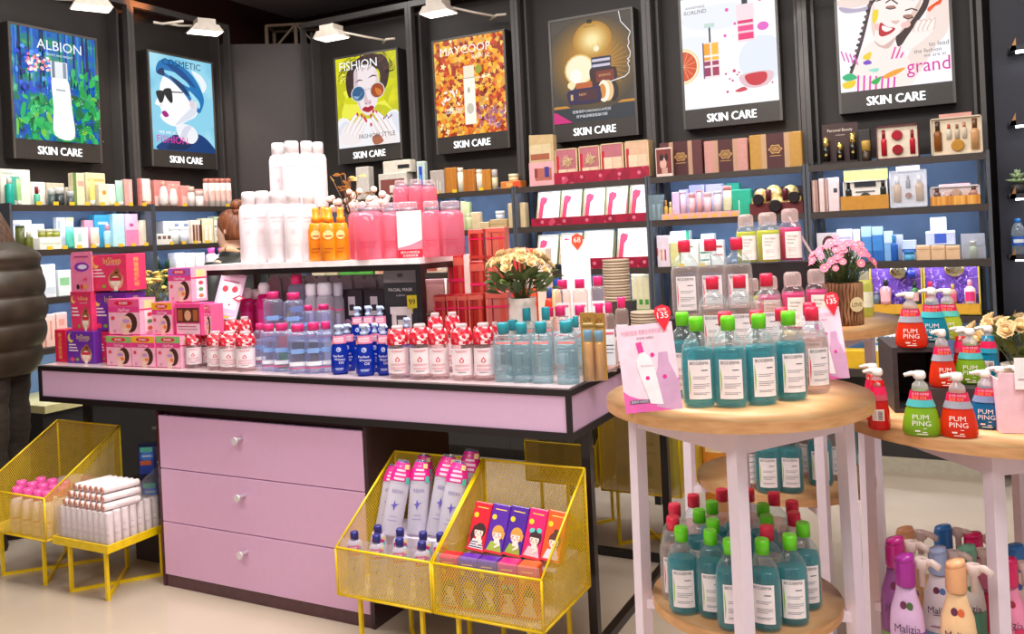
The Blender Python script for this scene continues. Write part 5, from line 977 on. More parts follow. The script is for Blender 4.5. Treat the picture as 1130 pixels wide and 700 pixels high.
P('printed_front', B().rect(-w_ / 2, w_ / 2, 0, h * .18, -.0006, M('d81838', .4)).poly([(-w_ / 2, h * .18), (w_ / 2, h * .18), (w_ / 2, h * .38), (0, h * .27), (-w_ / 2, h * .22)], -.0006, M('f08aa0', .4)).text('精华水中的卸妆', 0, h * .12, .011, -.0012, M('fff0f0', .4), w_ * .85).text('滋润保湿花香', 0, h * .05, .010, -.0012, M('fff0f0', .4), w_ * .7), t)
# ---------------- front row, left to right
FR = 2.525
for i, (x0, x1, yt, Y) in enumerate(((208, 221, 367, 2.545), (219, 231, 368, 2.60), (231, 246, 366, 2.525), (245, 263, 366, 2.525), (263, 280, 366, 2.525))):
    place(ROSE, x0, x1, yt, Y, ORD[i] + ' rose water bottle with red flower bib from the left, left group front row', group='rose water bottles left')
for i, (x0, x1, yt, Y) in enumerate(((236, 250, 352, 2.64), (250, 264, 351, 2.65), (265, 277, 350, 2.66))):
    place(ROSE, x0, x1, yt, Y, ORD[i] + ' rose water bottle from the left, back row under the pink leaflet', group='rose water bottles left back')
for i, (x0, x1, yt, Y) in enumerate(((282, 293, 357, 2.62), (290, 305, 358, 2.54), (303, 320, 357, 2.54), (320, 339, 358, 2.52), (338, 355, 356, 2.53), (353, 367, 355, 2.56))):
    place(MIC, x0, x1, yt, Y, ORD[i] + ' clear micellar bottle with pink cap from the left, lowest tier', group='pink capped micellar bottles lowest tier')
# red and green card added to imitate colours refracted inside the clear bottles
t = T('refraction_card', 'red and green card standing behind the third clear micellar bottle', 'card', (onY(312, 400, 2.585).x, 2.585, TZ + .001), .5); P('card', B().box(-.022, .022, 0, .002, 0, .07, M('2a8a4a', .4)).box(-.022, .022, 0, .002, .07, .13, M('c04a4c', .4)), t)
zm = TZ + .105
t = T('clear_riser', 'clear acrylic step carrying the upper micellar bottles', 'riser', (onY(325, 380, 2.68).x, 2.70, TZ)); P('step', B().box(-.19, .19, -.06, .09, zm - TZ - .004, zm - TZ, G('e8ecff', .3)).box(-.19, -.186, -.06, .09, .001, zm - TZ - .004, G('e8ecff', .3)).box(.186, .19, -.06, .09, .001, zm - TZ - .004, G('e8ecff', .3)), t)
for i, (x0, x1, yt, Y) in enumerate(((293, 311, 322, 2.67), (315, 334, 323, 2.67), (335, 347, 337, 2.68), (350, 366, 336, 2.68))):
    place(MIC, x0, x1, yt, Y, ORD[i] + ' clear micellar bottle from the left on the acrylic step', zm + .001, 'pink capped micellar bottles on the step', wk=.95)
place(MIC, 318, 338, 303, 2.745, 'topmost clear micellar bottle with pink cap in the middle', zm + .001, None, wk=.8)
JAR = Proto('glass_jar_bottle', .046, .13, [('body', B().lathe([(.021, 0), (.023, .005), (.023, .09), (.018, .1)], G('e8e2ee', .4), 14)), ('cap', B().lathe([(.018, .1), (.02, .104), (.02, .125), (.016, .13)], M('eceaf4', .2), 12)), ('pink_band', B().wrap(-1.5, 1.5, .066, .071, .0234, M('f0709a', .4), 10)), ('label_print', B().wrap(-.3, .3, .02, .06, .0234, M('c8b8d8', .4), 5))], 'bottle')
for i, (x0, x1, yt, Y) in enumerate(((338, 350, 313, 2.74), (351, 367, 312, 2.75), (368, 379, 312, 2.8))):
    place(JAR, x0, x1, yt, Y, ORD[i] + ' clear cotton pad jar with pink band from the left, behind the micellar bottles', (zm if i < 2 else TZ + .09) + .001, 'clear jars with pink band')
for i, (x0, x1, yt, Y) in enumerate(((366, 383, 358, 2.53), (376, 391, 357, 2.60), (393, 412, 357, 2.52), (408, 420, 356, 2.60), (416, 431, 357, 2.545))):
    place(OIL, x0, x1, yt, Y, ORD[i] + ' blue cleansing oil pump bottle from the left', group='blue cleansing oil bottles')
for i, (x0, x1, yt, Y) in enumerate(((388, 402, 338, 2.69), (400, 414, 337, 2.70), (413, 427, 337, 2.71), (443, 456, 350, 2.66))):
    place(OIL, x0, x1, yt, Y, ORD[i] + ' blue cleansing oil pump bottle from the left in the raised back row', TZ + (.055 if i < 3 else .02), 'blue cleansing oil bottles back')
t = T('clear_riser', 'low clear step under the back row of blue oil bottles', 'riser', (onY(407, 390, 2.70).x, 2.70, TZ)); P('step', B().box(-.085, .085, -.035, .04, .001, .053, G('c8d0f0', .4)), t)
t = T('clear_riser', 'small clear step under the last blue oil bottle', 'riser', (onY(449, 390, 2.66).x, 2.66, TZ)); P('step', B().box(-.03, .03, -.025, .03, .001, .018, G('c8d0f0', .4)), t)
for i, (x0, x1, yt, Y) in enumerate(((429, 450, 360, 2.515), (453, 475, 358, 2.515), (474, 494, 359, 2.53), (499, 521, 358, 2.52), (523, 545, 357, 2.535))):
    place(ROSE, x0, x1, yt, Y, ORD[i] + ' rose water bottle with red flower bib from the left, right group front row', group='rose water bottles right')
for i, (x0, x1, yt, Y) in enumerate(((473, 489, 346, 2.66), (492, 508, 345, 2.67), (542, 552, 356, 2.62))):
    place(ROSE, x0, x1, yt, Y, ORD[i] + ' rose water bottle from the left in the right group back row', group='rose water bottles right back')
for i, (x0, x1, yt, Y) in enumerate(((545, 567, 356, 2.525), (565, 587, 356, 2.525), (586, 609, 355, 2.525), (613, 638, 354, 2.53))):
    place(TEAL, x0, x1, yt, Y, ORD[i] + ' pale blue toner bottle with teal cap from the left in the front row', group='teal capped bottles front row')
for i, (x0, x1, yt, Y) in enumerate(((557, 576, 353, 2.64), (574, 590, 340, 2.66), (595, 611, 339, 2.67), (622, 637, 352, 2.62), (630, 642, 349, 2.68))):
    place(TEAL, x0, x1, yt, Y, ORD[i] + ' pale blue toner bottle with teal cap from the left in the back row', group='teal capped bottles back row')
# gold tube in blister card
for i, (x0, x1, lab) in enumerate(((643, 656, 'golden tube with blue cap in blister card, left one'), (656, 667, 'golden tube with blue cap in blister card, right one'))):
    Y = 2.56 + .02 * i; X = onY((x0 + x1) / 2, 390, Y).x; w_ = abs(onY(x1, 390, Y).x - onY(x0, 390, Y).x); h = onY(650, 346 if i == 0 else 347, Y).z - TZ
    t = T('sunscreen_blister', lab, 'tube', (X, Y, TZ + .001), facing((X, Y), .7), 'golden sunscreen blisters')
    P('backing_card', B().box(-w_ / 2 - .004, w_ / 2 + .004, .02, .022, 0, h, M('c8923a', .35)).box(-w_ / 2 - .004, w_ / 2 + .004, .016, .02, h * .8, h, M('a87a34', .35)), t)
    P('tube', B().lathe([(.013, .008), (.014, h * .55), (.012, h * .6)], M('e8a848', .25, .4), 12), t); P('cap', B().lathe([(.0135, h * .6), (.0135, h * .74), (.012, h * .75)], M('2a8ab8', .3), 12), t); P('blister', B().wrap(-1.6, 1.6, .004, h * .78, .0165, G('fff4e0', .2), 8), t)
    P('printed_front', B().text('UV', 0, h * .9, .02, .0155, M('5a2c18', .4)).rect(-.016, .016, h * .83, h * .85, .0156, M('f4dca0', .4)), t)
for i, (x0, x1, yt, Y, zz) in enumerate(((610, 628, 338, 2.78, 0), (632, 649, 337, 2.78, 0), (655, 669, 335, 2.80, 0), (666, 679, 334, 2.78, 0), (679, 694, 328, 2.86, 0), (602, 614, 339, 2.80, 0))):
    place(MICR, x0, x1, yt, Y, ORD[i] + ' pink capped clear bottle, lower row at the right table end', group='pink capped bottles at right lower')
zr = TZ + .085
t = T('display_block', 'pale block under the raised pink capped bottles at the right end', 'block', (onY(645, 360, 2.98).x, 2.98, TZ)); P('block', B().rbox(-.17, .14, -.045, .06, .001, zr - TZ, M('e8d8d4', .4), .004), t)
for i, (x0, x1, yt, Y) in enumerate(((613, 630, 309, 2.97), (632, 649, 308, 2.97), (652, 669, 305, 2.97))):
    place(MICR, x0, x1, yt, Y, ORD[i] + ' pink capped clear bottle from the left, raised row at right table end', zr + .001, 'pink capped bottles at right raised')
Y = 3.12; p = onY(636, 305, Y); h0 = onY(636, 265, Y).z - TZ
t = T('price_stand', 'tall blank white price stand with red tag behind the pink capped bottles', 'sign', (p.x, Y, TZ + .001), facing(p, .6)); P('panel', B().box(-.058, .058, 0, .006, 0, h0, M('faf8f8', .3)).box(-.058, .058, 0, .08, 0, .004, M('faf8f8', .3)), t)
P('red_tag', B().prism([(-.0, -.035), (.022, -.005), (.022, .02), (0, .03), (-.022, .02), (-.022, -.005)], -.004, -.001, M('f0502c', .4)).xf(Matrix.Translation((.01, 0, h0 - .005))), t); P('tag_print', B().text('68', .01, h0, .03, -.0048, M('fff4ec', .4)), t)
# magenta bottles behind
MAG = Proto('magenta_bottle', .05, .17, [('body', B().lathe([(.022, 0), (.025, .006), (.025, .12), (.02, .135), (.013, .14)], G('e81a8c', .75, tint='ff6ab8'), 14)), ('cap', B().lathe([(.017, .14), (.018, .16), (.012, .17)], M('fbeef4', .3), 12)), ('label', B().wrap(-.8, .8, .03, .1, .0254, G('f04aa8', .8), 6))], 'bottle')
for i, (x0, x1, yt, Y) in enumerate(((267, 280, 318, 2.78), (277, 291, 319, 2.83), (285, 299, 312, 2.76))):
    place(MAG, x0, x1, yt, Y, ['left magenta bottle behind the pink leaflet', 'middle magenta bottle behind the pink leaflet', 'magenta bottle with white cap right of the pink leaflet'][i], TZ + .06 + .001, 'magenta bottles')
t = T('display_block', 'low magenta block under the magenta bottles', 'block', (onY(283, 380, 2.79).x, 2.80, TZ)); P('block', B().rbox(-.075, .075, -.06, .065, .001, .06, M('8a1a5a', .4), .003), t)
# leaning coloured cards
for i, (x, c, lab) in enumerate(((303, 'f0c030', 'yellow leaning card between the magenta bottles and micellar bottles'), (308, 'd03028', 'red edged leaning card beside the yellow one'))):
    p = onY(x, 330, 2.80 + .02 * i); t = T('leaning_card', lab, 'card', (p.x, 2.80 + .02 * i, TZ + .05), 0, None, None, (0, radians(24), .5)); P('card', B().box(-.012, .012, 0, .003, .06, .20, M(c, .4)).box(-.004, .004, -.001, 0, .08, .18, M('f4ead0', .4)), t)
# black facial mask goods under the riser
fm = M('3a3236', .35); fmg = M('5a5054', .35)
SACH = Proto('mask_sachet', .045, .13, [('sachet', B().prism([(-.022, 0), (.022, 0), (.022, .112), (.018, .122), (.009, .13), (-.009, .13), (-.018, .122), (-.022, .112)], 0, .006, M('a89a9a', .3, .1))), ('label', B().rect(-.012, .012, .07, .095, -.0006, M('8a7e80', .4)))], 'sachet')
for i in range(12):
    x = 303 + 13.2 * i
    place(SACH, x - 7.2, x + 7.2, 304 + (i % 3) * .6, 2.94 + (i % 2) * .02, ORD[i] + ' grey mask sachet with rounded top from the left under the riser', TZ + .10, 'grey mask sachets under the riser', k=.2)
t = T('sachet_rack', 'dark rack holding the grey mask sachets under the riser', 'rack', (onY(378, 350, 2.95).x, 2.95, TZ)); P('rack', B().box(-.40, .36, -.02, .05, .001, .098, M('3a3032', .5)), t)
for i, (x0, x1, lab) in enumerate(((377, 400, 'black jar box with white square label, left of two under the riser'), (401, 425, 'black jar box with white square label, next to the grey standing pouch'))):
    Y = 2.83; X = onY((x0 + x1) / 2, 340, Y).x; w_ = onY(x1, 340, Y).x - onY(x0, 340, Y).x; zb = TZ + .10; h = onY(390, 320, Y).z - zb
    t = T('mask_jar_box', lab, 'box', (X, Y, zb + .001), 0, 'black jar boxes'); P('carton', B().rbox(-w_ / 2 + .002, w_ / 2 - .002, 0, .08, 0, h, fm, .003), t); P('square_label', B().rect(-.018, .018, h * .45, h * .85, -.0008, M('e8d8dc', .4)).rect(-.013, .013, h * .55, h * .68, -.0012, M('3a3436', .4)), t); P('pink_seal', B().ell(-.024, h * .3, .016, .014, -.001, M('c88ab0', .4), 10), t)
t = T('display_block', 'dark step under the black jar boxes', 'block', (onY(405, 350, 2.83).x, 2.83, TZ)); P('block', B().box(-.12, .13, -.005, .085, .001, .10, M('2e2628', .5)), t)
Y = 2.76; X = onY(442, 320, Y).x; w_ = onY(459, 320, Y).x - onY(425, 320, Y).x; zb = TZ + .10; h = onY(442, 296, Y).z - zb
t = T('mask_pouch', 'grey and black standing facial mask pouch with yellow 99 tag', 'pouch', (X, Y, zb), .12); P('pouch', B().box(-w_ / 2, w_ / 2, 0, .01, 0, h, M('332e32', .35)), t)
P('printed_front', B().rect(-w_ / 2, w_ / 2, h * .8, h, -.0005, M('8a8284', .35)).ell(0, h * .9, .014, .008, -.001, M('4a4446', .4), 12).text('FACIAL MASK', 0, h * .7, .0175, -.001, M('f4ecec', .4), w_ * .75).text('& SERUM', 0, h * .62, .01, -.001, M('d8d0d0', .4)).rect(-w_ * .3, w_ * .3, h * .08, h * .36, -.001, M('f0dcd8', .4)).rect(-w_ * .34, w_ * .34, h * .36, h * .46, -.001, M('f4e4e0', .4)).rect(-w_ * .16, w_ * .16, h * .13, h * .34, -.0014, M('4a4246', .4)).rect(-w_ * .12, w_ * .12, h * .2, h * .28, -.0018, M('e0d4d2', .4)), t)
P('yellow_tag', B().prism([(w_ * .2, h * .44), (w_ * .3, h * .44), (w_ * .32, h * .38), (w_ * .38, h * .44), (w_ * .5, h * .44), (w_ * .5, h * .62), (w_ * .2, h * .62)], -.006, -.004, M('f0d820', .4)), t); P('tag_print', B().text('99', w_ * .35, h * .53, .03, -.0068, M('5a3a10', .4)), t)
t = T('display_block', 'dark step under the grey facial mask pouch', 'block', (X, 2.765, TZ)); P('block', B().box(-.06, .05, -.02, .03, .001, .099, M('2e2628', .5)), t)
# ---------------- red tartan boxes
def tartan(c1, c2): return c1
def red_box(x0, x1, yt, Y, zb, label, c='c8202c', tall=True):
    X = onY((x0 + x1) / 2, yt + 20, Y).x; w_ = (onY(x1, yt + 20, Y).x - onY(x0, yt + 20, Y).x) * .9; h = onY((x0 + x1) / 2, yt, Y).z - zb
    t = T('red_plaid_box', label, 'box', (X, Y, zb), facing((X, Y), .35), 'red plaid boxes')
    P('carton', B().rbox(-w_ / 2, w_ / 2, 0, .06, 0, h, M(c, .3), .004), t)
    b = B(); lt = M('d06a60', .3); dk = M('780c18', .3)
    for k, (u0, u1, m) in enumerate(((0, .1, lt), (.66, .88, M('c04838', .3)), (.28, .34, dk))): b.rect(-w_ / 2 + u0 * w_, -w_ / 2 + u1 * w_, 0, h - .004, -.0005 - k * .0003, m)
    b.rect(-w_ / 2, w_ / 2, h * .66, h * .7, -.0016, M('e01858', .3)).rect(-w_ / 2, w_ / 2, h * .86, h * .96, -.0014, M('cc5a4c', .3)).rect(-w_ / 2, w_ / 2, h * .06, h * .16, -.0014, M('b83428', .3))
    P('plaid_print', b, t); return zb + h
zb0 = TZ + .10
rb = T('display_block', 'dark red step block under the red plaid boxes', 'block', (onY(520, 360, 2.86).x, 2.87, TZ)); P('block', B().box(-.16, .19, -.03, .20, .001, .099, M('5a1a20', .5)), rb)
zz = []
for i, (x0, x1, yt, Y) in enumerate(((479, 493, 326, 2.85), (493, 505, 325, 2.85), (505, 517, 325, 2.85), (517, 534, 324, 2.85), (536, 561, 322, 2.85))):
    zz.append(red_box(x0, x1, yt, Y, zb0, ORD[i] + ' red plaid box from the left in the lowest row', ['b00c24', 'b81424', 'a81020', '9c2418', 'b86058'][i]))
z1 = max(zz) + .001
z2 = red_box(494, 512, 281, 2.93, zb0, 'bright red plaid box behind the lowest row at the left', 'c00c22')
box2 = onY(515, 300, 2.93)
t = T('cosmetic_carton', 'pale narrow carton between the red plaid boxes', 'box', (onY(515, 300, 2.94).x, 2.94, zb0)); P('carton', B().box(-.012, .012, 0, .05, 0, onY(515, 281, 2.94).z - zb0, M('f0dcd4', .4)), t)
z3 = red_box(518, 535, 288, 2.95, zb0, 'red plaid box in the middle tier beside the pale narrow carton', 'a82018')
z3b = red_box(538, 558, 288, 2.95, zb0, 'red plaid box in the middle tier behind the rose pot', 'a83020')
red_box(517, 534, 253, 2.955, z3 + .001, 'topmost red plaid box, left of two', '981c18'); red_box(536, 558, 251, 2.955, z3b + .001, 'topmost red plaid box, right of two', 'c05a48')
# rear goods glimpsed between
p = onY(571, 345, 3.25)
for i, (x0, x1, yt, c, lab) in enumerate(((560, 576, 276, 'e03a3c', 'red box behind the cream roses, left'), (577, 590, 275, 'f0603c', 'orange red box behind the cream roses, middle'), (591, 603, 275, 'f0d8c4', 'cream box behind the cream roses, right'))):
    Y = 3.3; X = onY((x0 + x1) / 2, 290, Y).x; w_ = (onY(x1, 290, Y).x - onY(x0, 290, Y).x) * .95; h = onY(575, yt, Y).z - TZ - .001
    t = T('cosmetic_carton', lab, 'box', (X, Y, TZ + .001)); carton(t, w_, h, .06, c, [(.1, .6, .9, .7, 'f4e4dc')])
for i, (x, c, cc, yt, lab) in enumerate(((604, 'e04428', '2a58b0', 318, 'small red bottle with blue cap right of the cream roses'), (612, 'e8dca8', '2a58b8', 306, 'pale bottle with blue cap right of the cream roses'))):
    Y = 3.05; X = onY(x, 330, Y).x; h = onY(x, yt, Y).z - TZ - .001; t = T('sun_bottle', lab, 'bottle', (X, Y, TZ + .001)); bottle_parts(t, .038, h, c, cc, .15, 'f4ecd8')
# ---------------- left boxes: eye masks and face masks
def moon_print(b, w_, h, fig=True, y=-.0008):
    yel_ = M('f0d070', .4)
    pts = [(.075 * cos(a), .075 * sin(a)) for a in (radians(60 + 24 * i) for i in range(11))] + [(.03 + .062 * cos(a), .022 + .06 * sin(a)) for a in (radians(288 - 22 * i) for i in range(9))]
    b.poly([(-w_ * .33 + p[0] * w_ * 1.6, h * .8 + p[1] * w_ * 1.6) for p in pts], y, yel_)
    b.text('InSleep', w_ * .12, h * .83, w_ * .17, y, M('f0c878', .4), w_ * .58).rect(-w_ * .05, w_ * .3, h * .70, h * .72, y, M('e8a0b8', .4))
    for k in range(3): b.rect(-w_ * .42, -w_ * (.16 - .04 * k), h * (.56 - .09 * k), h * (.60 - .09 * k), y, M('f4dce8', .4))
    if fig:
        b.ell(w_ * .2, h * .28, w_ * .2, h * .25, y, M('e8b090', .5), 14); b.ell(w_ * .2, h * .34, w_ * .17, h * .18, y - .0003, M('9a5a34', .5), 14); b.ell(w_ * .24, h * .54, w_ * .08, h * .07, y - .0003, M('9a5a34', .5), 10)
        b.ell(w_ * .2, h * .26, w_ * .14, h * .14, y - .0006, M('fbe4d4', .5), 14); b.rect(w_ * .07, w_ * .33, h * .27, h * .36, y - .0009, M('d82848', .5)); b.rect(w_ * .15, w_ * .25, 0, h * .12, y - .0006, M('fbe4d4', .5)); b.ell(w_ * .2, h * .17, w_ * .02, h * .012, y - .0009, M('c03040', .5), 6)
    b.ell(-w_ * .3, h * .12, w_ * .08, h * .07, y, M('e8406a', .5), 10); b.ell(-w_ * .12, h * .12, w_ * .06, h * .05, y, M('8ab040', .5), 8)
def eye_box(x0, x1, yt, Y, zb, label, col, d=.09, fig=True, side='left', rz=0.0):
    X0 = onY(x0, yt + 20, Y).x; X1 = onY(x1, yt + 20, Y).x; w_ = X1 - X0; h = onY((x0 + x1) / 2, yt, Y).z - zb
    t = T('eye_mask_box', label, 'box', ((X0 + X1) / 2, Y, zb), rz, 'eye mask boxes'); P('carton', B().rbox(-w_ / 2, w_ / 2, 0, d, 0, h, M(col, .4), .002), t)
    b = B(); moon_print(b, w_, h, fig); P('printed_front', b, t)
    sd = B(); tx = B().text('蒸汽热敷眼罩', 0, 0, h * .17, 0, M('f0c060', .4), h * .8); tx.xf(Matrix.Translation((w_ / 2 + .0008, d * .5, h * .5)) @ Matrix.Rotation(pi / 2, 4, 'Z') @ Matrix.Rotation(-pi / 2, 4, 'Y')); P('side_lettering', tx, t)
    return t, w_, h, d
zb = TZ + .001
t, w_, h1, d = eye_box(74, 104, 366, 2.52, zb, 'purple eye mask box in the bottom row, front facing', '6a2ca0', .11)
t_, w2, h2, d2 = eye_box(110, 123, 366, 2.56, zb, 'red eye mask box in the bottom row squeezed beside the face mask boxes', 'e02858', .1, False)
X = onY(67, 385, 2.53).x
t = T('eye_mask_box', 'red eye mask box with golden lettering on its end, leftmost on the table', 'box', (X, 2.53, zb), 0, 'eye mask boxes'); w_ = onY(73.5, 385, 2.53).x - onY(61, 385, 2.53).x; h = onY(67, 364, 2.53).z - zb
P('carton', B().rbox(-w_ / 2, w_ / 2, 0, .12, 0, h, M('e01c48', .4), .002), t); tx = B().text('蒸汽热敷眼罩', 0, 0, .026, -.0008, M('f0c060', .4), h * .8, ang=-pi / 2); P('lettering', tx.xf(Matrix.Translation((-.004, 0, h / 2))), t)
zm1 = zb + h1 + .001
t, w_, hh, d = eye_box(78, 101, 322, 2.535, zm1, 'pink eye mask box in the middle row, left of the purple one', 'e8386a', .11)
t, w_, hh2, d = eye_box(101.5, 140, 323, 2.56, zm1, 'purple eye mask box in the middle row behind the face mask box', '6c30a6', .1, False)
zm2 = zm1 + max(hh, hh2) + .001
t, w_, h3, d = eye_box(99, 140, 281, 2.55, zm2, 'topmost pink eye mask box with moon print', 'e83a66', .1)
X = onY(89.5, 300, 2.53).x; w_ = onY(102, 300, 2.53).x - onY(78, 300, 2.53).x; h = onY(90, 278, 2.53).z - zm2
t = T('leaflet_card', 'pink card with purple pouches and price 49 left of the topmost box', 'card', (X, 2.53, zm2), 0); P('card', B().prism([(-w_ / 2, 0), (w_ / 2, 0), (w_ / 2, h), (-w_ / 2 + .015, h), (-w_ / 2 + .005, h * .9)], 0, .004, M('f080a8', .4)), t)
P('printed_front', B().ell(.004, h * .62, w_ * .34, h * .12, -.0006, M('8a3ab0', .4), 12).ell(.01, h * .62, w_ * .22, h * .06, -.001, M('e8dcf4', .4), 10).text('49', .025, h * .3, .03, -.001, M('e8203c', .4)).ell(-.025, h * .12, .011, .012, -.001, M('2a2024', .4), 8).ell(0, h * .12, .011, .012, -.001, M('d84040', .4), 8).ell(.026, h * .12, .011, .012, -.001, M('e8a030', .4), 8).rect(-w_ * .3, w_ * .35, h * .86, h * .89, -.001, M('a83a70', .4)), t)
def face_box(x0, x1, yt, Y, zb, label, accent, d=.075, side=True):
    X0 = onY(x0, yt + 20, Y).x; X1 = onY(x1, yt + 20, Y).x; w_ = X1 - X0; h = onY((x0 + x1) / 2, yt, Y).z - zb
    t = T('face_mask_box', label, 'box', ((X0 + X1) / 2, Y, zb), 0, 'face mask boxes'); P('carton', B().rbox(-w_ / 2, w_ / 2, 0, d, 0, h, M('f06a9c', .35), .002), t)
    y = -.0006; b = B().rect(-w_ / 2, w_ / 2, h * .02, h * .62, y, M('f8b8cc', .4)).rect(-w_ / 2, w_ / 2, h * .62, h * .78, y, M('e8408a', .4)).rect(-w_ / 2, w_ / 2, h * .78, h * .99, y, M(accent, .4)); y -= .0003
    b.ell(.0, h * .88, w_ * .3, h * .075, y, M('e0183c', .4), 14).text('魅色嫩肌', 0, h * .88, h * .09, y - .0004, M('fff0f4', .4), w_ * .5).text('ClairTreat', -.0, h * .69, h * .11, y, M('fff0f6', .4), w_ * .8)
    b.ell(w_ * .2, h * .34, w_ * .22, h * .28, y, M('4a2420', .5), 14).ell(w_ * .07, h * .3, w_ * .18, h * .23, y - .0003, M('f0c0a8', .5), 14).ell(w_ * .07, h * .38, w_ * .12, h * .06, y - .0006, M('c890d0', .5), 10).ell(w_ * .14, h * .24, w_ * .08, h * .06, y - .0006, M('f07a3a', .5), 10)
    b.poly([(-w_ * .05, 0), (w_ * .16, 0), (w_ * .1, h * .2), (-w_ * .06, h * .16)], y - .0009, M('f4ccb8', .5)).ell(-w_ * .36, h * .46, w_ * .07, h * .06, y, M('e8405a', .5), 10).text('02', -w_ * .32, h * .1, h * .12, y, M('8a3048', .5))
    P('printed_front', b, t)
    if side:
        s = B().rect(0, d, 0, h, 0, M('f4b0c8', .4)).rect(d * .3, d * .9, h * .72, h * .94, -.0004, M('f0e0a0', .4)).rect(d * .3, d * .9, h * .08, h * .66, -.0004, M('fbeef0', .4)).rect(0, d, h * .67, h * .71, -.0006, M('e02868', .4))
        for k in range(3): s.ell(d * .6, h * (.16 + .19 * k), d * .16, h * .06, -.0008, M(['d87848', '6aa06a', 'd84858'][k], .5), 8)
        P('printed_side', s.xf(Matrix.Translation((w_ / 2 + .0006, 0, 0)) @ Matrix.Rotation(pi / 2, 4, 'Z')), t)
    return h
hf = face_box(118, 145, 371, 2.50, zb, 'first face mask box from the left in the bottom row, green top', '8ec06a', side=False); face_box(145.6, 171, 371, 2.50, zb, 'second face mask box from the left in the bottom row, yellow top', 'f0b830', side=False); face_box(173, 199, 371, 2.505, zb, 'third face mask box from the left in the bottom row, green top', '8ac474')
zf = zb + onY(145, 371, 2.505).z - TZ + .003
hm = face_box(120, 154, 330, 2.515, zf, 'large face mask box on the left of the middle row', 'ee5a90', .085); face_box(168, 190, 334, 2.53, zf, 'face mask box with yellow top in the middle row', 'f0b020', .07, False)
X0 = onY(193, 350, 2.53).x; X1 = onY(222, 350, 2.53).x; h = onY(205, 335, 2.53).z - zf; w_ = X1 - X0
t = T('face_mask_box', 'face mask box turned to its brown photo back in the middle row', 'box', ((X0 + X1) / 2, 2.53, zf), 0, 'face mask boxes'); P('carton', B().rbox(-w_ / 2, w_ / 2, 0, .075, 0, h, M('ee4a8c', .35), .002), t)
P('printed_back', B().rect(-w_ * .42, w_ * .42, h * .4, h * .86, -.0006, M('5a2a1c', .5)).ell(0, h * .62, w_ * .13, h * .17, -.001, M('e0a080', .5), 10).rect(-w_ * .38, -w_ * .2, h * .45, h * .8, -.001, M('a85a30', .5)).rect(w_ * .2, w_ * .38, h * .45, h * .8, -.001, M('a85a30', .5)).rect(-w_ * .44, w_ * .44, h * .04, h * .36, -.0006, M('f6c4d4', .4)).rect(-w_ * .4, w_ * .3, h * .26, h * .29, -.001, M('c05a78', .4)).rect(-w_ * .4, w_ * .36, h * .18, h * .2, -.001, M('c05a78', .4)), t)
hq = h
face_box(224, 233, 336, 2.545, zf, 'narrow sliver of a face mask box under the pink leaflet', 'ee70a0', .07, False)
face_box(186, 211, 296, 2.555, zf + max(hq, .13) + .004, 'topmost face mask box below the white cartons, purple top', 'a060c0', .085)
# pink leaflet stand
Y = 2.66; p = onY(253, 352, Y); h = .2
t = T('leaflet_stand', 'pale pink leaflet with two red eyes and lips leaning above the rose water bottles', 'leaflet', (onY(246, 352, Y).x, Y, onY(246, 352, Y).z), 0, None, None, (radians(-12), radians(12), .25)); w_ = .118
P('leaflet', B().box(-w_ / 2, w_ / 2, 0, .003, 0, h, M('f4c8e4', .4)), t)
P('printed_front', B().rect(-w_ * .4, w_ * .4, h * .22, h * .8, -.0006, M('fbeef6', .4)).rect(-w_ * .35, w_ * .3, h * .80, h * .83, -.001, M('b84a78', .4)).ell(-w_ * .2, h * .64, w_ * .12, h * .07, -.001, M('d84858', .4), 12, .5).ell(w_ * .18, h * .66, w_ * .12, h * .07, -.001, M('d84858', .4), 12, .5).rect(-w_ * .4, w_ * .3, h * .1, h * .13, -.001, M('f6e4f0', .4)).rect(-w_ * .2, w_ * .25, h * .03, h * .07, -.001, M('f0d040', .4)).ell(-w_ * .2, h * .3, w_ * .05, h * .02, -.001, M('b86a90', .4), 8).ell(w_ * .1, h * .32, w_ * .05, h * .02, -.001, M('b86a90', .4), 8).ell(-w_ * .28, h * .92, w_ * .16, h * .05, -.001, M('fdf4fa', .4), 10), t)
P('lip_tag', B().poly([(.02, h * .46), (.05, h * .56), (.078, h * .52), (.055, h * .42)][::-1], -.004, M('e0184c', .4)).poly([(.035, h * .47), (.052, h * .53), (.068, h * .51), (.053, h * .45)][::-1], -.005, M('fdf0f4', .4)).poly([(-.09, h * .2), (-.06, h * .32), (-.045, h * .26), (-.06, h * .17)][::-1], -.004, M('e0184c', .4)), t)
P('easel_leg', B().bar((0, .003, h * .55), (0, .05, -.06), .012, M('e8d0dc', .4), .003), t)
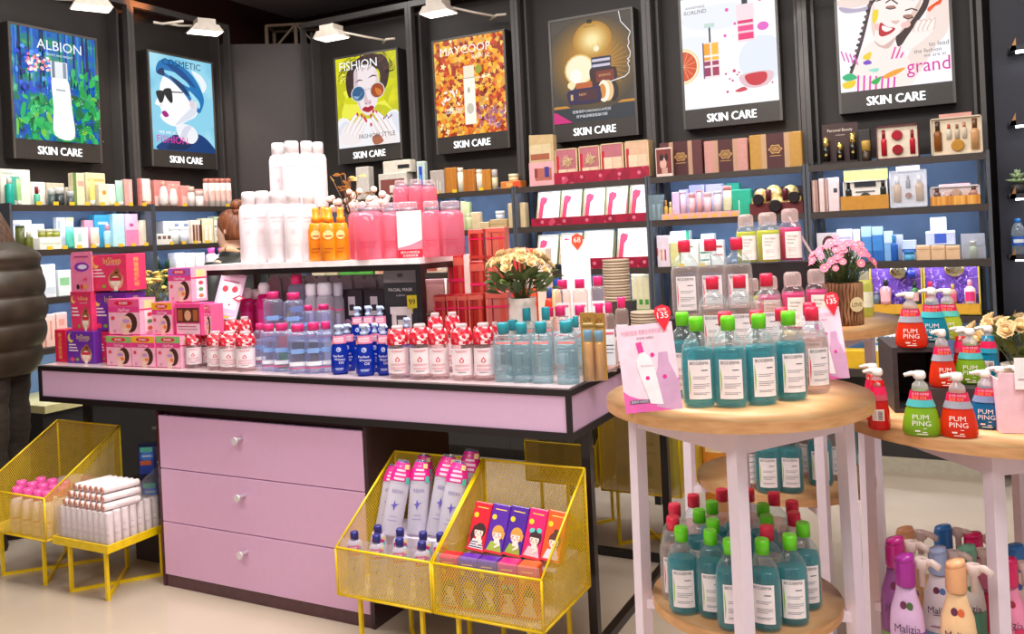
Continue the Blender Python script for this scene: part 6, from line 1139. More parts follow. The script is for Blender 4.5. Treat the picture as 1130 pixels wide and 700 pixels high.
# ================================================================== yellow mesh bins and what they hold
yl = M('f0ca08', .35); ylm = M('e6c00c', .4)
def clip_line(poly, p, d):
    t0, t1 = -1e9, 1e9; n = len(poly)
    for i in range(n):
        ax, ay = poly[i]; bx, by = poly[(i + 1) % n]; nx, ny = -(by - ay), bx - ax
        den = nx * d[0] + ny * d[1]; num = nx * (p[0] - ax) + ny * (p[1] - ay)
        if abs(den) < 1e-9:
            if num < 0: return None
        else:
            t = -num / den
            if den > 0: t0 = max(t0, t)
            else: t1 = min(t1, t)
    return (t0, t1) if t1 > t0 + 1e-4 else None
def mesh_panel(b, pts, m, pitch=.0075, w_=.0022):
    """expanded-metal sheet: two sets of crossing wires clipped to the panel"""
    P3 = [Vector(p) for p in pts]; o = P3[0]; u = (P3[1] - o).normalized(); nrm = u.cross(P3[-1] - o).normalized(); v = nrm.cross(u)
    p2 = [((p - o).dot(u), (p - o).dot(v)) for p in P3]
    ext = max(max(abs(a) for a in p) for p in p2) * 2
    for ang in (radians(58), radians(122)):
        d = (cos(ang), sin(ang)); nn = (-d[1], d[0]); k = int(ext / pitch) + 1
        for i in range(-k, k):
            p = (nn[0] * i * pitch, nn[1] * i * pitch); r = clip_line(p2, p, d)
            if not r: continue
            A = o + u * (p[0] + d[0] * r[0]) + v * (p[1] + d[1] * r[0]); Bq = o + u * (p[0] + d[0] * r[1]) + v * (p[1] + d[1] * r[1])
            s = (u * nn[0] + v * nn[1]) * w_ / 2; q = nrm * w_ * .4
            b.add([A - s, A + q, A + s, Bq - s, Bq + q, Bq + s], [(0, 1, 4, 3), (1, 2, 5, 4), (2, 0, 3, 5)], m)
def mesh_bin(label, x0, x1, y0, y1, z0, zf, zb, legs=True, pitch=.0075, liner=True, group='yellow wire mesh bins'):
    cx, cy = (x0 + x1) / 2, (y0 + y1) / 2; w_, d_ = (x1 - x0) / 2, (y1 - y0) / 2
    t = T('mesh_bin', label, 'bin', (cx, cy, 0), 0, group)
    A = (-w_, -d_); Bc = (w_, -d_); Cc = (w_, d_); D = (-w_, d_)
    p3 = lambda c, z: (c[0], c[1], z)
    f = B(); r = .0042
    for a, b_ in ((p3(A, z0), p3(Bc, z0)), (p3(A, zf), p3(Bc, zf)), (p3(D, z0), p3(Cc, z0)), (p3(D, zb), p3(Cc, zb)), (p3(A, z0), p3(A, zf)), (p3(Bc, z0), p3(Bc, zf)), (p3(Cc, z0), p3(Cc, zb)), (p3(D, z0), p3(D, zb)), (p3(A, z0), p3(D, z0)), (p3(Bc, z0), p3(Cc, z0)), (p3(A, zf), p3(D, zb)), (p3(Bc, zf), p3(Cc, zb))): f.tube([a, b_], r, yl, 6)
    P('wire_frame', f, t)
    for nm, pts in (('front_mesh', [p3(A, z0), p3(Bc, z0), p3(Bc, zf), p3(A, zf)]), ('back_mesh', [p3(D, z0), p3(Cc, z0), p3(Cc, zb), p3(D, zb)]), ('side_mesh', [p3(A, z0), p3(D, z0), p3(D, zb), p3(A, zf)]), ('side_mesh', [p3(Bc, z0), p3(Cc, z0), p3(Cc, zb), p3(Bc, zf)]), ('bottom_mesh', [p3(A, z0), p3(Bc, z0), p3(Cc, z0), p3(D, z0)])):
        b = B(); mesh_panel(b, pts, ylm, pitch); P(nm, b, t, stuff=True)
    if legs:
        for s_ in (-1, 1):
            x = w_ * .66 * s_; zf_ = .006 if s_ < 0 else .007
            P('leg_hoop', B().bar((x, -d_ * .8, z0), (x, -d_ * .8, 0), .012, yl).bar((x, -d_ * .8, zf_), (-x, d_ * .8, zf_), .012, yl).bar((-x, d_ * .8, 0), (-x, d_ * .8, z0), .012, yl), t)
    if liner: P('clear_liner', B().box(-w_ + .01, w_ - .01, -d_ + .008, -d_ + .011, z0 + .004, zf + .03, G('f4f0ff', .08)).box(-w_ + .01, w_ - .01, -d_ + .011, d_ - .012, z0 + .003, z0 + .006, G('f4f0ff', .12)), t)
    return t
RB, RF, RBK = .25, .402, .63
mesh_bin('yellow wire mesh bin of white lotion bottles beside the drawer cabinet', -1.836, -1.470, 2.185, 2.535, RB, RF, RBK)
mesh_bin('yellow wire mesh bin of girl printed boxes at the right front corner', -1.462, -1.092, 2.185, 2.535, RB, RF, RBK)
mesh_bin('yellow wire mesh bin of pink capped bottles at the left, before the dark trousers', -3.86, -3.416, 2.235, 2.61, .21, .388, .61, liner=False)
mesh_bin('yellow wire mesh bin of dark cartons standing behind the long table', -1.80, -1.45, 3.50, 3.86, .26, .44, .66)
mesh_bin('yellow wire mesh bin of paper cartons behind the long table, nearest its right back leg', -1.43, -1.07, 3.50, 3.86, .25, .60, .66)
# contents: lotion bottles with blue cap and pink sticker
stk = M('e0208a', .4); stk2 = M('f8d0e4', .4)
r = .027
LOT = Proto('lotion_bottle', .054, .19, [('body', B().lathe([(r * .92, 0), (r, .006), (r, .14), (r * .85, .155), (r * .5, .163)], G('e4dcec', .78, tint='f4f0ff'), 16, sy=.8)), ('cap', B().lathe([(r * .5, .163), (r * .52, .185), (r * .42, .19)], M('2a2a78', .3), 12)),
    ('pink_sticker', B().wrap(-.8, .9, .118, .15, r * 1.03, stk, 6, sy=.8), ), ('sticker_print', B().wrap(-.6, .3, .137, .145, r * 1.05, stk2, 5, sy=.8).wrap(-.6, .7, .125, .132, r * 1.05, stk2, 5, sy=.8).wrap(.55, .95, .12, .138, r * 1.06, M('4ac8b0', .4), 4, sy=.8).wrap(.6, .95, .146, .156, r * 1.06, M('f0e05a', .4), 4, sy=.8)),
    ('label_print', B().text('保湿化妆水', 0, .104, .0105, 0, M('7a6aa8', .4), rad=r * 1.03, sy=.8, maxw=.032).text('Lotion', .0, .05, .007, 0, M('8a7ab0', .4), rad=r * 1.03, sy=.8).poly([(-.002, .062), (.002, .075), (.010, .083), (.001, .08), (-.003, .09), (-.005, .079), (-.012, .077), (-.005, .074)], -r * .83, M('7a6ac0', .4)).wrap(-.5, .4, .038, .04, r * 1.03, M('a89ac8', .4), 4, sy=.8))], 'bottle')
LOTS = Proto('lotion_bottle', .054, .19, [('body', B().lathe([(r * .92, 0), (r, .006), (r, .14), (r * .9, .155), (r * .62, .166)], G('f2edf8', .78, tint='f6f2ff'), 16, sy=.8)), ('cap', B().lathe([(r * .5, .163), (r * .52, .185), (r * .42, .19)], M('2a2a78', .3), 12)),
    ('clear_sleeve', B().lathe([(r * 1.03, .13), (r * 1.0, .15), (r * .8, .175), (r * .55, .193)], G('f4f0fa', .12), 14, sy=.8, caps=False)),
    ('pink_sticker', B().lathe([(r * 1.05, .138), (r * 1.0, .154), (r * .86, .170), (r * .66, .186)], stk, 14, sy=.8, caps=False)), ('sticker_print', B().wrap(-.6, .4, .141, .147, r * 1.07, stk2, 5, sy=.8).wrap(-.6, .5, .152, .158, r * 1.03, stk2, 5, sy=.8).wrap(-.5, .4, .163, .168, r * .96, stk2, 5, sy=.8).wrap(.55, 1.0, .134, .15, r * 1.09, M('4ac8b0', .4), 4, sy=.8).wrap(.3, .8, .17, .182, r * .94, M('f4e49a', .4), 4, sy=.8)),
    ('label_print', B().text('保湿化妆水', 0, .112, .0105, 0, M('7a6aa8', .4), rad=r * 1.03, sy=.8, maxw=.032).text('Lotion', .0, .05, .007, 0, M('8a7ab0', .4), rad=r * 1.03, sy=.8).poly([(-.002, .062), (.002, .075), (.010, .083), (.001, .08), (-.003, .09), (-.005, .079), (-.012, .077), (-.005, .074)], -r * .83, M('6a5ab8', .4)).wrap(-.5, .4, .038, .04, r * 1.03, M('a89ac8', .4), 4, sy=.8))], 'bottle')
for i, (x, y) in enumerate(((-1.79, 2.225), (-1.70, 2.225), (-1.61, 2.225), (-1.525, 2.225))):
    LOT.put(ORD[i] + ' standing lotion bottle from the left at the front of the yellow mesh bin', (x, y, RB + .008), facing((x, y), .8), 'standing lotion bottles front')
for i, (x, y) in enumerate(((-1.75, 2.30), (-1.66, 2.30), (-1.57, 2.30), (-1.51, 2.31))):
    LOT.put(ORD[i] + ' standing lotion bottle from the left in the second line of the yellow mesh bin', (x, y, RB + .008), facing((x, y), .8), 'standing lotion bottles second')
stepz = RB + .205
t = T('inner_step', 'pale cardboard step inside the lotion bin carrying the leaning bottles', 'step', (-1.653, 2.44, RB + .007)); P('step', B().box(-.165, .165, -.085, .075, .0, .14, M('e8dce8', .6)), t)
for x, y, lx, ly, s, lab in ((-1.80, 2.40, .20, -.30, 1.12, 'leaning lotion bottle at the left edge of the heap'), (-1.735, 2.345, .22, -.24, 1.3, 'front leaning lotion bottle whose sticker curves over its shoulder'), (-1.655, 2.385, .10, -.25, 1.27, 'leaning lotion bottle in the middle of the heap'), (-1.585, 2.40, .20, -.26, 1.38, 'leaning lotion bottle right of the middle'), (-1.525, 2.37, .20, -.27, 1.34, 'front leaning lotion bottle at the right of the heap'), (-1.515, 2.46, .14, -.25, 1.42, 'lotion bottle standing tallest at the back right of the heap'), (-1.70, 2.475, .1, -.2, 1.25, 'lotion bottle glimpsed at the back left of the heap')):
    LOTS.put(lab, (x, y, RB + .150), 0, 'leaning lotion bottles', (s, s, s), Euler((ly, lx, facing((x, y), .8))))
# girl boxes
gb = [('d8182c', 'red'), ('5a22a0', 'purple'), ('4c1c94', 'darker purple'), ('d81868', 'magenta'), ('ee5a1c', 'orange')]
hairc = ['3a1a1c', 'd89a40', 'd8983c', '3a1c24', '5a2a1c']
def girl_box_parts(k):
    w_, h, d = .058, .135, .05; c = gb[k][0]
    body = B().rbox(-w_ / 2, w_ / 2, 0, d, 0, h, M(c, .3), .003)
    b = B(); y = -.0006; skin = M('fbe0d0', .45); hr = M(hairc[k], .45)
    b.rect(-w_ / 2, w_ / 2, 0, h * .05, y, M('e02838', .4))
    top = [M('e8e4ec', .4), M('a8b840', .4), M('a0b038', .4), M('f4c0c8', .4), M('f4dce0', .4)][k]
    b.poly([(-w_ * .4, h * .05), (w_ * .42, h * .05), (w_ * .28, h * .24), (-w_ * .22, h * .24)], y, top)
    if k == 0:
        for q in range(3): b.rect(-w_ * .36, w_ * .36, h * (.07 + .05 * q), h * (.09 + .05 * q), y - .0003, M('3a3a5a', .4))
    b.ell(.004, h * .42, w_ * .32, h * .155, y - .0003, hr, 16)
    if k in (0,): b.poly([(-w_ * .3, h * .16), (-w_ * .05, h * .4), (.0, h * .52), (-w_ * .28, h * .5), (-w_ * .4, h * .3)], y - .0004, hr)
    if k in (1, 2): b.poly([(w_ * .2, h * .5), (w_ * .45, h * .44), (w_ * .4, h * .3), (w_ * .26, h * .36)], y - .0004, hr)
    if k == 3: b.ell(-w_ * .16, h * .55, w_ * .14, h * .05, y - .0005, M('58c8c0', .4), 8, .5).ell(w_ * .2, h * .57, w_ * .14, h * .05, y - .0005, M('58c8c0', .4), 8, -.4)
    if k == 4: b.ell(w_ * .08, h * .59, w_ * .15, h * .05, y - .0005, hr, 10)
    b.rect(-w_ * .06, w_ * .14, h * .2, h * .32, y - .0006, skin).ell(.002, h * .38, w_ * .24, h * .115, y - .0007, skin, 16)
    b.poly([(-w_ * .22, h * .42), (w_ * .26, h * .42), (w_ * .24, h * .5), (0, h * .54), (-w_ * .2, h * .5)], y - .0009, hr)
    for sx in (-.1, .13): b.ell(w_ * sx, h * .385, w_ * .035, h * .014, y - .001, M('2a1c24', .4), 8); b.ell(w_ * sx * 1.3, h * .345, w_ * .05, h * .018, y - .001, M('f08a90', .5), 8)
    b.ell(.001, h * .325, w_ * .04, h * .010, y - .0011, M('d8203c', .4), 8)
    b.poly([(w_ * .02, h * .1), (w_ * .3, h * .18), (w_ * .2, h * .3), (w_ * .12, h * .29), (w_ * .16, h * .2), (0, h * .14)], y - .0012, skin)
    b.ell(-w_ * .28, h * .72, w_ * .13, w_ * .13, y, M('f6d020', .4), 12).rect(-w_ * .3, w_ * .3, h * .875, h * .895, y, M('f6c85a', .4))
    return [('carton', body), ('printed_front', b)]
GIRL = [Proto('girl_print_box', .058, .135, girl_box_parts(k), 'box') for k in range(5)]
for k in range(5):
    x = -1.425 + .066 * k; y = 2.215 + .004 * k
    GIRL[k].put('upright ' + gb[k][1] + ' girl printed box in the front row of the mesh bin', (x, y, RB + .009), facing((x, y), .12), 'girl printed boxes front row', (1.06, 1.0, 1.16))
for k in range(5):
    x = -1.40 + .066 * k; y = 2.335
    GIRL[k].put('leaning ' + gb[k][1] + ' girl printed box in the raised back row of the mesh bin', (x, y, RB + .145), 0, 'girl printed boxes back row', (1.08, 1.04, 1.12), Euler((-.42, .12, facing((x, y), .2))))
t = T('inner_step', 'clear plastic step inside the girl box bin', 'step', (-1.277, 2.40, RB + .007)); P('step', B().box(-.165, .165, -.085, .1, .115, .12, G('f0ecf4', .2)).box(-.165, -.16, -.085, .1, 0, .115, G('f0ecf4', .2)).box(.16, .165, -.085, .1, 0, .115, G('f0ecf4', .2)), t)
# left bin: white bottles with pink caps, two tubes lying behind
PKW = Proto('pink_capped_bottle', .066, .19, [('body', B().lathe([(.030, 0), (.033, .008), (.033, .115), (.027, .138), (.018, .15)], M('f6e2e6', .35), 16)), ('cap', B().lathe([(.021, .15), (.022, .155), (.022, .182), (.018, .19)], M('f05aa8', .3), 14)), ('label_print', B().wrap(-.6, .6, .06, .068, .0336, M('e8a090', .4), 5).wrap(-.5, .4, .04, .043, .0336, M('e8b0a8', .4), 5))], 'bottle')
n = 0
for row, (y, xs) in enumerate(((2.275, (-3.66, -3.585, -3.515, -3.455)), (2.345, (-3.74, -3.665, -3.59, -3.515, -3.455)), (2.41, (-3.70, -3.62, -3.53)))):
    for j, x in enumerate(xs):
        PKW.put(ORD[j] + ' pink capped white bottle from the left, ' + ['front', 'second', 'third'][row] + ' line in the yellow bin', (x, y, .214), facing((x, y), .8), 'pink capped bottles in the left yellow bin'); n += 1
for i, (x, y, z) in enumerate(((-3.60, 2.52, .345), (-3.50, 2.53, .335))):
    PKW.put(['left', 'right'][i] + ' white bottle with pink cap lying down at the back of the left yellow bin', (x - .12, y, z), 0, 'lying pink capped bottles', .95, Euler((0, radians(80), .12)))
t = T('inner_step', 'white cardboard step at the back of the left yellow bin', 'step', (-3.62, 2.535, .214)); P('step', B().box(-.2, .19, -.055, .065, 0, .10, M('e8dcd8', .6)), t)
# clear bin on yellow stand with white tubes
bx0, bx1, by0, by1 = -3.39, -3.045, 2.245, 2.56
t = T('clear_bin', 'clear acrylic bin on a yellow steel stand, filled with white tubes', 'bin', ((bx0 + bx1) / 2, (by0 + by1) / 2, 0)); w_, d_ = (bx1 - bx0) / 2, (by1 - by0) / 2
P('yellow_tray', B().box(-w_, w_, -d_, -d_ + .008, .2, .232, yl).box(-w_, w_, d_ - .008, d_, .2, .232, yl).box(-w_, -w_ + .008, -d_ + .008, d_ - .008, .2, .232, yl).box(w_ - .008, w_, -d_ + .008, d_ - .008, .2, .232, yl).box(-w_ + .008, w_ - .008, -d_ + .008, d_ - .008, .2, .206, yl), t)
ac = G('f4eef4', .1)
P('acrylic_wall', B().box(-w_ + .01, w_ - .01, -d_ + .010, -d_ + .013, .207, .36, ac), t); P('acrylic_wall', B().add([(w_ - .012, -d_ + .013, .207), (w_ - .012, d_ - .013, .207), (w_ - .012, d_ - .013, .50), (w_ - .012, -d_ + .013, .36)], [(0, 1, 2, 3)], ac), t); P('acrylic_wall', B().add([(-w_ + .012, -d_ + .013, .207), (-w_ + .012, d_ - .013, .207), (-w_ + .012, d_ - .013, .56), (-w_ + .012, -d_ + .013, .36)], [(0, 1, 2, 3)], ac), t)
for x, x2, zf_ in ((-w_ * .55, w_ * .75, .006), (w_ * .75, -w_ * .55, .007)): P('leg_hoop', B().bar((x, -d_ * .85, .2), (x, -d_ * .85, 0), .013, yl).bar((x, -d_ * .85, zf_), (x2, d_ * .85, zf_), .013, yl).bar((x2, d_ * .85, 0), (x2, d_ * .85, .2), .013, yl), t)
rg = M('d8a090', .25, .5)
TUBE = Proto('hand_cream_tube', .03, .15, [('tube', B().lathe([(.0145, .0), (.015, .02), (.015, .146), (.0135, .15)], M('f2e4e4', .35), 12)), ('rose_gold_cap', B().lathe([(.0146, -.004), (.0146, .001)], rg, 12)), ('label_print', B().wrap(-.5, .5, .05, .06, .0153, M('d8c8cc', .4), 4).wrap(-.4, .5, .08, .083, .0153, M('c8b8c0', .4), 4))], 'tube')
n = 0
for j in range(9):
    x = bx0 + .038 + j * .0345
    TUBE.put(ORD[j] + ' upright white tube from the left along the front of the clear bin', (x, by0 + .036, .2115), .3, 'upright white tubes front line', (1.05, 1.05, .95))
for j in range(6):
    TUBE.put(ORD[j] + ' upright white tube from the front along the right side of the clear bin', (bx1 - .034, by0 + .074 + j * .037, .2115), .8, 'upright white tubes side line', (1.05, 1.05, .95))
t = T('inner_step', 'white inner step under the lying white tubes', 'step', ((bx0 + bx1) / 2 - .02, 2.41, .207)); P('step', B().box(-.14, .12, -.105, .12, .001, .135, M('eadcdc', .6)), t)
lay = 0
for L, (zz, nx) in enumerate(((.366, 8), (.396, 7), (.426, 6))):
    for j in range(nx):
        x = bx0 + .05 + j * .034 + L * .018; y = by0 + .03 + L * .012
        TUBE.put(ORD[j] + ' lying white tube from the left, ' + ['lowest', 'middle', 'top'][L] + ' layer of the tube heap', (x, y, zz + .004), 0, 'lying white tubes', 1.0, Euler((radians(-90), 0, -.25)))
# dark blue packs behind
def blue_pack(x, y, z, label, tilt=0):
    t = T('sanitary_pack', label, 'pack', (x, y, z), .5, 'dark blue packs', None, Euler((tilt, 0, .5)))
    P('pouch', B().rbox(-.075, .075, 0, .06, 0, .155, M('1c2250', .35), .012), t)
    P('printed_front', B().rect(-.065, .0, .02, .14, -.0006, M('2a4ab0', .4)).ell(-.03, .1, .03, .02, -.001, M('4a8ae8', .4), 12).rect(-.06, -.005, .118, .14, -.001, M('5ac8a8', .4)).rect(-.06, -.01, .06, .08, -.001, M('e86a3a', .4)).poly([(.015, .07), (.035, .05), (.055, .075), (.035, .095)], -.001, M('e8dce8', .4)).rect(-.05, -.01, .097, .104, -.0014, M('e4ecff', .4)), t)
bst = T('stock_crate', 'dark crate behind the clear tube bin, carrying the dark blue packs', 'crate', (-3.25, 2.70, 0), 0); P('crate', B().box(-.12, .12, -.07, .1, 0, .21, M('3a3034', .6)), bst)
blue_pack(-3.245, 2.655, .212, 'dark blue pack with white diamond, lower one beside the drawer cabinet'); blue_pack(-3.265, 2.66, .37, 'dark blue pack with orange and mint print, upper one', -.05)
t = T('orange_lid_box', 'orange box with white top behind the dark blue packs under the table', 'box', (-3.44, 2.90, .0), .4); P('carton', B().rbox(-.07, .07, 0, .1, 0, .53, M('c8582a', .5), .004), t); P('lid', B().box(-.08, .08, -.01, .11, .53, .545, M('e4dcd8', .5)), t)
# cartons in the bins behind the table
for i, (x0, x1, z1, c, lab) in enumerate(((-1.76, -1.63, .64, '4a4a34', 'dark olive carton, left one in the rear mesh bin'), (-1.62, -1.48, .65, '4e4e3c', 'dark olive carton, right one in the rear mesh bin'))):
    t = T('stock_carton', lab, 'box', ((x0 + x1) / 2, 3.56, .266)); w_ = x1 - x0; h = z1 - .266; carton(t, w_, h, .2, c, [(.2, .85, .7, .9, 'b8b49c'), (.3, .55, .5, .62, 'a8a890'), (.55, .5, .75, .53, 'a8a890')])
for i, (x0, x1, z1, c, lab) in enumerate(((-1.39, -1.27, .6, 'b8a888', 'pale kraft carton in the mesh bin nearest the table leg'), (-1.26, -1.18, .62, 'c8c0ac', 'paler upright carton in the mesh bin nearest the table leg'), (-1.17, -1.12, .6, '78b84a', 'bright green carton at the right end of the mesh bin'))):
    t = T('stock_carton', lab, 'box', ((x0 + x1) / 2, 3.58, .256)); w_ = x1 - x0; h = z1 - .256; carton(t, w_, h, .16, c, [(.15, .5, .7, .55, '8a8470'), (.15, .4, .8, .43, '8a8470'), (.1, .12, .5, .26, '4a8a8a')])
t = T('printed_carton', 'orange and cream printed carton right of the rear mesh bin', 'box', (-1.0, 3.80, 0)); carton(t, .1, .62, .1, 'e89030', [(.1, .6, .9, .8, 'f8e0b0'), (.2, .3, .8, .5, 'f0b860')])
# ================================================================== round wooden tables
wood = RAMP('maple', 'wave', 2.2, [(.0, 'd49e68'), (.5, 'e2b482'), (1, 'daa874')], rough=.4, stretch=(.6, 6, 1)); wood_e = RAMP('maple_edge', 'noise', 20, [(.3, 'c08a58'), (.7, 'd8a470')], rough=.45, stretch=(1, 1, 6)); wleg = M('efdfec', .35, var=.02)
def round_table(label, c, r, zt, zs, rs, ang, legr, splay=.03):
    t = T('round_table', label, 'table', (c[0], c[1], 0), 0, 'round wooden display tables')
    P('tabletop', B().lathe([(r, zt - .024), (r, zt)], wood_e, 56, smooth=True, caps=False).lathe([(r, zt - .0001), (r * .5, zt), (.01, zt)], wood, 56, caps=True).lathe([(.01, zt - .024), (r, zt - .024)], wood_e, 56, caps=False), t)
    P('lower_shelf', B().lathe([(rs, zs - .022), (rs, zs)], wood_e, 48, caps=False).lathe([(rs, zs - .0001), (.01, zs)], wood, 48).lathe([(.01, zs - .022), (rs, zs - .022)], wood_e, 48, caps=False), t)
    tops = []
    for k in range(4):
        a = ang + k * pi / 2; d = Vector((cos(a), sin(a), 0)); tops.append(d * legr)
        e1 = Vector((cos(a + pi / 4), sin(a + pi / 4), 0)) * .0148; e2 = Vector((-e1.y, e1.x, 0)); p1 = d * legr + Vector((0, 0, zt - .025)); p0 = d * (legr + splay)
        P('leg', B().add([q + i * e1 + j * e2 for q in (p0, p1) for i, j in ((-1, -1), (1, -1), (1, 1), (-1, 1))], [(3, 2, 1, 0), (4, 5, 6, 7), (0, 1, 5, 4), (1, 2, 6, 5), (2, 3, 7, 6), (3, 0, 4, 7)], wleg), t)
    for k in range(4):
        a_, b_ = tops[k], tops[(k + 1) % 4]; P('apron_rail', B().bar(a_ + Vector((0, 0, zt - .053)), b_ + Vector((0, 0, zt - .053)), .022, wleg, .056), t)
    P('shelf_cross_bar', B().bar(-tops[0] * 1.04 + Vector((0, 0, zs - .034)), tops[0] * 1.04 + Vector((0, 0, zs - .034)), .022, wleg).bar(-tops[1] * 1.04 + Vector((0, 0, zs - .036)), tops[1] * 1.04 + Vector((0, 0, zs - .036)), .022, wleg), t)
    return t
V2 = lambda p: Vector((p.x, p.y, 0))
c1 = V2(dep(812, 434, 2.0)); c2 = V2(dep(857, 352, 3.0)); c3 = V2(dep(1110, 470, 2.15))
Z1, Z1S, Z2, Z2S, Z3, Z3S = 1.0, .53, 1.05, .51, .90, .37
aF = atan2(-c1.y, -c1.x)
round_table('round wooden table with teal and pink bottles, nearest the long table', c1, .302, Z1, Z1S, .215, aF - .02, .235, .01)
round_table('round wooden table farther back with the wicker flower pot', c2, .415, Z2, Z2S, .30, radians(210.4), .33, .01)
round_table('round wooden table at the right edge with coloured pump bottles', c3, .41, Z3, Z3S, .30, radians(-97), .335, .01)
# micellar water with flip cap
lw = M('f8eef0', .4); tin = M('4a4a58', .5)
def bio(liq, capc, stripe, tabbed):
    r = .036; sy = .72
    out = B().lathe([(r * .86, 0), (r * .97, .006), (r, .018), (r, .108), (r * .97, .121), (r * .88, .135), (r * .72, .147), (r * .5, .156), (r * .4, .160), (r * .38, .168)], G('e8f4f4', .05, tint='f6fcfc'), 20, sy=sy)
    li = B().lathe([(r * .86, .004), (r * .95, .012), (r * .95, .108), (r * .91, .122), (r * .86, .129)], liq, 16, sy=sy)
    lb = B().wrap(-.70, .74, .02, .105, r * 1.012, lw, 8, sy=sy)
    pr = B().text('BIODERMA', 0, .0985, .0098, 0, tin, rad=r * 1.03, sy=sy, maxw=.042)
    pr.wrap(.1, .5, .0815, .0835, r * 1.025, tin, 4, sy=sy)
    for z, a in ((.068, .55), (.064, .35), (.052, .6), (.048, .55), (.044, .3), (.033, .6), (.03, .4)): pr.wrap(-.4, a, z, z + .0012, r * 1.025, M('8a8a98', .5), 4, sy=sy)
    st = B(); n = 8
    for i in range(n):
        z0, z1 = .03 + .06 * i / n, .03 + .06 * (i + 1) / n; w0, w1 = [.085 * sin(pi * min(.98, max(.04, q / n))) for q in (i, i + 1)]
        v = []
        for z, w_ in ((z0, w0), (z1, w1)):
            for a in (-.62, -.62 + w_): v.append((r * 1.03 * sin(a), -sy * r * 1.03 * cos(a), z))
        st.add(v, [(0, 1, 3, 2)], M(stripe, .35))
    cap = B().lathe([(r * .43, .166), (r * .44, .19), (r * .40, .197)], M(capc, .25), 14)
    tab = B().box(-.006, .006, -r * .36, -r * .31, .166, .183, M('b8b4b8', .2, .6))
    return Proto('micellar_water_bottle', .072, .197, [('bottle_body', out, [('liquid', li)]), ('label', lb, [('label_print', pr), ('leaf_mark', st)]), ('flip_cap', cap, [('silver_tab', tab)] if tabbed else [])], 'bottle')
BG = bio(G('18b4c2', .34, tint='78d8e0'), '6ad81c', '8cc83c', True); BP = bio(G('f0dcd8', .12, tint='ffeae6'), 'f02a50', 'f03a60', True); BGn = bio(G('18b4c2', .34, tint='78d8e0'), '6ad81c', '8cc83c', False); BPn = bio(G('f0dcd8', .12, tint='ffeae6'), 'f02a50', 'f03a60', False)
def on_dep(pr, px, py, d, z, label, group, k=1.0, s=1.0, rz=0.0):
    p = dep(px, py, d); return pr.put(label, (p.x, p.y, z + .001), facing(p, k) + rz, group, s)
def atz(px, py, z, d):
    """ground position at depth d under photo column px"""
    p = dep(px, py, d); return Vector((p.x, p.y, z))
for i, (x, d, pr, rz, lab) in enumerate(((772, 1.875, BG, .1, 'first teal green capped bottle from the left, front row on the round table'), (807, 1.86, BG, .05, 'second teal green capped bottle from the left, front row on the round table'), (841, 1.87, BGn, .35, 'third teal green capped bottle from the left, front row on the round table'), (874, 1.90, BGn, .32, 'fourth teal green capped bottle from the left, front row on the round table'), (900, 1.965, BP, .5, 'clear bottle with pink cap at the right end of the round table front'))):
    on_dep(pr, x, 440, d, Z1, lab, None, rz=rz)
for i, (x, d, pr, lab) in enumerate(((756, 1.99, BG, 'teal bottle with green cap half hidden behind the pink promo card'), (803, 1.95, BPn, 'clear bottle with pink cap behind the second teal bottle'), (838, 1.95, BPn, 'clear bottle with pink cap behind the third teal bottle'), (866, 1.985, BPn, 'clear bottle with pink cap behind the fourth teal bottle'), (897, 2.07, BP, 'clear bottle with pink cap beside the right promo card'))):
    on_dep(pr, x, 420, d, Z1, lab, None)
# two black steps
st1 = Z1 + .075; st2 = Z1 + .165
u = facing(c1); blkm = M('201c1e', .35)
t = T('black_step', 'lower black step under the pink capped bottles on the round table', 'step', atz(818, 400, Z1, 2.075), u); P('step', B().box(-.105, .1, -.035, .035, .001, st1 - Z1, blkm), t)
t = T('black_step', 'upper black step under the back row of pink capped bottles', 'step', atz(790, 380, Z1, 2.165), u); P('step', B().box(-.13, .11, -.04, .04, .001, st2 - Z1, blkm), t)
for i, (x, d) in enumerate(((788, 2.07), (818, 2.07), (848, 2.08))):
    on_dep([BPn, BPn, BP][i], x, 360, d, st1, ORD[i] + ' clear bottle with pink cap from the left on the lower black step', 'pink capped bottles on the lower step')
for i, (x, d) in enumerate(((757, 2.165), (786, 2.165), (815, 2.165))):
    on_dep(BPn, x, 320, d, st2, ORD[i] + ' clear bottle with pink cap from the left on the upper black step', 'pink capped bottles on the upper step', s=1.0)
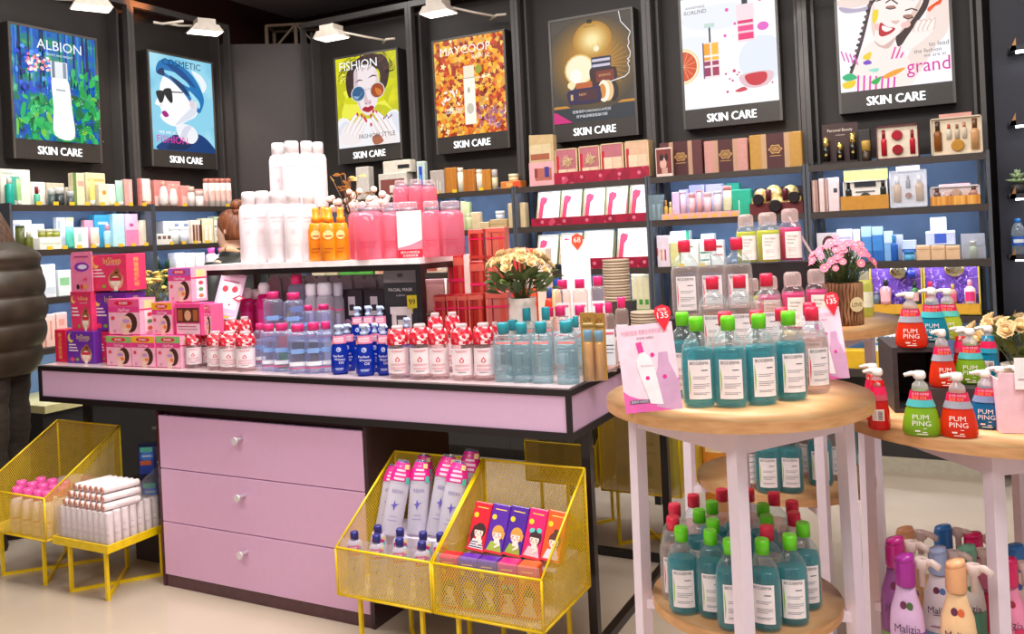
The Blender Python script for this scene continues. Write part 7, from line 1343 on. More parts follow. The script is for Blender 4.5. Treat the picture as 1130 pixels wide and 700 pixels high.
def promo(px, py, d, w_, h, label, lean, rz, zb):
    p = atz(px, py, zb, d)
    t = T('promo_card', label, 'card', p + Vector((0, 0, .003)), 0, 'pink promo cards', None, Euler((radians(-8), lean, facing(p) + rz)))
    P('card', B().box(-w_ / 2, w_ / 2, 0, .0025, 0, h, M('fbdcec', .35)), t)
    b = B(); y = -.0005; wv = [(-w_ / 2, 0), (w_ / 2, 0), (w_ / 2, h * .36)] + [(w_ / 2 - w_ * q, h * (.36 - .62 * q * (1 - q) - .12 * q)) for q in (.15, .3, .45, .6, .75, .9)] + [(-w_ / 2, h * .25)]
    b.poly(wv, y, M('f06ab8', .35)); y -= .0003
    b.poly([(w_ * .06, h * .05), (w_ * .34, h * .0), (w_ * .5, h * .0), (w_ * .5, h * .3), (w_ * .42, h * .45), (w_ * .36, h * .55), (w_ * .36, h * .66), (w_ * .2, h * .66), (w_ * .16, h * .5), (w_ * .08, h * .36)], y, M('d8a8cc', .4)); y -= .0003
    bo = [(-w_ * .04, h * .09), (w_ * .18, h * .07), (w_ * .10, h * .5), (w_ * .06, h * .6), (-w_ * .04, h * .68), (-w_ * .12, h * .67), (-w_ * .2, h * .6), (-w_ * .2, h * .5)]
    b.poly(bo, y, M('fdf4f8', .35)); y -= .0003
    b.poly([(-w_ * .15, h * .67), (-w_ * .05, h * .68), (-w_ * .08, h * .8), (-w_ * .18, h * .79)], y, M('ee4aa4', .35))
    for q in ((.09, .64), (-.04, .38), (.26, .38)): b.ell(w_ * q[0], h * q[1], w_ * .038, w_ * .038, y, M('ee2a98', .4), 10)
    b.text('卡通的脸蛋 需要全世界的卸妆水', 0, h * .91, h * .062, y, M('e8a0b8', .4), w_ * .84).text('卸妆液 洁肤水', .0, h * .84, h * .032, y, M('8a5a78', .4), w_ * .36).text('BIODERMA', -w_ * .02, h * .52, h * .03, y - .0003, M('d8b0c4', .4), w_ * .26, ang=-.05)
    b.rect(-w_ * .4, -w_ * .06, h * .1, h * .14, y, M('6a5a70', .4)).text('原售价 ¥220元', -w_ * .23, h * .12, h * .032, y - .0003, M('f8f0f8', .4), w_ * .3)
    P('printed_front', b, t)
    x = w_ * .36; zc = h + .014
    P('price_tag', B().prism([(x, zc - .034), (x + .015, zc - .008), (x + .0185, zc + .006), (x + .015, zc + .018), (x, zc + .024), (x - .015, zc + .018), (x - .0185, zc + .006), (x - .015, zc - .008)], -.003, -.0008, M('f0283c', .35)), t)
    P('tag_print', B().text('RMB', x, zc + .013, .0095, -.0035, M('fff0f0', .4)).text('135', x, zc + .001, .019, -.0035, M('ffffff', .4), .034).text('135', x + .0005, zc + .001, .019, -.0037, M('ffffff', .4), .034), t)
promo(722, 452, 1.835, .122, .188, 'pink promo card with price tag 135 at the left of the round table', radians(-5), -.05, Z1)
promo(916, 428, 2.10, .098, .175, 'pink promo card with price tag 135 at the right of the round table', radians(-9), -.35, Z1)
# lower shelf of the near round table
lower = [(769, 565, 2.14, BP), (799, 563, 2.19, BP), (830, 565, 2.19, BP), (856, 571, 2.13, BP), (877, 580, 2.06, BP), (747, 575, 2.08, BP), (745, 586, 1.99, BP), (788, 573, 2.09, BG), (774, 581, 2.03, BG), (757, 596, 1.915, BG), (789, 592, 1.96, BG), (786, 603, 1.885, BG), (802, 617, 1.815, BG), (845, 580, 2.05, BG), (848, 592, 1.97, BG), (849, 603, 1.90, BP), (879, 592, 1.98, BP), (889, 603, 1.91, BG), (874, 613, 1.84, BG), (845, 616, 1.81, BG), (815, 575, 2.1, BG), (818, 590, 2.0, BG)]
used = []
for x, y, d, pr in lower:
    p = atz(x, y + 40, Z1S, d); q = Vector((p.x - c1.x, p.y - c1.y, 0))
    if q.length > .178: q *= .178 / q.length
    used.append([Vector((c1.x + q.x, c1.y + q.y, Z1S)), pr, 'front' if d < 1.93 else 'middle' if d < 2.07 else 'back'])
for it in range(120):       # bottles stand side by side, not inside each other
    for i in range(len(used)):
        for j in range(i):
            a, b_ = used[i][0], used[j][0]; dv = Vector((a.x - b_.x, a.y - b_.y, 0)); L = dv.length or .001
            if L < .066:
                s_ = dv * ((.066 - L) / L / 2); a += s_; b_ -= s_
    for q in used:
        dv = Vector((q[0].x - c1.x, q[0].y - c1.y, 0))
        if dv.length > .186: dv *= .186 / dv.length; q[0].x, q[0].y = c1.x + dv.x, c1.y + dv.y
cnt = {}
across = lambda p: (p - EYE).dot(_R0) / (p - EYE).dot(_F)
for p, pr, row in sorted(used, key=lambda q: across(q[0])):
    k = 'green' if pr is BG else 'pink'; key = (k, row); cnt[key] = cnt.get(key, 0) + 1
    v = {BG: BGn, BP: BPn}[pr] if (cnt[key] + len(row)) % 3 else pr
    v.put(ORD[cnt[key] - 1] + ' ' + k + ' capped bottle from the left, ' + row + ' row, near round table lower shelf', p + Vector((0, 0, .001)), facing(p) + random.uniform(-.2, .4), 'bottles on the lower shelf of the near round table', .97)
# middle table shelf
for i, (x, d, pr, lab) in enumerate(((847, 2.80, BG, 'first teal bottle from the left on the back table lower shelf'), (872, 2.79, BG, 'second teal bottle from the left on the back table lower shelf'), (905, 2.85, BG, 'third teal bottle from the left on the back table lower shelf'), (926, 2.9, BP, 'clear bottle with pink cap at the right of the back table lower shelf'), (934, 3.05, BG, 'teal bottle partly hidden at the far right of the back table lower shelf'), (825, 2.86, BP, 'clear bottle with pink cap left on the back table lower shelf'), (892, 2.95, BP, 'clear bottle with pink cap behind the teal ones on the back table lower shelf'))):
    on_dep(pr, x, 510, d, Z2S, lab, None, s=1.12)
# toner bottles with wide clear caps on the middle table
def toner(c, tint, nm):
    r = .039; body = B().lathe([(r * .93, 0), (r, .006), (r, .105), (r * .97, .114), (r * .75, .128), (r * .7, .132)], G('f4ecec', .05), 20, p=3.4)
    li = B().lathe([(r * .93, .005), (r * .95, .104), (r * .88, .112)], G(c, .72, tint=tint), 18, p=3.4)
    lb = B().wrap(-.30, 1.0, .012, .098, r * 1.012, M('f6ece6', .4), 8, p=3.4)
    pr = B()
    for k, s_ in enumerate(('Extra Collagen', 'Hibiscus', 'Water')): pr.text(s_, .006 + [0, -.005, -.008][k], .084 - .011 * k, .0085, -r * 1.03, M('6a5a5a', .5), .034)
    for z in (.045, .04, .035, .02): pr.rect(-.010, .018, z, z + .001, -r * 1.03, M('b0a09c', .5))
    cap = B().lathe([(r * .72, .13), (r * .76, .134), (r * .76, .158), (r * .7, .168), (r * .5, .173)], G('f4dcd8', .3), 20)
    return Proto('wide_cap_toner', .078, .172, [('bottle_body', body, [('liquid', li)]), ('label', lb, [('label_print', pr)]), ('clear_cap', cap)], 'bottle')
TY = toner('dade28', 'ecf060', 'y'); TP = toner('f23c94', 'ff80b8', 'p')
zb2 = onz(862, 290, 0); d2 = 2.92
zst = dep(848, 290, d2).z
t = T('black_step', 'black block carrying the yellow and pink toner bottles on the back table', 'step', atz(850, 330, Z2, d2 + .02), u); P('step', B().box(-.12, .16, -.06, .07, .001, zst - Z2, blkm), t)
for i, (x0, x1, yt, pr, lab) in enumerate(((812, 835, 236, TY, 'yellow toner bottle with wide clear cap at the left of the raised row'), (834, 861, 235, TY, 'yellow toner bottle with wide clear cap in the middle of the raised row'), (860, 885, 232, TP, 'pink toner bottle with wide clear cap right of the yellow ones'))):
    d = d2 + [.02, -.01, .0][i]; p = atz((x0 + x1) / 2, 260, zst, d); s = (dep(x1, 260, d) - dep(x0, 260, d)).length / .082; h = dep(850, yt, d).z - zst
    pr.put(lab, p + Vector((0, 0, .001)), facing(p), 'toner bottles raised row', (s, s, h / .172))
for i, (x0, x1, yt, pr, lab) in enumerate(((824, 840, 306, TY, 'yellow toner bottle half hidden at the left of the lower toner row'), (836, 862, 304, TP, 'first pink toner bottle from the left in the lower toner row'), (862, 889, 301, TP, 'second pink toner bottle from the left in the lower toner row'), (889, 914, 299, TP, 'third pink toner bottle from the left, beside the wicker pot'))):
    d = [2.80, 2.74, 2.73, 2.76][i]; p = atz((x0 + x1) / 2, 330, Z2, d); s = (dep(x1, 260, d) - dep(x0, 260, d)).length / .082; h = dep(870, yt, d).z - Z2
    pr.put(lab, p + Vector((0, 0, .001)), facing(p), 'toner bottles lower row', (min(s, .93), min(s, .93), h / .172))
t = T('leaning_price_strip', 'slim dark edged strip leaning against the pink toner bottle', 'strip', dep(908, 300, 2.93) * 1.0, 0, None, None, Euler((0, radians(-28), u)))
P('strip', B().box(-.004, .004, 0, .004, -.0, .22, M('4a3a3a', .4)).box(-.003, .005, -.003, 0, .0, .22, M('e8d8d4', .4)), t)
d = 2.98; p = atz(957, 350, Z2, d); s = 1.0; t = T('wide_cap_toner', 'pale yellow bottle standing behind the wicker flower pot', 'bottle', p + Vector((0, 0, .001)), u); bottle_parts(t, .055, dep(957, 300, d).z - Z2, G('e8e880', .6, tint='f4f4a0'), G('f4f0d8', .4), .2, 'f8f4d8')
# wicker pot with pink daisies
d = 2.80; p = atz(931, 357, Z2, d); hw = (dep(952, 330, d) - dep(911, 330, d)).length / 2; hh = dep(931, 312, d).z - Z2
t = T('flower_pot', 'brown twig basket of small pink daisies on the back round table', 'flower pot', p + Vector((0, 0, .001)), u)
bk = RAMP('bark', 'noise', 14, [(.3, '44261a'), (.5, '86583a'), (.7, 'b48860')], rough=.8, stretch=(1, 1, .25), bump=.8)
P('basket', B().lathe([(hw * .92, 0), (hw * .96, hh * .5), (hw * .98, hh)], M('6a4028', .8), 28).lathe([(hw * .98, hh), (hw * .86, hh), (hw * .84, hh * .85), (.01, hh * .85)], bk, 28, caps=False), t)
tw = B()
for i in range(34):
    a = 2 * pi * i / 34; q = []
    for k in range(7): z = hh * k / 6; rr = hw * (.96 + .03 * k / 6); aa = a + .05 * sin(k * 2.2 + i); q.append((rr * sin(aa), -rr * cos(aa), z))
    tw.tube(q, .0046, bk, 5)
P('twigs', tw, t, stuff=True)
b = B().ell(0, 0, .026, .024, -.004, M('f0dca8', .5), 18).text('LOVE', 0, 0, .018, -.0048, M('6a5030', .5), .038); P('name_plate', b.xf(Matrix.Rotation(.55, 4, 'Z') @ Matrix.Translation((0, -hw * 1.06, hh * .5))), t)
def daisy_mesh():
    b = B(); pm = M('ee7f9c', .5)
    for k in range(11):
        a = 2 * pi * k / 11; c_, s_ = cos(a), sin(a); L = .0155; w_ = .0042
        b.add([(c_ * .003 - s_ * w_ * .5, s_ * .003 + c_ * w_ * .5, .001), (c_ * .003 + s_ * w_ * .5, s_ * .003 - c_ * w_ * .5, .001), (c_ * L + s_ * w_, s_ * L - c_ * w_, .003), (c_ * L * 1.12, s_ * L * 1.12, .002), (c_ * L - s_ * w_, s_ * L + c_ * w_, .003)], [(0, 1, 2, 3, 4)], pm)
    b.ball((0, 0, .0025), .0045, M('f2dca0', .6), 8, 4, sz=.6); return b.mesh('daisy')
DA = daisy_mesh(); g = random.Random(12); stm = B(); grn = M('5a7040', .6)
for i in range(84):
    a = i * 2.39996 + g.random() * .6; e = sqrt((i + .5) / 84); L = hw * 2.25 * (.8 + .35 * g.random()); rr = e * hw * 1.75 * g.uniform(.85, 1.05)
    top = Vector((rr * cos(a), rr * sin(a), hh + .02 + .125 * sqrt(max(0.02, 1 - (e * .97) ** 2)) * g.uniform(.82, 1.05))); dirv = (top - Vector((0, .02, hh + .01))).normalized() + Vector((0, -.35, 0))
    P('daisy', DA, t, top, dirv.to_track_quat('Z', 'Y').to_euler(), scale=(g.uniform(.6, .88),) * 3)
    stm.tube([(rr * cos(a) * .25, rr * sin(a) * .25, hh * .84), (rr * cos(a) * .6, rr * sin(a) * .6, hh + (top.z - hh) * .5), tuple(top)], .0016, grn, 4)
    for q in (.45, .62, .8):
        b0 = Vector((rr * cos(a) * .6, rr * sin(a) * .6, hh + (top.z - hh) * q)); la = g.uniform(0, 6.3); e1 = b0 + Vector((cos(la) * .018, sin(la) * .018, .008)); sd = Vector((-sin(la), cos(la), 0)) * .004
        stm.add([b0, (b0 + e1) / 2 + sd, e1, (b0 + e1) / 2 - sd], [(0, 1, 2, 3)], M(g.choice(['5a7a3c', '6a8444', '4a6234']), .6))
P('stems_and_leaves', stm, t, stuff=True)
# ---------------- pump bottles on the right table
def pump(col, dk, slim=False, spout=1):
    r = .046 if not slim else .03; h = .118 if not slim else .14
    prof = [(r * .86, 0), (r, .008), (r * .98, .03), (r * .82, .065), (r * .52, .098), (r * .42, h)] if not slim else [(r * .9, 0), (r, .01), (r * .95, .05), (r * .72, .1), (r * .55, h)]
    body = B().lathe(prof, G(col, .86, tint=col), 20, sy=.72 if not slim else .9)
    rr = (lambda z: r * (.52 + .30 * (.098 - z) / .033) if not slim else r * (.72 + .23 * (.1 - z) / .05))
    s0, s1, s2 = (.076, .094, .116) if not slim else (.084, .1, .122)
    prof2 = [(r * .74, s0), (r * .60, s1)] if not slim else [(r * .84, s0), (r * .78, s1)]; prof3 = [(r * .60, s1), (r * .50, s2)] if not slim else [(r * .78, s1), (r * .66, s2)]
    sy = .74 if not slim else .92
    sl = B().lathe([(a_ * 1.06, z) for a_, z in prof3], M('e01850', .35), 18, sy=sy, caps=False); sl2 = B().lathe([(a_ * 1.06, z) for a_, z in prof2], M(dk, .35), 18, sy=sy, caps=False)
    tx = B()
    if not slim:
        tx.text('PUM', -.002, .052, .0185, -r * .70, M('fdf4ec', .4), wid=1.1).text('PING', 0, .036, .0185, -r * .735, M('fdf4ec', .4), wid=1.1).rect(-.016, -.004, .014, .018, -r * .735, M('fdf0e4', .4)).rect(.002, .012, .012, .014, -r * .735, M('fdf0e4', .4)).rect(-.012, .014, .007, .009, -r * .735, M('fdf0e4', .4)).rect(.004, .012, .022, .0235, -r * .735, M('fdf0e4', .4))
        tx.text('온가족 하루세번', 0, .109, .0085, -r * .56 * .74 - .0022, M('ffd0dc', .4), .04).text('펌핑 치약', -.003, .0995, .0105, -r * .62 * .74 - .0022, M('f8b030', .4), .034)
    cl = G('e8e8ea', .4)
    neck = B().lathe([(r * .47 if not slim else r * .6, s2), (r * .4 if not slim else r * .5, s2 + .016), (.010, s2 + .024), (.010, s2 + .03)], cl, 14)
    wh = M('f6ece4', .35)
    hd = B().lathe([(.0125, s2 + .03), (.0155, s2 + .034), (.0155, s2 + .044), (.012, s2 + .05)], wh, 12)
    nz = B().tube([(0, 0, s2 + .042), (-.02 * spout, -.008, s2 + .045), (-.036 * spout, -.014, s2 + .041)], [.0075, .006, .005], wh, 8)
    parts = [('body', body), ('red_sleeve', sl), ('lower_sleeve', sl2), ('clear_neck', neck), ('pump_head', hd, [('spout', nz)])]
    if not slim: parts.insert(1, ('lettering', tx))
    else:
        bc = B().wrap(-.6, .5, .028, .06, r * 1.0, M('f4dcd4', .4), 5, sy=.9)
        for q in range(7): bc.wrap(-.05, .38, .031 + .0036 * q, .0328 + .0036 * q, r * 1.02, M('5a4a4a', .5), 3, sy=.9)
        for q in range(4): bc.wrap(-.5, -.15, .033 + .006 * q, .0342 + .006 * q, r * 1.02, M('a08a86', .5), 3, sy=.9)
        parts.insert(1, ('barcode_label', bc))
    return Proto('pump_bottle', r * 2, s2 + .05, parts, 'bottle')
PO = pump('f2401c', '9a98a4'); PGn = pump('9ccc2c', '4ab0b0'); PB = pump('1c7cb4', '7a8ab0'); PR_ = pump('e8201c', 'c84a5a', True); PBs = pump('1c98c0', '2a9ab8', True); PGs = pump('86c02c', '7ab83a', True); PT = pump('10a0bc', '38b0b8'); PL = pump('d4e038', '58b8a8')
def pb(pr, x, yb, yt, z, label, d=None, rz=0.0, k=1.0):
    p = onz(x, yb, z) if d is None else atz(x, (yb + yt) / 2, z, d)
    dd = (p - EYE).dot(_F); h = dep(x, yt, dd).z - z; s = h / pr.h
    return pr.put(label, (p.x, p.y, z + .001), facing(p, k) + rz, 'pump bottles on the right round table', (s * k, s * k, s))
t = T('dark_crate', 'dark wooden crate with open end on the right round table', 'crate', atz(1008, 450, Z3, 2.20), u)
dw = RAMP('dark_crate_wood', 'noise', 9, [(.3, '2a2224'), (.7, '3c3234')], rough=.6, stretch=(1, 1, 5)); chh = .165
P('board', B().box(-.055, .075, -.06, .15, chh - .012, chh, dw), t); P('board', B().box(-.055, .075, -.06, .15, .001, .012, dw), t); P('board', B().box(-.055, -.043, -.06, .15, .012, chh - .012, dw), t); P('board', B().box(.063, .075, -.06, .15, .012, chh - .012, dw), t); P('board', B().box(-.043, .063, .14, .15, .012, chh - .012, dw), t)
zc = Z3 + chh
pb(PO, 1005, 391, 323, zc, 'red orange pump bottle on top of the dark crate', 2.155)
pb(PT, 1029, 388, 319, zc, 'teal blue pump bottle behind the red orange one on the crate', 2.235); pb(PL, 1046, 378, 319, zc, 'lime green pump bottle at the back right of the crate', 2.26)
zs2 = Z3 + .075
t = T('dark_step', 'dark wooden step right of the crate under the middle pump bottles', 'step', atz(1075, 440, Z3, 2.085), u); P('step', B().box(-.115, -.02, -.045, .045, .001, zs2 - Z3, dw).box(-.02, .11, -.045, .16, .001, zs2 - Z3, dw), t)
pb(PO, 1040, 436, 364, zs2, 'red orange pump bottle with torn sleeve before the crate on the step', 2.085, .3, .85); pb(PGn, 1071, 430, 363, zs2, 'lime green pump bottle on the dark step', 2.11); pb(PR_, 1062, 430, 361, zs2, 'slim red pump bottle behind the lime one on the step', 2.2); pb(PBs, 1091, 424, 360, zs2, 'slim teal pump bottle at the right of the step', 2.16)
pb(PR_, 969, 478, 407, Z3, 'slim red pump bottle with barcode label at the table edge', 2.0)
pb(PR_, 964, 470, 402, Z3, 'slim red pump bottle just behind the barcode one', 2.10)
pb(PGn, 1016, 483, 410, Z3, 'lime green pump bottle in the front row before the crate', 1.93, 0, 1.0); pb(PO, 1057, 486, 412, Z3, 'large orange pump bottle in the front row', 1.90, 0, 1.0); pb(PB, 1088, 483, 409, Z3, 'blue pump bottle in the front row', 1.965, 0, 1.0)
pb(PGs, 1104, 474, 405, Z3, 'slim green pump bottle behind the blue one', 2.02); pb(PR_, 1122, 470, 404, Z3, 'slim red pump bottle behind the pink tray', 2.06)
p = atz(1122, 480, Z3, 1.90); t = T('pink_tray', 'pale pink tray with white hang tag at the right table edge', 'tray', p, u); P('tray', B().box(-.032, .12, 0, .004, .001, .135, M('f4c8d4', .4)).box(-.032, -.028, .004, .14, .001, .12, M('f4c8d4', .4)).box(-.028, .12, .004, .14, .001, .005, M('f4c8d4', .4)), t); P('hang_tag', B().box(.0, .045, -.006, -.004, .1, .17, M('f6f2f2', .4)).rect(.006, .04, .12, .124, -.0065, M('c8a8b0', .4)), t); P('wooden_bead', B().ball((.03, -.012, .09), .014, M('d8a878', .5), 10, 8), t)
# beige roses behind the pump bottles
PET = B()
for lay, (rr, hz) in enumerate(((.006, .014), (.010, .012), (.014, .008))):
    for k in range(4 + lay):
        a = 2 * pi * k / (4 + lay) + lay * .5; c_, s_ = cos(a), sin(a); w_ = rr * .9
        PET.add([(c_ * rr * .4 - s_ * w_ * .4, s_ * rr * .4 + c_ * w_ * .4, 0), (c_ * rr * .4 + s_ * w_ * .4, s_ * rr * .4 - c_ * w_ * .4, 0), (c_ * rr + s_ * w_, s_ * rr - c_ * w_, hz * .8), (c_ * rr * 1.15, s_ * rr * 1.15, hz), (c_ * rr - s_ * w_, s_ * rr + c_ * w_, hz * .8)], [(0, 1, 2, 3, 4)], M('f2d8a8', .55), True)
PET.ball((0, 0, .006), .0065, M('eac48c', .55), 7, 5)
ROSE_ME = PET.mesh('rose')
PET2 = B()
for q, (f, k, s_) in enumerate(zip(PET.f, PET.fm, PET.fs)): pass
PET2.v = list(PET.v); PET2.f = [list(f) for f in PET.f]; PET2.fm = list(PET.fm); PET2.fs = list(PET.fs); PET2.mats = [M('f4b0a0', .55), M('ee9c8c', .55)]
ROSE_PK = PET2.mesh('rose')
def leaf_mesh(c, L=.042, w_=.0125):
    return B().add([(0, 0, 0), (L * .35, w_ * .9, .004), (L * .7, w_ * .8, .004), (L, 0, 0), (L * .7, -w_ * .8, .004), (L * .35, -w_ * .9, .004), (L * .5, 0, -.002)], [(0, 6, 1), (1, 6, 2), (2, 6, 3), (3, 6, 4), (4, 6, 5), (5, 6, 0)], M(c, .6)).mesh('leaf')
LEAFS = [leaf_mesh('5a6e38'), leaf_mesh('42582c'), leaf_mesh('6e7a44')]
def bouquet(t, z0, R_, H_, nfl, seed, big=1.0, flower=None, pink=0, nleaf=40, lower=0.0, stems=True):
    g = random.Random(seed); st = B()
    for i in range(nfl):
        a = i * 2.39996 + g.random() * .5; e = sqrt((i + .5) / nfl); rr = e * R_; zz = z0 + H_ * (.62 + .38 * sqrt(max(0, 1 - e * e))) * g.uniform(.86, 1.04) - lower * e * H_
        top = Vector((rr * cos(a), rr * sin(a), zz)); dv = Vector((rr * cos(a), rr * sin(a), H_ * .5)).normalized()
        P('rose', (flower or ROSE_ME) if i >= pink else ROSE_PK, t, top, dv.to_track_quat('Z', 'Y').to_euler(), scale=(big * g.uniform(.8, 1.15),) * 3)
        st.tube([(rr * .15 * cos(a), rr * .15 * sin(a), z0 - .02), (rr * .5 * cos(a), rr * .5 * sin(a), z0 + (zz - z0) * .55), tuple(top)], .0018, M('6a7444', .6), 4)
    if stems: P('stems', st, t, stuff=True)
    for i in range(nleaf):
        a = g.uniform(0, 6.28); e = g.uniform(.15, 1.0); top = Vector((e * R_ * .95 * cos(a), e * R_ * .95 * sin(a), z0 + H_ * g.uniform(.12, .75) * (1 - .35 * e)))
        P('leaf', g.choice(LEAFS), t, top, (g.uniform(-.6, .6), g.uniform(-1.1, .1), a + g.uniform(-.6, .6)), scale=(big * g.uniform(.8, 1.3),) * 3)
d = 2.42; p = atz(1130, 415, Z3, d)
t = T('flower_pot', 'pot of dry beige roses with green leaves behind the pump bottles', 'flower pot', p, u); P('pot', B().lathe([(.04, .001), (.055, .05), (.058, .06), (.05, .06)], M('d8ccc4', .5), 20), t)
bouquet(t, .06, .13, .13, 26, 31, 1.35, None, 0, 60)
d = 2.25; 
# body lotions with clear pump overlays on the lower shelf of the right table
def lotion(capc, body, low, lab):
    r = .034
    bd = B().lathe([(r * .9, 0), (r, .008), (r, .09), (r * .9, .115), (r * .6, .14), (r * .52, .155)], M(body, .3), 18, sy=.75)
    lo = B().wrap(-1.3, 1.3, .006, .05, r * 1.012, M(low, .3), 8, sy=.75).wrap(.25, 1.4, .05, .085, r * 1.012, M(low, .3), 6, sy=.75)
    cp = B().lathe([(r * .54, .152), (r * .6, .156), (r * .58, .19)], M(capc, .25), 16, caps=False); n0 = len(cp.v)
    cp.lathe([(r * .58, .19), (r * .5, .198), (.003, .2)], M(capc, .25), 16)
    cp.v = [(x, y, z + (x * .22 if z > .18 else 0)) for x, y, z in cp.v]
    tx = B().text('Malizia', 0, .092, .0185, -r * .79, M('5a3a5a', .4), .05).rect(-.014, .014, .082, .0835, -r * .79, M('6a4a6a', .4)).ell(-.006, .126, .0065, .0065, -r * .62, M('6a2a4a', .4), 10).ell(.006, .125, .0065, .0065, -r * .62, M(lab, .4), 10).rect(-.02, .0, .06, .063, -r * .785, M('8a5a7a', .4)).rect(-.02, .008, .03, .033, -r * .785, M('f4e8ee', .4))
    pm = B().lathe([(.007, .15), (.007, .175), (.014, .18), (.014, .192)], G('f8e6e0', .8), 10, r * .95, .012).tube([(r * .95, .012, .187), (r * .95 + .02, .0, .19), (r * .95 + .034, -.006, .184)], .006, G('f8e6e0', .8), 7)
    return Proto('body_lotion_bottle', .068, .2, [('body', bd), ('label_area', lo), ('lettering', tx), ('slanted_cap', cp), ('clear_pump', pm)], 'bottle')
LO = {'purple': lotion('a82898', 'dcb4dc', '9a4ab0', '4a6a3a'), 'peach': lotion('f0b080', 'f8cc9c', 'f2c090', 'e86a3a'), 'magenta': lotion('e01868', 'f490b4', 'e8306a', 'a82040'), 'blue': lotion('2a72bc', 'f4dcd4', '4a94d0', '3a7ac0'), 'pale blue': lotion('a4b4dc', 'e4d4dc', '7a94bc', '5a7ab8'), 'mint': lotion('7abca0', 'e8e4dc', '6ab090', '3a8a5a'), 'plum': lotion('b8207c', '8a4a84', '7aa04a', '6a8a3a')}
for i, (x, yt, d, k, lab) in enumerate(((999, 612, 1.875, 'purple', 'purple lotion bottle with slanted cap at the front left of the lower shelf'), (1055, 618, 1.83, 'peach', 'peach lotion bottle with slanted cap at the front of the lower shelf'), (1112, 616, 1.90, 'magenta', 'magenta lotion bottle right of the white table leg'), (989, 593, 1.97, 'plum', 'plum lotion bottle behind the purple one'), (1001, 582, 2.08, 'peach', 'peach lotion bottle at the back left of the lower shelf'), (1036, 604, 1.98, 'pale blue', 'pale blue lotion bottle between the purple and peach ones'), (1043, 580, 2.13, 'blue', 'blue capped lotion bottle at the back of the lower shelf'), (1068, 602, 1.99, 'mint', 'mint capped lotion bottle behind the front peach one'), (1076, 588, 2.10, 'magenta', 'magenta capped lotion bottle half behind the white table leg'), (1121, 601, 2.0, 'blue', 'blue capped lotion bottle at the right edge of the lower shelf'))):
    p = atz(x, 640, Z3S, d); h = dep(x, yt, d).z - Z3S; s = h / .2
    LO[k].put(lab, p + Vector((0, 0, .001)), facing(p), 'body lotion bottles on the right lower shelf', (min(s, 1.06), min(s, 1.06), s))
# ================================================================== plants on the long table, ledge goods
# white pot with cream roses
Y = 2.70; p = onY(577, 345, Y); hw = (onY(591, 345, Y).x - onY(563, 345, Y).x) / 2; hh = onY(577, 329, Y).z - TZ
t = T('flower_pot', 'white ceramic pot of cream and pink roses on the long table', 'flower pot', (p.x, Y, TZ + .001))
P('pot', B().lathe([(hw * .9, 0), (hw, hh * .3), (hw * .98, hh * .85), (hw * .9, hh * .9), (hw * 1.0, hh), (hw * .85, hh), (hw * .8, hh * .85), (.005, hh * .85)], M('f2dfd4', .35), 24), t); P('pot_lettering', B().text('love', 0, hh * .4, .022, 0, M('8a7a70', .4), rad=hw * 1.02), t)
bouquet(t, hh, .115, .165, 40, 21, 1.2, None, 4, 90)
# cotton flowers in a dark vase on the riser
Y = 2.92; p = onY(388, 260, Y)
t = T('flower_vase', 'dark vase of dried cotton bolls and tan leaves on the riser', 'flower pot', (p.x, Y, RZ + .001))
P('vase', B().lathe([(.03, 0), (.045, .05), (.04, .15), (.03, .19)], RAMP('dark_bark', 'noise', 30, [(.3, '3a2620'), (.7, '6a4a3a')], rough=.7), 16), t)
cot = B().ball((0, 0, 0), .0165, M('f6dccc', .7), 8, 6).mesh('cotton_boll'); cal = B().lathe([(.002, -.02), (.012, -.012), (.014, -.004)], M('8a5a3a', .7), 6).mesh('calyx')
g = random.Random(8); st = B()
for i in range(34):
    a = g.uniform(0, 6.28); e = g.uniform(.1, 1) ** .7; top = Vector((e * .17 * cos(a) + .045, e * .10 * sin(a), .19 + .125 * g.uniform(.25, 1.0) * (1.05 - .55 * e)))
    if top.y < -.06: top.y = -.06
    o = P('cotton_boll', cot, t, top, scale=(g.uniform(.8, 1.15),) * 3); P('calyx', cal, o); st.tube([(0, 0, .18), (top.x * .5, top.y * .5, .19 + (top.z - .19) * .6), tuple(top)], .0016, M('6a4a34', .7), 4)
tan = leaf_mesh('c8964e', .034, .015)
for i in range(22):
    a = g.uniform(0, 6.28); e = g.uniform(.0, .7); top = Vector((e * .14 * cos(a) - .01, e * .08 * sin(a), .335 + g.uniform(-.04, .06) - e * .08)); P('leaf', tan, t, top, (g.uniform(-.8, .8), g.uniform(-.9, .3), a), scale=(g.uniform(.8, 1.2),) * 3)
    st.tube([(0, 0, .18), tuple(top)], .0013, M('8a5a34', .7), 4)
P('stems', st, t, stuff=True)
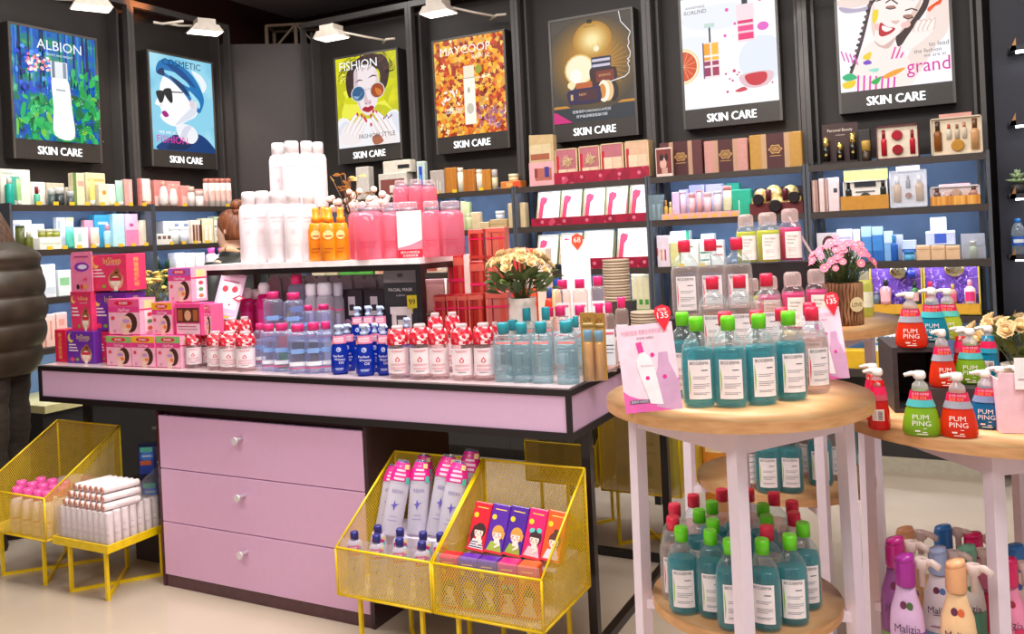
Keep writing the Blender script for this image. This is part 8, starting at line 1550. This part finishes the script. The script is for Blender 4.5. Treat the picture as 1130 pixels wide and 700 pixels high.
# yellow yarrow plant behind the face mask boxes
Y = 2.745; p = onY(160, 330, Y)
t = T('potted_plant', 'bushy plant with flat yellow flower heads behind the face mask boxes', 'plant', (p.x, Y, TZ + .001))
P('pot', B().lathe([(.05, 0), (.065, .20), (.068, .21), (.055, .21)], M('d8c8b8', .5), 18), t)
fc = B().lathe([(.004, -.006), (.018, 0), (.022, .004), (.014, .009), (.003, .010)], RAMP('yarrow', 'noise', 120, [(.35, 'c8a838'), (.6, 'f0dc80')], rough=.8, bump=.6), 9).mesh('flower_head'); st = B(); g = random.Random(6)
for i in range(34):
    a = g.uniform(0, 6.28); e = sqrt(g.random()); top = Vector((e * .165 * cos(a), e * .15 * sin(a), .21 + .215 * g.uniform(.6, 1.0) * (1.02 - .35 * e * e))); P('flower_head', fc, t, top, (g.uniform(-.3, .3), g.uniform(-.3, .3), 0), scale=(g.uniform(.7, 1.2),) * 3)
    st.tube([(top.x * .15, top.y * .15, .20), (top.x * .6, top.y * .6, .21 + (top.z - .21) * .5), tuple(top)], .002, M('7a7a48', .7), 4)
    for q in range(6):
        f = g.uniform(.3, .95); b0 = Vector((top.x * f, top.y * f, .21 + (top.z - .21) * f)); la = g.uniform(0, 6.28); e1 = b0 + Vector((cos(la) * .03, sin(la) * .03, .016)); sd = Vector((-sin(la), cos(la), 0)) * .004; st.add([b0, (b0 + e1) / 2 + sd, e1, (b0 + e1) / 2 - sd], [(0, 1, 2, 3)], M(g.choice(['6a7440', '8a8a54', '56622e']), .7))
P('stems_and_leaves', st, t, stuff=True)
# succulent and water bottle on the right ledges
p = onY(1124, 213, 4.9); q = onY(1113, 217, 4.9)
t = T('succulent', 'small green succulent on the lit ledge at the right edge', 'plant', (p.x, 4.93, q.z + .013)); P('pot', B().lathe([(.028, 0), (.036, .045), (.03, .045)], M('3a3838', .5), 14), t)
lf = B().add([(0, -.008, 0), (.03, -.014, .004), (.044, 0, .01), (.03, .014, .004), (0, .008, 0), (.024, 0, .014)], [(0, 1, 5), (1, 2, 5), (2, 3, 5), (3, 4, 5), (4, 0, 5), (0, 4, 3, 2, 1)], M('a8c090', .5), True).mesh('leaf')
for lay in range(3):
    for k in range(9 - 2 * lay): a = 6.283 * k / (9 - 2 * lay) + lay * .3; P('leaf', lf, t, (0, 0, .05 + lay * .018), (0, -.15 - lay * .42, a), scale=(1.35 - lay * .25,) * 3)
p = onY(1125, 282, 4.9); q = onY(1113, 284, 4.9); h = onY(1125, 241, 4.9).z - q.z - .013
t = T('water_bottle', 'clear water bottle with blue cap and blue label on the lit ledge', 'bottle', (p.x, 4.93, q.z + .013)); P('body', B().lathe([(.028, 0), (.03, .01), (.03, h * .62), (.026, h * .74), (.014, h * .88)], G('c8d8e8', .3), 16), t); P('label', B().wrap(-2, 2, h * .24, h * .5, .0305, M('2a62c0', .35), 12).wrap(-.8, .8, h * .32, h * .42, .031, M('e8f0fa', .35), 6), t); P('cap', B().lathe([(.015, h * .88), (.015, h)], M('2a7ad0', .35), 12), t)
for i, (y, lab) in enumerate(((137, 'dark standing phone like card on the second ledge'), (352, 'pale card holder on the lowest ledge'))):
    pass
# ================================================================== people
def loft(b, rings, m, n=20, cap=True):
    """rings: (centre, rx, ry) stacked along the body"""
    vs = []; fs = []
    for c, rx, ry in rings: vs += [(c[0] + rx * cos(2 * pi * i / n), c[1] + ry * sin(2 * pi * i / n), c[2]) for i in range(n)]
    for k in range(len(rings) - 1): fs += [(k * n + i, k * n + (i + 1) % n, (k + 1) * n + (i + 1) % n, (k + 1) * n + i) for i in range(n)]
    if cap: fs += [tuple(range(n))[::-1], tuple((len(rings) - 1) * n + i for i in range(n))]
    return b.add(vs, fs, m, True)
def person(label, loc, rz, H, coat_c, trouser_c, hair_c, bun=False, scarf=None, lean=0.0, quilt=True, group=None):
    """standing figure, front = -y, feet at z 0"""
    t = T('person', label, 'person', loc, rz); s = H / 1.70; skin = M('e8bfa4', .5)
    V = lambda *p: (p[0] * s, (p[1] - lean * max(0, (p[2] - 1.38) / .2)) * s, p[2] * s)
    b = B()
    loft(b, [(V(0, 0, .86), .15 * s, .105 * s), (V(0, 0, .95), .16 * s, .11 * s), (V(0, .005, 1.08), .135 * s, .095 * s), (V(0, .0, 1.25), .165 * s, .11 * s), (V(0, .005, 1.38), .165 * s, .09 * s), (V(0, .01, 1.44), .08 * s, .06 * s), (V(0, .0, 1.50), .052 * s, .052 * s), (V(0, -.012, 1.545), .05 * s, .055 * s)], skin)
    hd = [(1.475, .030, .035, -.045), (1.495, .047, .055, -.032), (1.525, .060, .074, -.018), (1.56, .068, .086, -.008), (1.60, .073, .092, -.002), (1.64, .073, .092, .002), (1.67, .062, .078, .004), (1.69, .040, .05, .004), (1.70, .012, .016, .004)]
    loft(b, [(V(0, y, z), rx * s, ry * s) for z, rx, ry, y in hd], skin)
    b.tube([V(0, -.088, 1.60), V(0, -.104, 1.565), V(0, -.094, 1.552)], [.007 * s, .013 * s, .010 * s], skin, 8)
    for sx in (-1, 1):
        b.ball(V(sx * .075, .01, 1.585), .018 * s, skin, 8, 6, sx=.5, sz=1.6)
        loft(b, [(V(sx * .095, 0, .04), .03 * s, .035 * s), (V(sx * .095, 0, .10), .035 * s, .04 * s), (V(sx * .093, .01, .32), .052 * s, .058 * s), (V(sx * .09, .0, .48), .052 * s, .058 * s), (V(sx * .085, 0, .70), .075 * s, .08 * s), (V(sx * .075, 0, .90), .085 * s, .095 * s)], skin, 14)
        b.tube([V(sx * .15, .005, 1.38), V(sx * .215, .02, 1.33), V(sx * .245, .02, 1.12), V(sx * .245, -.06, .92), V(sx * .24, -.09, .86)], [.05 * s, .05 * s, .042 * s, .034 * s, .026 * s], skin, 12)
        b.ball(V(sx * .24, -.105, .825), .036 * s, skin, 8, 6, sx=.5, sy=.9, sz=1.25)
        for k, (dy, L, dz) in enumerate(((-.135, .075, 0), (-.122, .085, -.004), (-.105, .082, -.005), (-.09, .068, 0))):
            b.tube([V(sx * .24, dy, .80), V(sx * .236, dy - .006, .80 - L * .5), V(sx * .226, dy - .004, .80 - L)], [.0095 * s, .009 * s, .007 * s], skin, 7)
        b.tube([V(sx * .236, -.135, .83), V(sx * .222, -.155, .80), V(sx * .215, -.158, .775)], [.011 * s, .010 * s, .008 * s], skin, 7)
    bo = P('body', b, t); rm = bo.modifiers.new('one_surface', 'REMESH'); rm.mode = 'VOXEL'; rm.voxel_size = .011; rm.use_smooth_shade = True; sm = bo.modifiers.new('soft', 'SMOOTH'); sm.factor = .5; sm.iterations = 2
    fy = B()
    for sx in (-1, 1): fy.ball(V(sx * .032, -.082, 1.595), .0125 * s, M('f4f0ec', .2), 10, 8, sy=.6); fy.ball(V(sx * .032, -.089, 1.595), .006 * s, M('3a2418', .2), 8, 6, sy=.5); fy.tube([V(sx * .018, -.094, 1.618), V(sx * .033, -.095, 1.623), V(sx * .05, -.083, 1.617)], .003 * s, M(hair_c, .6), 5)
    P('eyes_and_brows', fy, t); P('lips', B().tube([V(-.02, -.088, 1.52), V(-.006, -.099, 1.524), V(.006, -.099, 1.524), V(.02, -.088, 1.52)], [.003 * s, .007 * s, .007 * s, .003 * s], M('c06a64', .4), 7), t)
    hm = RAMP('hair_' + hair_c, 'noise', 18, [(.35, hair_c), (.7, '6a4a34' if not bun else '9a5a34')], rough=.5, stretch=(4, 4, .6), bump=.4)
    h = B()
    loft(h, [(V(0, .03, 1.53), .07 * s, .072 * s), (V(0, .026, 1.57), .081 * s, .085 * s), (V(0, .014, 1.62), .085 * s, .1 * s), (V(0, .01, 1.665), .078 * s, .096 * s), (V(0, .008, 1.70), .056 * s, .07 * s), (V(0, .006, 1.722), .02 * s, .026 * s)], hm)
    if bun: h.ball(V(0, .05, 1.745), .043 * s, hm, 14, 10, sz=.85); h.tube([V(.05, .05, 1.70), V(0, .095, 1.71), V(-.05, .05, 1.70)], .016 * s, hm, 8)
    else: loft(h, [(V(0, .085, 1.36), .04 * s, .02 * s), (V(0, .085, 1.42), .075 * s, .034 * s), (V(0, .075, 1.50), .085 * s, .05 * s), (V(0, .05, 1.58), .084 * s, .07 * s)], hm)
    P('hair', h, t)
    cm = RAMP('coat_' + coat_c, 'noise', 10, [(.3, coat_c), (.75, '3c3022' if quilt else '2b2b28')], rough=.42, bump=.25)
    ct = B(); rings = []; zs0, zs1 = .80, 1.44; N = 66
    for i in range(N + 1):
        f = i / N; z = zs0 + (zs1 - zs0) * f
        wx = (.20 + .06 * sin(pi * min(1, f * 1.1))) if f < .84 else .235 * (1 - ((f - .84) / .16) ** 2 * .62); wy = (.155 + .035 * sin(pi * min(1, f * 1.1))) if f < .84 else .165 * (1 - ((f - .84) / .16) ** 2 * .55)
        q = (abs(sin(f * pi * 5.2)) ** .5 * .022 - .012) if quilt else .004 * sin(f * 31)
        rings.append((V(0, .005 + .02 * f, z), (wx + q) * s, (wy + q) * s))
    loft(ct, rings, cm, 30); co = P('coat', ct, t)
    P('collar', B().lathe([(.095 * s, 1.41 * s), (.092 * s, 1.44 * s), (.086 * s, 1.475 * s), (.082 * s, 1.48 * s)], cm, 20, cy=(.012 - lean * .3) * s, caps=False), co)
    for sx in (-1, 1):
        pts = []; rad = []
        path = [Vector(V(sx * .185, .02, 1.37)), Vector(V(sx * .235, .025, 1.28)), Vector(V(sx * .262, .03, 1.10)), Vector(V(sx * .258, -.03, .97)), Vector(V(sx * .248, -.085, .865))]
        for i in range(41):
            f = i / 40 * 4; k = min(3, int(f)); pts.append(path[k].lerp(path[k + 1], f - k)); rad.append((.078 - .02 * i / 40 + ((abs(sin(i / 40 * pi * 5)) ** .6 * .012 - .006) if quilt else 0)) * s)
        P('sleeve', B().tube(pts, rad, cm, 16), co)
    tm = RAMP('trousers_' + trouser_c, 'noise', 12, [(.35, trouser_c), (.7, '3a3028')], rough=.7, stretch=(1, 1, 3), bump=.5); tr = B()
    for sx in (-1, 1):
        rg = []
        for i in range(25):
            f = i / 24; z = .07 + f * .83; r0 = .05 + .048 * f ** .8 + .003 * sin(i * 2.1); rg.append((V(sx * (.095 - .012 * f), .004 * sin(i), z), r0 * s, r0 * 1.08 * s))
        loft(tr, rg, tm, 18)
    loft(tr, [(V(0, 0, .80), .16 * s, .112 * s), (V(0, 0, .95), .17 * s, .12 * s)], tm); P('trousers', tr, t)
    for sx in (-1, 1): P('shoe', B().lathe([(.05 * s, .0), (.054 * s, .02 * s), (.05 * s, .05 * s), (.042 * s, .085 * s), (.04 * s, .1 * s)], M('2a2422', .5), 14, cx=sx * .095 * s, cy=-.03 * s, sy=1.9), t)
    if scarf: P('scarf', B().tube([V(.072 * cos(a), .012 + .07 * sin(a), 1.462 + .012 * cos(2 * a)) for a in (2 * pi * i / 18 for i in range(19))], .02 * s, M(scarf, .8, bump=.4), 10, cap=False), t)
    return t
person('person in a dark olive quilted coat and dark trousers, back turned, at the left edge', (-4.19, 2.53, 0), radians(-62), 1.76, '2a2016', '2a211b', '2a1a14', lean=.085)
p = dep(256, 260, 4.95)
person('person with a brown hair bun and peach scarf, seen over the white cartons', (p.x, p.y, 0), radians(-80), 1.60, '232826', '26262a', '5a2c18', bun=True, scarf='e8b48c', quilt=False)
